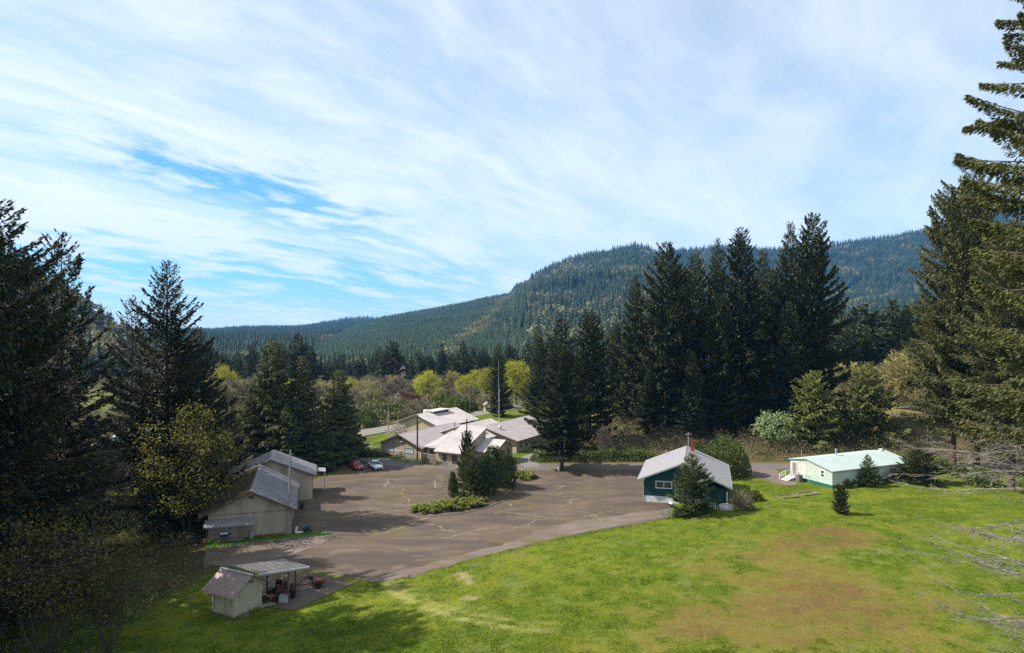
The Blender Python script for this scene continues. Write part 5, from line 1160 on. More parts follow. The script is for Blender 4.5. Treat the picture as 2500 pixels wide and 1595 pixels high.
def sag(p0, p1, s, n=14):
    p0 = np.array(p0); p1 = np.array(p1); return [tuple(p0 + (p1 - p0) * t - np.array([0, 0, 4 * s * t * (1 - t)])) for t in np.linspace(0, 1, n)]
def cable(p0, p1, s, label, r=.014):
    b = MB(); P = sag(p0, p1, s)
    for a, c in zip(P[:-1], P[1:]): b.tube(a, c, r, n=4, cap=False)
    setp(b.build('power_line', M['black']), label, 'power line')
def poles():
    def pole(x, y, h, r, m, label, arms=(), name='utility_pole', group=None, cat='utility pole', hard=True):
        t = thing(name, label, cat, (x, y, gzf(x, y)), 0, group)
        MB().tube((0, 0, -.4), (0, 0, h), r, r * .62, 10).build('shaft', M[m], t)
        for z, w, rz in arms:
            o = MB().box(-w, w, -.06, .06, z - .07, z + .07).build('crossarm', M['wood_old' if m != 'pole_grey' else 'pole_grey'], t); o.rotation_euler.z = rz
            for q in (-.9, -.35, .35, .9):
                i = MB().lathe([(.03, 0), (.06, .05), (.04, .14)], (q * w, 0, z + .07), 8).build('insulator', M['steel'], o)
        if hard and not arms: MB().lathe([(.05, 0), (.16, .08), (.18, .5), (.1, .58)], (.25, 0, h - 1.5), 10).build('transformer', M['steel'], t)
        return t
    x1, y1 = gp(1019, 1124); z1 = CAMH - (1012 - CY) / F * y1; pole(x1, y1, z1, .20, 'pole_brown', 'dark utility pole rising in front of the west gable of the beige building')
    x2, y2 = -13.5 + 5.6, 133.1; x2 = (1139.5 - CX) / F * y2; z2 = CAMH - (1023 - CY) / F * y2; pole(x2, y2, z2, .17, 'pole_brown', 'dark utility pole behind the tall juniper clump', hard=False)
    x3, y3 = gp(948, 1056); z3 = CAMH - (985 - CY) / F * y3; pole(x3, y3, z3, .17, 'pole_grey', 'pale grey utility pole with one crossarm beside the highway', ((z3 - .25, 1.3, .1),))
    y4 = 232; x4 = (1159 - CX) / F * y4; z4 = CAMH - (955 - CY) / F * y4; pole(x4, y4, z4 - gzf(x4, y4), .18, 'pole_brown', 'distant utility pole with two crossarms near the budding trees', ((z4 - .3, 1.5, .2), (z4 - 1.5, 1.3, .2)))
    y5 = 122.5; x5 = (1681 - CX) / F * y5; z5 = CAMH - (1056 - CY) / F * y5; pole(x5, y5, z5, .16, 'pole_grey', 'grey service pole standing behind the red chimney', ((z5 - .4, .5, .1),))
    # lattice radio mast
    ym = 152.5; xm = (1217.5 - CX) / F * ym; zt = CAMH - (880 - CY) / F * ym
    t = thing('radio_mast', 'tall slender silver radio mast rising beside the pale roofed hall', 'mast', (xm, ym, 0))
    n = 3
    for k in range(n):
        a = 2.1 * k; MB().tube((math.cos(a) * .16, math.sin(a) * .16, 0), (math.cos(a) * .13, math.sin(a) * .13, zt - 5.5), .025, n=5).build('leg', M['steel'], t)
    br = MB()
    for j in range(int((zt - 6) / .5)):
        for k in range(n):
            a = 2.1 * k; b = 2.1 * (k + 1); br.tube((math.cos(a) * .15, math.sin(a) * .15, j * .5), (math.cos(b) * .15, math.sin(b) * .15, j * .5 + .5), .014, n=3, cap=False)
    br.build('lattice', M['steel'], t); MB().tube((0, 0, zt - 5.6), (0, 0, zt), .05, .025, 6).build('antenna', M['steel'], t)
    MB().tube((-.4, 0, zt - 9), (.4, 0, zt - 9), .02).build('antenna_arm', M['steel'], t)
    ya = 148; xa = (1147 - CX) / F * ya; b = MB().tube((xa, ya, 4), (xa, ya, 15), .03, .02, 6); setp(b.build('whip_antenna', M['steel']), 'thin whip antenna above the middle roof', 'antenna')
    cable((x1, y1, z1 - .15), (-78, 118, 12.0), .9, 'thin cable crossing the cedars from the dark utility pole')
    cable((x1, y1, z1 - .15), (x2, y2, z2 - .1), .35, 'cable sagging between the two dark utility poles')
    cable((x1, y1, z1 - 1.0), (-16.5, 148, 5.2), .6, 'service cable drooping over the pale roof of the west wing')
    cable((x2, y2, z2 - .1), (x5, y5, z5 - .3), 1.3, 'long cable running past the lone fir to the green house')
    cable((x5, y5, z5 - .3), (58.5, 122.4, 5.1), 1.0, 'cable from the service pole to the mobile home mast')
    cable((x2, y2, z2 - .5), (110, 140, 14.5), 1.2, 'high cable crossing in front of the tall fir group')
    cable((x2, y2, z2 - .1), (-11, 150, 6.0), .4, 'short service cable above the ribbed roof')
poles()

def car(x, y, rz, paint, label, hatch=False):
    t = thing('parked_car', label, 'car', (x, y, .02), rz, 'cars parked at the edge of the asphalt lot')
    def loft(name, secs, m, par, cap=True):
        b = MB(); n = len(secs[0]); vs = [p for s in secs for p in s]; fs = []
        for j in range(len(secs) - 1):
            for i in range(n): fs.append((j * n + i, j * n + (i + 1) % n, (j + 1) * n + (i + 1) % n, (j + 1) * n + i))
        fs += [tuple(range(n - 1, -1, -1)), tuple(range((len(secs) - 1) * n, len(secs) * n))]
        b.add(vs, fs); return b.build(name, m, par, True)
    def sec(xx, hw, z0, z1, sh=.12): return [(xx, -hw, z0 + .08), (xx, -hw * .9, z0), (xx, hw * .9, z0), (xx, hw, z0 + .08), (xx, hw, z1 - sh), (xx, hw * .93, z1), (xx, 0, z1 + .03), (xx, -hw * .93, z1), (xx, -hw, z1 - sh)]
    B = [(2.28, .62, .28, .58), (2.18, .80, .22, .68), (1.7, .88, .20, .78), (.95, .90, .20, .90), (.2, .91, .20, .94), (-.9, .91, .20, .96), (-1.6, .90, .22, .98), (-2.1, .85, .26, .96 if not hatch else .92), (-2.26, .74, .32, .80)]
    loft('body', [sec(*s) for s in B], paint, t)
    def cs(xx, hw, z0, z1): return [(xx, -hw, z0), (xx, hw, z0), (xx, hw * .80, z1), (xx, hw * .5, z1 + .03), (xx, -hw * .5, z1 + .03), (xx, -hw * .80, z1)]
    tail = -1.75 if not hatch else -2.0
    c = loft('cabin', [cs(1.05, .80, .88, .92), cs(.35, .82, .90, 1.36), (cs(-.2, .82, .92, 1.44)), cs(-.9, .81, .93, 1.43), cs(tail + .5, .79, .93, 1.30), cs(tail, .76, .93, .97)], M['glass'], t)
    r = MB(); r.add([(.30, -.60, 1.375), (.30, .60, 1.375), (-.2, .63, 1.455), (-.2, -.63, 1.455), (-.95, .62, 1.445), (-.95, -.62, 1.445), (tail + .55, .57, 1.325), (tail + .55, -.57, 1.325), (-.2, 0, 1.49), (-.95, 0, 1.48), (.30, 0, 1.41), (tail + .55, 0, 1.36)],
                    [(0, 10, 8, 3), (10, 1, 2, 8), (3, 8, 9, 5), (8, 2, 4, 9), (5, 9, 11, 7), (9, 4, 6, 11)]); r.build('roof', paint, t, True)
    for s in (-1, 1):
        p = MB()
        for a0, z0, a1, z1 in ((1.05, .92, .32, 1.37), (-.28, .93, -.32, 1.44), (tail + .1, .96, tail + .55, 1.33)): p.tube((a0, s * .80, z0), (a1, s * .67, z1), .035, n=5)
        p.build('pillar', paint, t)
        for xx in (1.42, -1.40):
            w = MB().lathe([(.20, -.10), (.30, -.11), (.325, -.06), (.325, .06), (.30, .11), (.20, .10)], (xx, s * .84, .325), 18, 'y').build('wheel', M['rubber'], t)
            MB().lathe([(.03, -.085), (.21, -.09), (.21, .09), (.03, .085)], (xx, s * .845, .325), 14, 'y').build('rim', M['steel'], w)
        MB().box(2.06, 2.24, s * .66 - .13, s * .66 + .13, .56, .66).build('headlight', M['glass_blue'], t); MB().box(-2.27, -2.12, s * .64 - .13, s * .64 + .13, .72, .84).build('tail_light', mat('lamp_red', (.35, .01, .01), .3, .5), t)
        MB().box(.75, .92, s * .93 - .09, s * .93 + .09, .92, 1.04).build('mirror', paint, t)
    MB().box(2.16, 2.30, -.45, .45, .32, .56).build('grille', M['black'], t); MB().box(2.22, 2.31, -.22, .22, .40, .50).build('number_plate', M['white'], t)
    return t
def carpaint(name, c):
    m, nt, b = newmat(name); b.inputs['Base Color'].default_value = (*c, 1); b.inputs['Roughness'].default_value = .35; b.inputs['Coat Weight'].default_value = .6; b.inputs['Coat Roughness'].default_value = .05; return m
x, y = gp(914, 1147); car(x, y + 1.2, math.radians(-62), carpaint('white_car_paint', (.72, .73, .75)), 'white sedan parked at the lot edge, nearer the road')
x, y = gp(869, 1147); car(x - .2, y + 1.0, math.radians(-60), carpaint('red_car_paint', (.33, .008, .018)), 'dark red car parked beside the white sedan under the cedars', True)

def far_buildings():
    def hut(name, px, Y, w, d, ze, zr, rz, wm, rm, label, door=True, zg=None):
        x = (px - CX) / F * Y; t = thing(name, label, 'building' if w > 5 else 'shed', (x, Y, gzf(x, Y) if zg is None else zg), rz)
        gable_walls(w, d, ze, zr, w / 2).build('wall', M[wm], t); gable_roof(t, w, d, ze, zr, w / 2, .35, .35, (rm, rm), th=.12, fascia='trim_brown')
        if door: MB().box(w * .38, w * .62, -.06, -.004, 0, min(2.0, ze - .2)).build('door', M['white'], t)
        return t
    hut('pump_house', 1185, 216, 2.6, 2.6, 2.2, 3.2, .25, 'cream_board', 'metal_brown', 'tiny cream pump house with brown roof beyond the pale hall')
    t = hut('far_house', 940, 350, 11, 9, 4.5, 8.8, .5, 'pinkwhite', 'brick_red', 'distant reddish house roof among the bare trees of the valley', False, 1.5)
    t = hut('far_barn', 2158, 238, 4.6, 15, 4.4, 7.2, -.85, 'metal_grey', 'brick_red', 'distant grey farm building with faded red roof beyond the tan field', False)
    window(t, 'F', 0, 2.3, 1.4, 1.0, 1.3, 'white', 'glass')
    Y = 140; x = (225 - CX) / F * Y; t = thing('greenhouse', 'pale blue sheet roof glimpsed between the dark western firs', 'shed', (x, Y, 0), .2)
    gable_walls(11, 14, 2.6, 4.6, 5.5).build('wall', M['white'], t); gable_roof(t, 11, 14, 2.6, 4.6, 5.5, .3, .3, ('pale_blue', 'pale_blue'), th=.1)
    x, y = gp(285, 1190); t = thing('swing_set', 'red play frame in the sunlit clearing behind the firs', 'swing set', (x, y, 0), .2)
    for xx in (-1.8, 1.8):
        for s in (-1, 1): MB().tube((xx, s * .9, 0), (xx, 0, 2.3), .06, n=6).build('leg', M['tractor_red'], t)
    MB().tube((-1.9, 0, 2.3), (1.9, 0, 2.3), .06, n=6).build('beam', M['tractor_red'], t)
    for k in (-.8, .8):
        MB().tube((k - .2, 0, 2.3), (k - .2, 0, .5), .015, n=4).build('chain', M['steel'], t); MB().tube((k + .2, 0, 2.3), (k + .2, 0, .5), .015, n=4).build('chain', M['steel'], t); MB().box(k - .24, k + .24, -.1, .1, .46, .5).build('seat', M['black'], t)
    # white litter specks: small sticks on the lawn
    for px, py, l, rz in ((1722, 1269, 'pale stick lying on the lawn in front of the tarp pile', .1), (1878, 1247, 'pale plank lying on the lawn behind the tarp pile', .3), (1700, 1274, 'short pale stick on the lawn beside the young fir', .0), (1876, 1246, 'x', 0))[:3]:
        x, y = gp(px, py); o = MB().box(-.7, .7, -.06, .06, 0, .07).box(-.2, .5, .07, .15, 0, .05).build('stick', M['pole_grey']); o.location = (x, y, gzf(x, y) + .03); o.rotation_euler.z = rz; setp(o, l, 'stick')
far_buildings()

# ------------------------------------------------------------------ plant kinds
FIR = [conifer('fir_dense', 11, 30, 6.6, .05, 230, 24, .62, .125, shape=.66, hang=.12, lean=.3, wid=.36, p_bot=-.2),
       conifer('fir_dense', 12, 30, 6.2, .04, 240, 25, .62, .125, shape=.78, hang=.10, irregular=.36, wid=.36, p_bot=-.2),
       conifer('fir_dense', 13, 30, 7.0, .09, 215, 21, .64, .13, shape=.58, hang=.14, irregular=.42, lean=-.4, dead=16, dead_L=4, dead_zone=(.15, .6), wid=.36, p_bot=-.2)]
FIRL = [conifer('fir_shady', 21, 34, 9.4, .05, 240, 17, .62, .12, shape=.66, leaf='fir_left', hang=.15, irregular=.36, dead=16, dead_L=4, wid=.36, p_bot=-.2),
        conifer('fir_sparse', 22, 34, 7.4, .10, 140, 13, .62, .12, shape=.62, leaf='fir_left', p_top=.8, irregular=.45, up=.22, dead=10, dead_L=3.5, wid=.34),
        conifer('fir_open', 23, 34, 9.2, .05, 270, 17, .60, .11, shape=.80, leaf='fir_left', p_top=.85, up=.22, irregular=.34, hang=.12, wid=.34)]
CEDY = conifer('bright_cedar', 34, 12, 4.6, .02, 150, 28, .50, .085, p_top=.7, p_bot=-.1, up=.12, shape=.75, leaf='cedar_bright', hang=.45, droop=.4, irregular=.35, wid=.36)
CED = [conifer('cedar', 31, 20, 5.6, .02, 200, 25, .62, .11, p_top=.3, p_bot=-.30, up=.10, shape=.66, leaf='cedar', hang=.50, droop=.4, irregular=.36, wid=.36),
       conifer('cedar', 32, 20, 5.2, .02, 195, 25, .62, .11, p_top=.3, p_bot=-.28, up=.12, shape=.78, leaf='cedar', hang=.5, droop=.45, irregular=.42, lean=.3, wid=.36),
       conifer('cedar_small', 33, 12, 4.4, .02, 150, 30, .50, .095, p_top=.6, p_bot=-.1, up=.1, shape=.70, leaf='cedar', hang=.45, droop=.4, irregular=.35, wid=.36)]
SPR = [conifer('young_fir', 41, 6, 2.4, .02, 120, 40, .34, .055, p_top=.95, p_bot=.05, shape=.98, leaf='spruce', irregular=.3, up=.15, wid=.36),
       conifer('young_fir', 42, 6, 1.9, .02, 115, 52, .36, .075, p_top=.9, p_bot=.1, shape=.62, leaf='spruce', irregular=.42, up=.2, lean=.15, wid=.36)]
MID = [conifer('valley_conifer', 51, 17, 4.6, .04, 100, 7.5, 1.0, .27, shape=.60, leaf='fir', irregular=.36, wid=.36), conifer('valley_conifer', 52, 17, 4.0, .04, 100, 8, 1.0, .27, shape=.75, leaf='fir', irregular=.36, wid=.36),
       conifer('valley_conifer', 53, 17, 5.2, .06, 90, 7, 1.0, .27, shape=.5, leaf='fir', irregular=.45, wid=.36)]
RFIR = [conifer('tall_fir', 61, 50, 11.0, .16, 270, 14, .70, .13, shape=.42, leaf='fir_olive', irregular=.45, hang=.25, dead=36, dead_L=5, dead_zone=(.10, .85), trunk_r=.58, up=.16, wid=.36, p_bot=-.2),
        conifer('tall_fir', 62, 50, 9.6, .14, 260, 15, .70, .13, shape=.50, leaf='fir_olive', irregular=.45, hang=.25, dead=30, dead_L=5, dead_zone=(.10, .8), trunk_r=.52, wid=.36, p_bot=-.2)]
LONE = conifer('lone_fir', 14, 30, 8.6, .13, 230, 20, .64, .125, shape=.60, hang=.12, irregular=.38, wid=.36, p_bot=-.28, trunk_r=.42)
MAP = [broadleaf('maple', 71, 12, 5.4, .14, 150, 46, .42, 'maple_yellow', cl=.15, shell=.72), broadleaf('maple', 72, 12, 5.0, .2, 120, 40, .42, 'maple_yellow', cl=.16, shell=.6)]
MAPD = broadleaf('dim_maple', 73, 18, 6.2, .14, 190, 34, .34, 'maple_dim', stems=3, spread=.35, cl=.12, shell=.45)
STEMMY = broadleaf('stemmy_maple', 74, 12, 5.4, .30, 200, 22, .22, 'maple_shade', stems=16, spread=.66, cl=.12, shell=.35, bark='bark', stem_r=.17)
BARE = [broadleaf('bare_tree', 81, 10, 3.8, .22, 70, 46, leaf='bare', twigs=True, twl=1.5, tww=.035, shell=.35, bark='bark_pale'), broadleaf('bare_tree', 82, 10, 3.2, .1, 60, 50, leaf='bare', twigs=True, twl=1.4, tww=.035, shell=.3, stems=4, spread=.5, bark='bark_pale')]
BUD = [broadleaf('budding_tree', 83, 10, 3.8, .16, 80, 44, leaf='budding', twigs=True, twl=1.1, tww=.06, shell=.45, bark='bark_pale'), broadleaf('budding_tree', 84, 11, 4.4, .12, 90, 50, .34, leaf='budding', shell=.5, cl=.16, bark='bark_pale')]
GLD = broadleaf('budding_tree', 85, 10, 4.6, .14, 100, 50, leaf='pale_bud', twigs=True, twl=1.0, tww=.07, shell=.55)
MAG = broadleaf('magnolia', 86, 5, 2.6, .12, 60, 30, .26, leaf='blossom', cl=.14, shell=.45)
WBL = broadleaf('blossoming_tree', 87, 6, 3.0, .08, 60, 40, .32, leaf='white_blossom', cl=.16, shell=.5)
RED = broadleaf('red_tree', 88, 6, 3.4, .1, 60, 40, .40, leaf='red_leaf', cl=.16, shell=.5)
JUN = [column_juniper('juniper', 91, 6, 2.3, 3200), column_juniper('juniper', 92, 6, 1.7, 2600, lobes=4)]

def tree_at(proto, name, px, Y, top, label, group=None, wide=1., rot=None, cat='tree'):
    x = (px - CX) / F * Y; z = gzf(x, Y); H = CAMH - (top - CY) / F * Y - z
    return place(proto, name, x, Y, label, group, H, wide, rot, cat)

# --- the dark firs along the west side
WL = 'dark firs on the west side'
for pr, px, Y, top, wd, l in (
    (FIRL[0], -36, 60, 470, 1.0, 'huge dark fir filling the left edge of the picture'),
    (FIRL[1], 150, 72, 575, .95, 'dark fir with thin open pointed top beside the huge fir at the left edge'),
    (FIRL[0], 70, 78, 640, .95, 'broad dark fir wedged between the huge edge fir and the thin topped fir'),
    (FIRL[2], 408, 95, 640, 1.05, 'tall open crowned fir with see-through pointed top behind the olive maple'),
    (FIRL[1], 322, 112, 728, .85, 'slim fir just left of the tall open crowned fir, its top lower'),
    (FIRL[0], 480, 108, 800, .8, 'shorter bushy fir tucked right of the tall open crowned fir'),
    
    (FIRL[0], -330, 52, 420, 1.0, 'unseen dark fir added outside the left border to shade the lawn'), (FIRL[2], -420, 58, 420, 1.0, 'second unseen dark fir added outside the left border for shade'), (FIRL[2], -60, 95, 640, 1.1, 'dark fir behind the huge edge fir, mostly hidden by it'), (FIRL[0], -560, 47, 400, 1.0, 'third unseen dark fir added outside the left border for shade')):  # firs outside the border are unseen, added to shade the lower left lawn
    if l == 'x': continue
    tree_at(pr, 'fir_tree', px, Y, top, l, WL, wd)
tree_at(MAPD, 'maple_tree', 462, 89, 985, 'olive yellow leafy maple in front of the tall open fir, beside the workshop', None, 1.05)
tree_at(STEMMY, 'maple_shrub', 115, 55, 1225, 'large many stemmed maple with shade-darkened olive leaves in the bottom left corner', None, 1.1, .4)
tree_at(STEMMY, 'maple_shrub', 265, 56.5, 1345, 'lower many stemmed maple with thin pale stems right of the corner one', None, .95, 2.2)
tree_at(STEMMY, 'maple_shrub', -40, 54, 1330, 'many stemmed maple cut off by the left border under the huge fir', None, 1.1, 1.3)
tree_at(BARE[0], 'bare_tree', 245, 84, 1120, 'thin bare tree standing before the sunlit clearing', None, .9)
tree_at(BARE[1], 'bare_tree', 340, 90, 1180, 'bare many stemmed tree left of the olive maple trunk', None, 1.0)
tree_at(FIRL[2], 'fir_tree', 566, 118, 985, 'short dark fir between the open fir and the cedars', None, .95)

# --- cedars behind the parked cars
CG = 'olive cedars behind the parked cars'
for k, (pr, px, Y, top, wd, l) in enumerate(((CED[0], 664, 130, 828, 1.0, 'tallest of the olive cedars, with a narrow pointed top'), (CED[1], 742, 132, 868, 1.05, 'olive cedar second from the tallest, toward the red car'),
    (CED[0], 828, 135, 902, 1.05, 'olive cedar standing directly behind the red car'), (CED[1], 612, 128, 950, .95, 'short olive cedar left of the tallest cedar'), (CED[1], 700, 126, 985, 1.1, 'low bushy cedar in front of the two tallest cedars'),
    (CED[0], 785, 128, 1005, 1.15, 'low bushy cedar between the workshop roof and the red car'), (CED[1], 862, 141, 985, .9, 'small cedar at the road bend right of the cars'))):
    tree_at(pr, 'cedar_tree', px, Y, top, l, CG, wd)

# --- dark group in the middle
GG = 'tall dark firs behind the green house'
for k, (pr, px, Y, top, wd, l) in enumerate((
    (LONE, 1372, 129, 846, 1.0, 'lone dark fir with bare lower trunk beside the road'), 
    (FIR[0], 1440, 150, 762, 1.15, 'dark fir right behind the lone roadside fir'), (FIR[1], 1313, 190, 798, .88, 'dark fir left of the lone roadside fir, beyond the hall'), (FIR[1], 1217, 205, 838, .95, 'dark conifer behind the radio mast'),
    (FIR[1], 1552, 168, 672, .80, 'leftmost shoulder fir of the tall group, lower than its neighbours'), (FIR[2], 1625, 160, 598, .82, 'fir with dead grey twigs in the left half of the tall group'), (FIR[0], 1700, 174, 618, .72, 'narrow fir second row in the tall group, behind the twiggy one'),
    (FIR[1], 1752, 176, 585, .70, 'fir with green pointed top between the twiggy and the broad fir'), (FIR[0], 1808, 160, 562, .88, 'broad dense fir in the centre of the tall group'), (FIR[1], 1930, 170, 545, .72, 'slim topped fir just left of the tallest'),
    (FIR[2], 1980, 162, 530, .78, 'tallest fir of the group, at its right end'), (FIR[0], 1880, 166, 660, .85, 'fir filling the dip between the broad and the tallest fir'), (FIR[2], 1505, 176, 790, .9, 'low fir at the left foot of the tall group'),
    (FIR[1], 1690, 154, 860, 1.0, 'short fir in front of the tall group above the green house'), (FIR[0], 1585, 156, 900, 1.1, 'short dense fir at the left front of the tall group'), (FIR[0], 1775, 154, 900, 1.15, 'short dense fir in front of the broad fir, above the laurel'), (FIR[2], 1860, 157, 840, 1.0, 'short fir at the right front of the tall group'), (FIR[0], 1660, 169, 650, .9, 'fir closing the gap between the twiggy fir and the narrow one'), (FIR[1], 1862, 174, 612, .9, 'back row fir between the broad fir and the slim topped one'), (FIR[0], 1755, 157, 720, 1.0, 'mid height fir before the green topped one'), (FIR[1], 1592, 172, 730, 1.0, 'mid height fir behind the left shoulder fir'), (FIR[0], 1925, 157, 740, 1.0, 'mid height fir in front of the tallest two'))):
    o = tree_at(pr, 'fir_tree', px, Y, top, l, GG if k > 3 else None, wd)

# --- right side
tree_at(CEDY, 'cedar_tree', 1985, 149, 908, 'small olive cedar at the right foot of the tallest fir', None, 1.15)
tree_at(CEDY, 'cedar_tree', 2118, 152, 886, 'rounded olive cedar standing alone above the mobile home', None, 1.15)
tree_at(SPR[0], 'young_fir', 2243, 118, 1080, 'bushy young fir at the far end of the mobile home', None, 1.5)
tree_at(SPR[1], 'young_fir', 2052, 97, 1186, 'dark young fir standing alone on the open lawn', None, .95)
tree_at(SPR[0], 'young_fir', 2118, 115.5, 1113, 'small young fir with spiky top before the mobile home wall', None, .95)
tree_at(SPR[0], 'young_fir', 1690, 97.5, 1112, 'young fir in front of the green house gable', None, 1.12)
tree_at(RFIR[0], 'fir_tree', 2328, 132, 470, 'tall olive fir with bare dark trunk beyond the lawn, the left of two', 'tall olive firs at the right', .74)
tree_at(RFIR[1], 'fir_tree', 2384, 126, 420, 'tall olive fir with pointed top, the right of the two bare trunked firs', 'tall olive firs at the right', .95)
tree_at(RFIR[0], 'fir_tree', 2470, 112, 560, 'olive fir behind the long dead branches at the right border', 'tall olive firs at the right', 1.0)
tree_at(RFIR[1], 'fir_tree', 2425, 146, 600, 'lower olive fir behind and right of the two bare trunked firs', 'tall olive firs at the right', 1.0)
NEAR = conifer('near_fir', 63, 56, 12.2, .33, 150, 76, .36, .056, p_top=.35, p_bot=-.16, shape=.55, Lmax=7.6, leaf='fir_olive', irregular=.32, hang=.45, wid=.34, up=.10, droop=.5, trunk_r=.62, tl=.5, dead=84, dead_L=11.5, dead_zone=(.08, .37), dead_az=(2.0, 4.5))
place(NEAR, 'fir_tree', 38.5, 45.0, 'near fir reaching in from the right border, long dead grey branches below', None, None, 1., 0.)

# --- plants of the island and house gardens
def isl(me_or_proto, px, py, label, H=None, wide=1., name='juniper', **k):
    x, y = gp(px, py, .1); return place(me_or_proto, name, x, y, label, k.get('group'), H, wide, k.get('rot'), 'shrub' if name == 'juniper' else 'tree', .08)
JG = 'upright junipers of the parking island'
isl(JUN[1], 1107, 1214, 'narrow upright juniper at the left end of the island clump', 4.2, .75, group=JG)
isl(SPR[0], 1148, 1214, 'dark fir standing second from the left in the island clump', 7.6, 1.05, name='island_fir')
isl(JUN[0], 1190, 1206, 'broadest upright juniper in the middle of the island clump', 6.4, 1.0, group=JG)
isl(JUN[0], 1205, 1185, 'tall juniper at the back of the island clump', 6.8, .85, group=JG, rot=2.)
isl(JUN[0], 1238, 1192, 'upright juniper at the right end of the island clump', 5.8, .95, group=JG, rot=4.)
isl(SPR[1], 1140, 1180, 'thin spiky young fir rising above the island clump', 8.4, .6, name='island_fir', rot=1.)
lowj = [spreading('low_juniper', 101, 3.0, 1.6, 1.0, 3600), spreading('low_juniper', 102, 2.6, 1.8, 1.1, 3000), spreading('low_juniper', 103, 3.6, 2.6, 1.2, 4500)]
for k, (me, px, py, s, l) in enumerate(((lowj[0], 1052, 1246, 1., 'low golden juniper at the left tip of the island'), (lowj[1], 1100, 1240, 1.05, 'low golden juniper in the middle of the front kerb'), (lowj[1], 1150, 1233, 1., 'low golden juniper at the right end of the front kerb'), (lowj[1], 1278, 1166, 1.0, 'low golden juniper behind the island clump toward the road'))):
    x, y = gp(px, py); o = link('low_juniper', me); o.location = (x, y, .09); o.scale = (s, s, s); o.rotation_euler.z = .25 + .4 * k; setp(o, l, 'shrub', 'low golden junipers of the parking island')
B1 = bushy('bush', 111, 1.6, 1.7, 1900, 'bush', .24, .25); B2 = bushy('bush', 112, 1.3, 1.4, 1300, 'bush', .2, .8); B3 = bushy('bare_bush', 113, 1.5, 2.2, 350, 'budding', .16, 3.0); LAU = bushy('laurel', 114, 4.6, 5.0, 9000, 'laurel', .30, .02)
YF = bushy('broom', 115, .7, .9, 500, 'yellow_flower', .14, .4); RB = bushy('red_bush', 116, .9, 1.3, 500, 'bramble', .14, .8)
def bush(me, px, py, label, s=1., sz=None, name='bush', group=None, Y=None):
    if Y is None: x, y = gp(px, py)
    else: y = Y; x = (px - CX) / F * Y
    return place_shrub(me, name, x, y, label, group, s, sz)
bush(LAU, 1768, 1160, 'big glossy laurel behind the green house roof', .98, 1.15, 'laurel_bush'); bush(LAU, 1688, 1163, 'glossy laurel showing above the house ridge left of the big one', .72, 1.08, 'laurel_bush')
bush(B3, 1808, 1252, 'bare twiggy bush at the right corner of the green house', 1.35, 1.35); bush(B1, 1845, 1228, 'dark rounded bush on the lawn right of the green house', .72, .8); bush(B2, 1830, 1254, 'low olive bush right of the tarp pile', .7, .6)
bush(B2, 1658, 1262, 'low scrubby bush left of the young fir', .8, .7); bush(RB, 1722, 1255, 'reddish dry bush between young fir and railing', 1., .9); bush(RB, 1768, 1240, 'rusty leaved bush behind the railing', .8, .8)
for px, py, me, s, l in ((2075, 1185, B2, .9, 'olive hedge bush nearest the mint green corner'), (2098, 1182, B1, .95, 'rounded bush between the tub planters'), (2152, 1175, B3, 1.1, 'bare bush before the long mint wall'), (2178, 1174, B3, 1.2, 'second bare bush farther along the long mint wall'), (2118, 1180, RB, .8, 'reddish bush by the widest tub planter'), (2205, 1176, B2, 1.0, 'olive bush beside the yellow broom'), (2062, 1189, B1, .75, 'dark low bush right at the mint green corner'), (2140, 1180, B2, .95, 'olive bush between the two farthest tub planters'), (2232, 1166, B1, 1.3, 'dark bush at the foot of the bushy young fir')):
    bush(me, px, py, l, s)
bush(YF, 2216, 1178, 'small bright yellow flowering broom at the end of the mobile home', 1.0, None, 'broom_bush')
bush(B1, 2300, 1150, 'dark bush at the foot of the bare trunked firs', 1.2); bush(B1, 2400, 1185, 'dark bush at the right border behind the dead branches', 1.6); bush(B2, 2350, 1165, 'olive bush between the two bare trunks', 1.3)
tree_at(WBL, 'blossoming_tree', 1888, 147, 1002, 'pale green blossoming tree left of the small olive cedar', None, .95)
tree_at(MAG, 'magnolia', 968, 160, 1035, 'pale pink magnolia behind the west gable', None, 1.05)
tree_at(RED, 'red_tree', 1002, 226, 962, 'dark red leaved tree in the valley brush', None, 1.2)
tree_at(BARE[0], 'bare_tree', 1478, 140, 1040, 'leafless grey tree above the hedge right of the lone fir', None, .75)
bush(B1, 903, 1113, 'green bush at the fence corner near the cedars', 1.4, .9); bush(B1, 925, 1112, 'green bush along the chain link fence', 1.2, .8, ); bush(B2, 975, 1108, 'reddish olive bush before the west gable window', .9, 1.2); bush(B2, 880, 1110, 'olive bush at the road bend beside the cedars', 1.5)
bush(B1, 945, 1112, 'dense green bush behind the fence left of the gate', 1.0, .7)

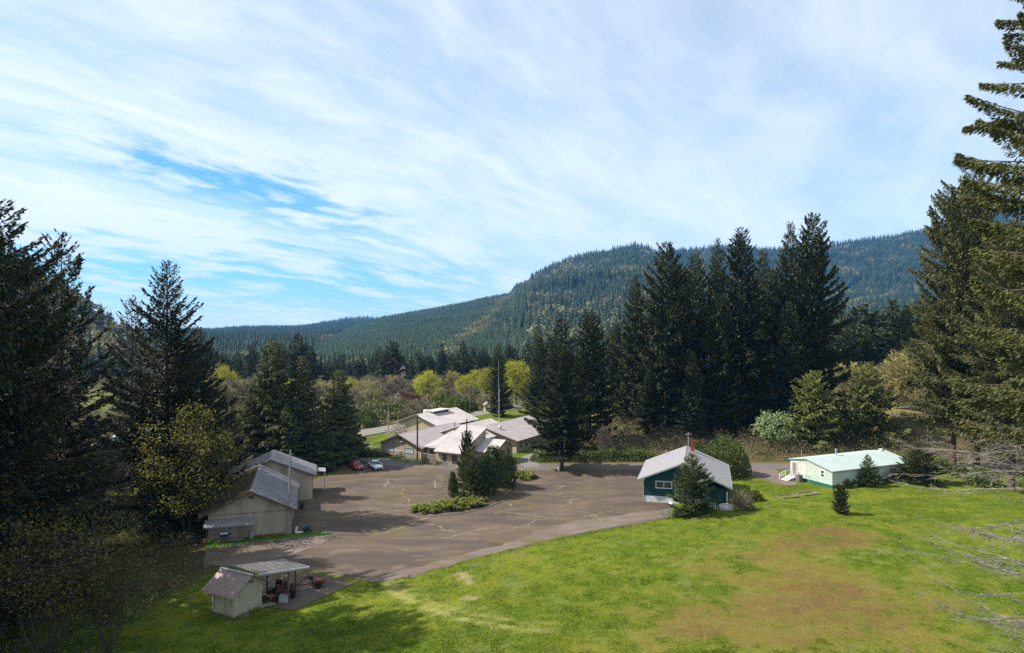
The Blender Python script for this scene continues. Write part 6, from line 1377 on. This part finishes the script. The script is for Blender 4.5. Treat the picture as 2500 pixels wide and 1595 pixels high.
# --- valley trees beyond the buildings
VY = 'spring yellow maples of the valley'
for px, Y, top, pr, wd, l in ((1044, 252, 910, MAP[0], 1.05, 'round bright yellow green maple alone in the valley'), (1135, 262, 918, MAP[1], 1.05, 'yellow maple with ragged crown right of the round one'), (1262, 235, 884, MAP[1], .9, 'tall yellow maple between the two dark conifers'),
    (1190, 255, 900, MAP[1], .8, 'narrow yellow maple left of the conifer behind the mast'), (546, 236, 898, MAP[0], .8, 'yellow maple above the cedars at the left'), (888, 245, 925, GLD, .9, 'yellow budding tree left of the round maple'), (1295, 250, 900, MAP[0], .8, 'yellow maple half hidden by the dark fir beyond the hall'),
    (2250, 190, 845, GLD, 1.3, 'large pale yellow budding tree by the red roofed barn'), (2030, 215, 880, GLD, .9, 'pale budding tree behind the tallest fir'), (1075, 236, 945, GLD, .9, 'small yellow green budding tree right of the round maple'), (922, 232, 950, GLD, .85, 'small yellow green budding tree by the highway pole'), (1105, 285, 905, GLD, .9, 'far yellow budding tree between the round and ragged maples'), (598, 228, 925, GLD, .9, 'yellow budding tree left of the tallest olive cedar'), (2105, 225, 885, GLD, 1., 'pale budding tree left of the red roofed barn'), (1222, 228, 945, GLD, .8, 'small budding tree behind the radio mast')):
    tree_at(pr, 'maple_tree', px, Y, top, l, VY, wd)
VB = 'leafless and budding trees of the valley brush'
rg = np.random.default_rng(77)
LM = [(560, 'behind the dark firs left of the cedars'), (664, 'behind the tallest olive cedar'), (742, 'behind the second cedar'), (828, 'behind the third cedar'), (885, 'between cedars and highway pole'), (948, 'beyond the highway pole'), (1002, 'by the dark red tree'), (1044, 'by the round yellow maple'), (1090, 'between the round and the ragged yellow maple'), (1135, 'by the ragged yellow maple'),
      (1185, 'above the pump house'), (1217, 'behind the radio mast'), (1262, 'by the tall yellow maple'), (1313, 'by the dark fir beyond the hall'), (1400, 'behind the lone fir'), (1552, 'behind the tall group, left end'), (1700, 'behind the middle of the tall group'), (1850, 'behind the tall group, right part'), (1980, 'behind the small olive cedar'), (2050, 'between the two olive cedars'), (2122, 'behind the rounded olive cedar'), (2158, 'by the red roofed barn'), (2250, 'by the pale yellow budding tree'), (2328, 'behind the bare trunked firs')]
def near_lm(px): return min(LM, key=lambda q: abs(q[0] - px))[1]
def hgt(top, mid): return 'taller ' if top < mid - 8 else 'lower ' if top > mid + 8 else ''
vb = [(540, 215, 930, 2), (575, 220, 925, 0), (620, 225, 915, 2), (700, 240, 930, 1), (770, 235, 940, 0), (830, 230, 945, 2), (862, 228, 950, 0), (880, 222, 958, 1), (905, 235, 930, 3), (925, 226, 962, 2), (945, 240, 935, 0), (965, 250, 920, 0), (985, 236, 945, 1),
      (1015, 232, 965, 2), (1030, 226, 978, 3), (1062, 226, 968, 2), (1085, 236, 945, 1), (1100, 230, 948, 0), (1118, 228, 958, 1), (1150, 236, 940, 2), (1175, 226, 965, 3), (1205, 232, 955, 0), (1240, 225, 970, 2), (1275, 240, 945, 0), (1010, 262, 925, 3), (1090, 268, 920, 2), (940, 270, 915, 1), (910, 265, 918, 0), (1340, 235, 960, 2),
      (2010, 205, 915, 0), (2060, 200, 930, 2), (2085, 212, 905, 1), (2160, 205, 880, 1), (2190, 196, 925, 2), (2225, 190, 940, 0), (2260, 182, 950, 2), (2290, 178, 930, 1), (2030, 190, 945, 3), (2330, 175, 925, 0), (1990, 225, 900, 3), (2120, 235, 900, 2)]
pool = [BARE[0], BARE[1], BUD[0], BUD[1]]; lab = ['leafless grey brown tree in the valley brush', 'bare many stemmed tree in the valley brush', 'twiggy budding tree in the valley brush', 'low olive budding tree in the valley brush']
for px, Y, top, k in vb: tree_at(pool[k], 'valley_tree', px, Y, top, hgt(top, 938) + lab[k].replace(' in the valley brush', ' ') + near_lm(px), VB, 1.25)
for px, Y, top, pr, wd, l in ((700, 238, 928, MAP[1], .9, 'yellow green maple peeping between the two tallest cedars'), (790, 240, 930, GLD, 1., 'pale budding tree between the second and third cedars'), (858, 250, 925, MAP[0], .8, 'small yellow green maple right of the third cedar'), (965, 262, 915, GLD, .9, 'pale budding tree left of the round maple'), (1160, 275, 905, MAP[1], .8, 'yellow green maple just left of the twin crossarm pole'), (1330, 262, 905, GLD, .9, 'pale budding tree behind the lone fir')):
    tree_at(pr, 'maple_tree', px, Y, top, l, VY, wd)
rb = np.random.default_rng(31)
for k in range(46):
    Y = rb.uniform(182, 224); x = float(np.interp(Y, [q[1] for q in HIGHWAY], [q[0] for q in HIGHWAY])) - 8 - 34 * rb.random() ** 1.4; px = CX + F * x / Y
    s = rb.uniform(1.2, 2.6); kd = int(rb.integers(0, 3))
    place_shrub([B1, B2, B3][kd], 'bush', x, Y, ('large ' if s > 2 else '') + ['leafy green bush', 'olive bush', 'twiggy tan bush'][kd] + ' beyond the highway, ' + near_lm(px), 'bushes of the valley floor beyond the highway', s, s * rb.uniform(.8, 1.2))
DR = 'dark conifers in the valley row'
for k in range(96):
    px = 480 + k * 9.2 + rg.normal(0, 5); Y = rg.uniform(300, 430); top = 866 + rg.normal(0, 10) - 20 * (rg.random() < .12) + (14 if px < 900 and px > 760 else 0)
    if 1010 < px < 1075: top += 8
    tree_at(MID[k % 3], 'valley_conifer', px, Y, top, hgt(top, 866) + 'dark conifer of the valley row ' + near_lm(px), DR, .95)
for k in range(26):
    px = 2000 + k * 13 + rg.normal(0, 5); Y = rg.uniform(240, 330); top = 790 - (px - 2000) * .10 + rg.normal(0, 16)
    tree_at(MID[k % 3], 'valley_conifer', px, Y, top, hgt(top, 774) + 'dark conifer beyond the tan field ' + near_lm(px), 'dark conifers beyond the tan field', 1.0)
for k in range(22):
    px = 1290 + k * 32 + rg.normal(0, 8); Y = rg.uniform(215, 300); top = 830 + rg.normal(0, 22)
    tree_at(MID[k % 3], 'valley_conifer', px, Y, top, hgt(top, 830) + 'dark conifer glimpsed ' + near_lm(px), 'dark conifers behind the tall fir group', 1.0)

# ------------------------------------------------------------------ brush, hedges, grass (nobody could count these)
def clearing(x, y): return np.hypot((x + 59) / 13, (y - 103) / 15) < 1
def scatter(name, label, cat, inside, bounds, n, hfun, ls, ww, leaf, seed, kind='stuff', updir=.5, clump=0.):
    rg = np.random.default_rng(seed); x = rg.uniform(bounds[0], bounds[1], n); y = rg.uniform(bounds[2], bounds[3], n)
    k = inside(x, y) & ~clearing(x, y); x, y = x[k], y[k]; h = hfun(x, y); k = h > .05; x, y, h = x[k], y[k], h[k]; m = len(x)
    z = gz(x, y) + h * (1 - .8 * rg.random(m) ** 1.7); P = np.stack([x, y, z], 1); Dr = unit(rg.normal(0, 1, (m, 3)) + [0, 0, updir])
    V, Q = kites(P, Dr, ls * rg.uniform(.5, 1.5, m), ww * rg.uniform(.6, 1.4, m), rg, .9)
    lo = fbm(x * .5, y * .5, seed + 3); tint = np.repeat(np.clip(rg.random(m) * .5 + lo * 1.2 - .35, 0, 1), 4)
    o = link(name, arr_mesh(name, V, Q, M[leaf], tint=tint)); return setp(o, label, cat, None, kind)
def lumps(s, a, b, f=.35): return lambda x, y: a + (b - a) * sst(fbm(x * f, y * f, s, 4), .3, .68)
HWY = np.array(HIGHWAY)
def far_side(x, y): return (x < np.interp(y, HWY[:, 1], HWY[:, 0]) - 6.5) & (y > 135)
def on_bank(x, y): return (y > 136.2) & (y < 172) & (x > 11) & ~((x < 24) & (polydist(x, y, DRIVE, False) < 3.2))
scatter('brush', 'brown and olive bramble brush covering the bank behind the road', 'brush', on_bank, (11, 125, 136, 172), 60000, lambda x, y: lumps(5, .2, 3.3)(x, y) * sst(y, 136, 138) * (1 - .5 * sst(y, 160, 170)), .55, .05, 'bramble', 201)
scatter('brush', 'green bramble leaves spreading over the bank behind the road', 'brush', lambda x, y: on_bank(x, y) & (fbm(x * .18, y * .18, 9) > .44), (11, 125, 136, 172), 34000, lambda x, y: lumps(5, .2, 2.3)(x, y) * sst(y, 136, 139), .34, .09, 'bramble_green', 202)
HEDGE = [(3.2, 136.6), (5, 135.4), (14, 135.6), (22, 136), (32, 136.2), (32, 141), (20, 143), (9, 142), (4, 139)]
scatter('hedge', 'rounded green bramble hedge along the road beside the gravel drive', 'hedge', lambda x, y: inpoly(x, y, HEDGE), (2, 33, 134, 144), 26000, lambda x, y: 2.2 * sst(polydist(x, y, HEDGE), 0, 1.2) * (.6 + .6 * fbm(x * .6, y * .6, 3)) * sst(x, 33, 24), .34, .10, 'bramble_green', 203, 'thing')
scatter('valley_brush', 'olive brown brush filling the valley floor beyond the highway', 'brush', lambda x, y: far_side(x, y) & (x > -120), (-120, 75, 170, 300), 60000, lambda x, y: lumps(15, .1, 3.4, .2)(x, y), .9, .13, 'budding', 204)
scatter('valley_brush', 'green bushes scattered over the valley floor beyond the highway', 'brush', lambda x, y: far_side(x, y) & (fbm(x * .08, y * .08, 33) > .45) & (x > -120), (-120, 70, 170, 290), 36000, lambda x, y: lumps(16, .1, 2.6, .2)(x, y), .6, .15, 'bush', 205)
scatter('undergrowth', 'dark undergrowth and fallen twigs below the western firs', 'undergrowth', lambda x, y: (x < -33.5 + 2 * fbm(x * .3, y * .3, 4)) & ~((x > -52) & (y > 84)) | ((x < -39.5) & (y < 100) & (x > -56) & (y > 78)), (-75, -30, 56, 125), 26000, lambda x, y: lumps(25, 0, 1.1, .3)(x, y) * sst(x, -32, -37), .4, .05, 'bramble', 206)
scatter('undergrowth', 'green undergrowth below the olive maple and the western firs', 'undergrowth', lambda x, y: ((x < -39.8) & (y > 80) & (y < 104)) | ((x < -34) & (y < 72)), (-58, -33, 55, 104), 16000, lambda x, y: lumps(26, 0, 1.5, .4)(x, y), .32, .09, 'bush', 207)
scatter('verge', 'rough grass and weeds along the foot of the chain link fence', 'weeds', lambda x, y: (polydist(x, y, [(-38, 149), (-24.6, 139.3), (-13.5, 132.5), (-1.2, 132.3)], False) < 1.1), (-40, 0, 131, 150), 16000, lambda x, y: lumps(27, .0, .9, .7)(x, y), .3, .05, 'bush', 208)
scatter('ground_vines', 'weeds and small plants at the foot of the cream shed', 'weeds', lambda x, y: (polydist(x, y, [(-28.6, 64.2), (-25.6, 62.7), (-23.9, 65.6)], False) < .6), (-30, -22, 61, 67), 1500, lambda x, y: lumps(28, -.1, .5, .9)(x, y), .16, .05, 'bush', 209)

def grass():
    rg = np.random.default_rng(8); n = 230000
    y = 54 + 74 * rg.random(n) ** 1.5; half = .77 * y + 3; x = (rg.random(n) * 2 - 1) * half
    d = polydist(x, y, LOT); k = ~inpoly(x, y, LOT) & (x > -40) & (y < 128) & ~((x > 14) & (x < 60) & (y > 122)) & ~inpoly(x, y, HOUSE_PAD) & ~((x < -26) & (y > 85) & (x > -50)) & ~inpoly(x, y, [gp(*p) for p in [(640, 1483), (720, 1490), (868, 1424), (760, 1400), (640, 1396)]])
    k &= ~inpoly(x, y, [(40.0, 131), (41, 124), (46, 115.5), (49.4, 117), (50, 131)]) & ~inpoly(x, y, [(-28.5, 64.5), (-25.7, 63), (-24.1, 66), (-27, 67.6)])
    x, y, d = x[k], y[k], d[k]; m = len(x); col = lawncol(x, y)
    lush = np.clip((col[:, 1] - col[:, 0]) * 12 + .5, .25, 1.25); tall = (.07 + .10 * fbm(x * .8, y * .8, 61) ** 2 * 2) * lush * (1 + 1.0 * sst(d, 1.6, .2) * (x > -16))
    G = []; T = []
    for b in range(3):
        a = rg.uniform(0, 6.28, m); px = x + rg.normal(0, .07, m); py = y + rg.normal(0, .07, m); h = tall * rg.uniform(.6, 1.3, m); w = .012 + .010 * rg.random(m) + y * .00012
        base = np.stack([px, py, gz(px, py) - .02], 1); sx, sy = np.cos(a) * w, np.sin(a) * w; lx, ly = rg.normal(0, .5, m) * h, rg.normal(0, .5, m) * h
        V = np.stack([base + np.c_[sx, sy, 0 * h], base - np.c_[sx, sy, 0 * h], base + np.c_[lx, ly, h]], 1).reshape(-1, 3); G.append((V, np.arange(3 * m).reshape(m, 3)))
        c = col * rg.uniform(.75, 1.35, (m, 1)) * np.array([1.02, 1.05, 1.]); T.append(np.repeat(np.clip(c, 0, .6), 3, axis=0))
    V, Q = cat_geo(G); mm, nt, b = newmat('grass_blades'); at = nt.nodes.new('ShaderNodeAttribute'); at.attribute_name = 'col'; nt.links.new(at.outputs['Color'], b.inputs['Base Color']); b.inputs['Roughness'].default_value = .7; b.inputs['Specular IOR Level'].default_value = .15
    t = nt.nodes.new('ShaderNodeBsdfTranslucent'); nt.links.new(at.outputs['Color'], t.inputs[0]); mx = nt.nodes.new('ShaderNodeMixShader'); mx.inputs[0].default_value = .35; nt.links.new(b.outputs[0], mx.inputs[1]); nt.links.new(t.outputs[0], mx.inputs[2]); nt.links.new(mx.outputs[0], nt.nodes['Material Output'].inputs['Surface'])
    o = link('grass', arr_mesh('grass', V, Q, mm, col=np.concatenate(T))); setp(o, 'short spring grass covering the lawn', 'grass', None, 'stuff')
grass()

# ------------------------------------------------------------------ the wooded hills
def far_conifer(name, seed, H=20., R=5.2, tiers=8, spikes=8, leaf='far_fir'):
    rg = np.random.default_rng(seed); V = []; Q = []; T = []
    for i in range(tiers):
        t = i / (tiers - 1); z0 = H * (.08 + .86 * t); r = R * (1 - t) ** .8 * rg.uniform(.85, 1.1) + .15; dz = H * .15; a0 = rg.random() * 6.28
        for s in range(spikes):
            a = a0 + 6.283 * s / spikes + rg.normal(0, .1); rr = r * rg.uniform(.6, 1.15); da = 3.1416 / spikes * 1.15; b = len(V)
            V += [(0, 0, z0 + dz * .75), (math.cos(a - da) * rr * .62, math.sin(a - da) * rr * .62, z0 + .06 * dz), (math.cos(a) * rr, math.sin(a) * rr, z0 - dz * .18 + rg.normal(0, .1)), (math.cos(a + da) * rr * .62, math.sin(a + da) * rr * .62, z0 + .06 * dz)]
            Q.append((b, b + 1, b + 2, b + 3)); T += [.25, .4, .75, .4]
    tint = np.clip(np.array(T) + np.repeat(rg.normal(0, .12, len(Q)), 4), 0, 1)
    return bpy.data.objects.new(name, arr_mesh(name, np.array(V), np.array(Q), M[leaf], tint=tint))
def far_round(name, seed, H=14., R=4.5):
    rg = np.random.default_rng(seed); n = 150; d = unit(rg.normal(0, 1, (n, 3))); P = d * [R, R, H * .42] * (.65 + .4 * fbm(d[:, 0] * 2, d[:, 1] * 2 + d[:, 2], seed))[:, None] + [0, 0, H * .55]
    V, Q = kites(P, unit(d * .4 + rg.normal(0, 1, (n, 3))), np.full(n, 2.3), np.full(n, .75), rg, .9); return bpy.data.objects.new(name, arr_mesh(name, V, Q, M['far_maple'], tint=np.repeat(rg.random(n), 4)))
def forest():
    protos = [far_conifer('forest_conifer', 1), far_conifer('forest_conifer', 2, R=4.6, tiers=9), far_conifer('forest_conifer', 3, R=6.0, tiers=7), far_round('forest_maple', 4), far_conifer('plantation_conifer', 5, R=5.0, leaf='far_fir_young')]
    rg = np.random.default_rng(99); PX = []; PY = []
    for y0, y1, s in ((256, 700, 6.2), (700, 1300, 7.0), (1300, 1900, 7.6), (1900, 2620, 8.4), (2620, 3150, 11.), (3150, 3750, 13.), (4300, 5500, 24.)):
        for y in np.arange(y0, y1, s):
            xs = np.arange((-60 - CX) / F * y, (2480 - CX) / F * y, s); PX.append(xs + rg.uniform(-.46, .46, len(xs)) * s); PY.append(y + rg.uniform(-.46, .46, len(xs)) * s)
    x = np.concatenate(PX); y = np.concatenate(PY); c = CX + F * x / y
    z, who = hill_z(c, y); g0 = gz(x, y); floor_ = z < g0; z = np.maximum(z, g0); H = np.where(floor_ & (y < 900), 13, 20) * rg.uniform(.62, 1.3, len(x)) * (.72 + .56 * fbm(x / 38, y / 38, 23, 3)) * np.where(y > 1200, 1.1, 1.0)
    names = list(HILLS)
    plant = (who == names.index('main')) & (c > 700) & (fbm(x / 260, y / 260, 44) + sst(c, 1340, 1180) * .5 - sst(c, 1260, 1420) * .6 > .62)
    H = np.where(plant, 5.5 + H * .22, H)
    H = np.where((who == names.index('main')) & ~floor_, H * (1 + .3 * (c > 1255)), H)
    row = CY - (z + H * .6 - CAMH) / y * F
    # budding broadleaf patches: the diagonal gully, the pale clumps on the slopes, the brown west hill
    gul = polydist(c, row, [(1080, 850), (1140, 815), (1190, 780), (1225, 735), (1245, 720)], False)
    p = .9 * sst(gul + 60 * (fbm(x / 60, y / 60, 12) - .42), 18, 3) * (who == names.index('main'))
    p = np.maximum(p, .75 * sst(fbm(x / 60, y / 60, 91, 3), .63, .71) * (y < 2300) * ~plant)
    p = np.maximum(p, .75 * (who == names.index('west')) * sst(fbm(x / 60, y / 60, 17), .40, .52)); p = np.maximum(p, .8 * sst(fbm(x / 70, y / 70, 95, 3) + .10 * sst(row, 640, 740), .66, .74) * (who == names.index('east'))); p = np.maximum(p, .8 * sst(fbm(x / 48, y / 48, 96, 3) + .06 * sst(row, 640, 720), .62, .70) * (who == names.index('main')) * (c > 1275))
    dec = rg.random(len(x)) < p
    # only what the hills show: keep a tree when nothing nearer rises above its tip
    nb = 900; cb = np.clip(((c + 400) / 3200 * nb).astype(int), 0, nb - 1); tip = (z + H - CAMH) / y
    hc = np.linspace(-400, 2800, nb); g, gy = np.meshgrid(hc, HROWS); gzv, _ = hill_z(g, gy); gzv = np.maximum(gzv, -14); el = np.maximum.accumulate((gzv + 8 - CAMH) / gy, axis=0)
    ri = np.clip(np.searchsorted(HROWS, y * .985) - 1, 0, len(HROWS) - 1); vis = tip > el[ri, cb] - .002
    clear = ~((polydist(c, row, [(585, 845), (640, 838)], False) < 7))
    k = vis & (~floor_ | ((y > 400) & ~((y < 560) & (fbm(x / 40, y / 40, 61) > .56)))) & clear & (rg.random(len(x)) < np.where(plant, 1., .93)); x, y, z, H, dec, plant = x[k], y[k], z[k], H[k], dec[k], plant[k]; m = len(x)
    scl = H / 20.; wid = scl * rg.uniform(.85, 1.2, m) * np.where(plant, 1.5, 1.); idx = np.where(dec, 3, np.where(plant | (rg.random(m) < .25 * fbm(x / 80, y / 80, 29) * 2 - .12), 4, rg.integers(0, 3, m)))
    scl = np.where(dec, scl * .95, scl); wid = np.where(dec, wid * .95, wid)
    me = bpy.data.meshes.new('forest'); me.vertices.add(m); me.vertices.foreach_set('co', np.stack([x, y, z - .6], 1).astype(np.float32).ravel())
    for nm, ty, v, f in (('scl', 'FLOAT_VECTOR', np.stack([wid, wid, scl], 1).astype(np.float32).ravel(), 'vector'), ('rot', 'FLOAT', rg.uniform(0, 6.28, m).astype(np.float32), 'value'), ('idx', 'INT', idx.astype(np.int32), 'value')):
        a = me.attributes.new(nm, ty, 'POINT'); a.data.foreach_set(f, v)
    me.update(); o = link('forest', me); setp(o, 'dense conifer forest covering the hills around the valley', 'forest', None, 'stuff')
    ng = bpy.data.node_groups.new('forest', 'GeometryNodeTree'); ng.interface.new_socket('Geometry', in_out='INPUT', socket_type='NodeSocketGeometry'); ng.interface.new_socket('Geometry', in_out='OUTPUT', socket_type='NodeSocketGeometry')
    N = ng.nodes; L = ng.links; gi = N.new('NodeGroupInput'); go = N.new('NodeGroupOutput'); ip = N.new('GeometryNodeInstanceOnPoints'); jn = N.new('GeometryNodeJoinGeometry')
    for p in reversed(protos):
        oi = N.new('GeometryNodeObjectInfo'); oi.inputs['Object'].default_value = p; oi.inputs['As Instance'].default_value = True; L.new(oi.outputs['Geometry'], jn.inputs[0])
    def att(nm, ty):
        n = N.new('GeometryNodeInputNamedAttribute'); n.data_type = ty; n.inputs['Name'].default_value = nm; return n.outputs['Attribute']
    cb_ = N.new('ShaderNodeCombineXYZ'); L.new(att('rot', 'FLOAT'), cb_.inputs[2])
    L.new(gi.outputs[0], ip.inputs['Points']); L.new(jn.outputs[0], ip.inputs['Instance']); ip.inputs['Pick Instance'].default_value = True
    L.new(att('idx', 'INT'), ip.inputs['Instance Index']); L.new(cb_.outputs[0], ip.inputs['Rotation']); L.new(att('scl', 'FLOAT_VECTOR'), ip.inputs['Scale']); L.new(ip.outputs[0], go.inputs[0])
    md = o.modifiers.new('forest', 'NODES'); md.node_group = ng
    print('forest trees', m)
forest()

# ------------------------------------------------------------------ air
def haze():
    b = MB().box(-9100, 9100, -6100, 9100, -60, 900).build('haze', newmat('haze_air')[0]); setp(b, kind='stuff')
    nt = b.data.materials[0].node_tree; nt.nodes.remove(nt.nodes['Principled BSDF']); v = nt.nodes.new('ShaderNodeVolumePrincipled'); v.inputs['Color'].default_value = HAZE_COL; v.inputs['Density'].default_value = HAZE_D; v.inputs['Anisotropy'].default_value = .1
    nt.links.new(v.outputs[0], nt.nodes['Material Output'].inputs['Volume'])
HAZE_COL = (.15, .48, 1.0, 1); HAZE_D = .00006
haze()
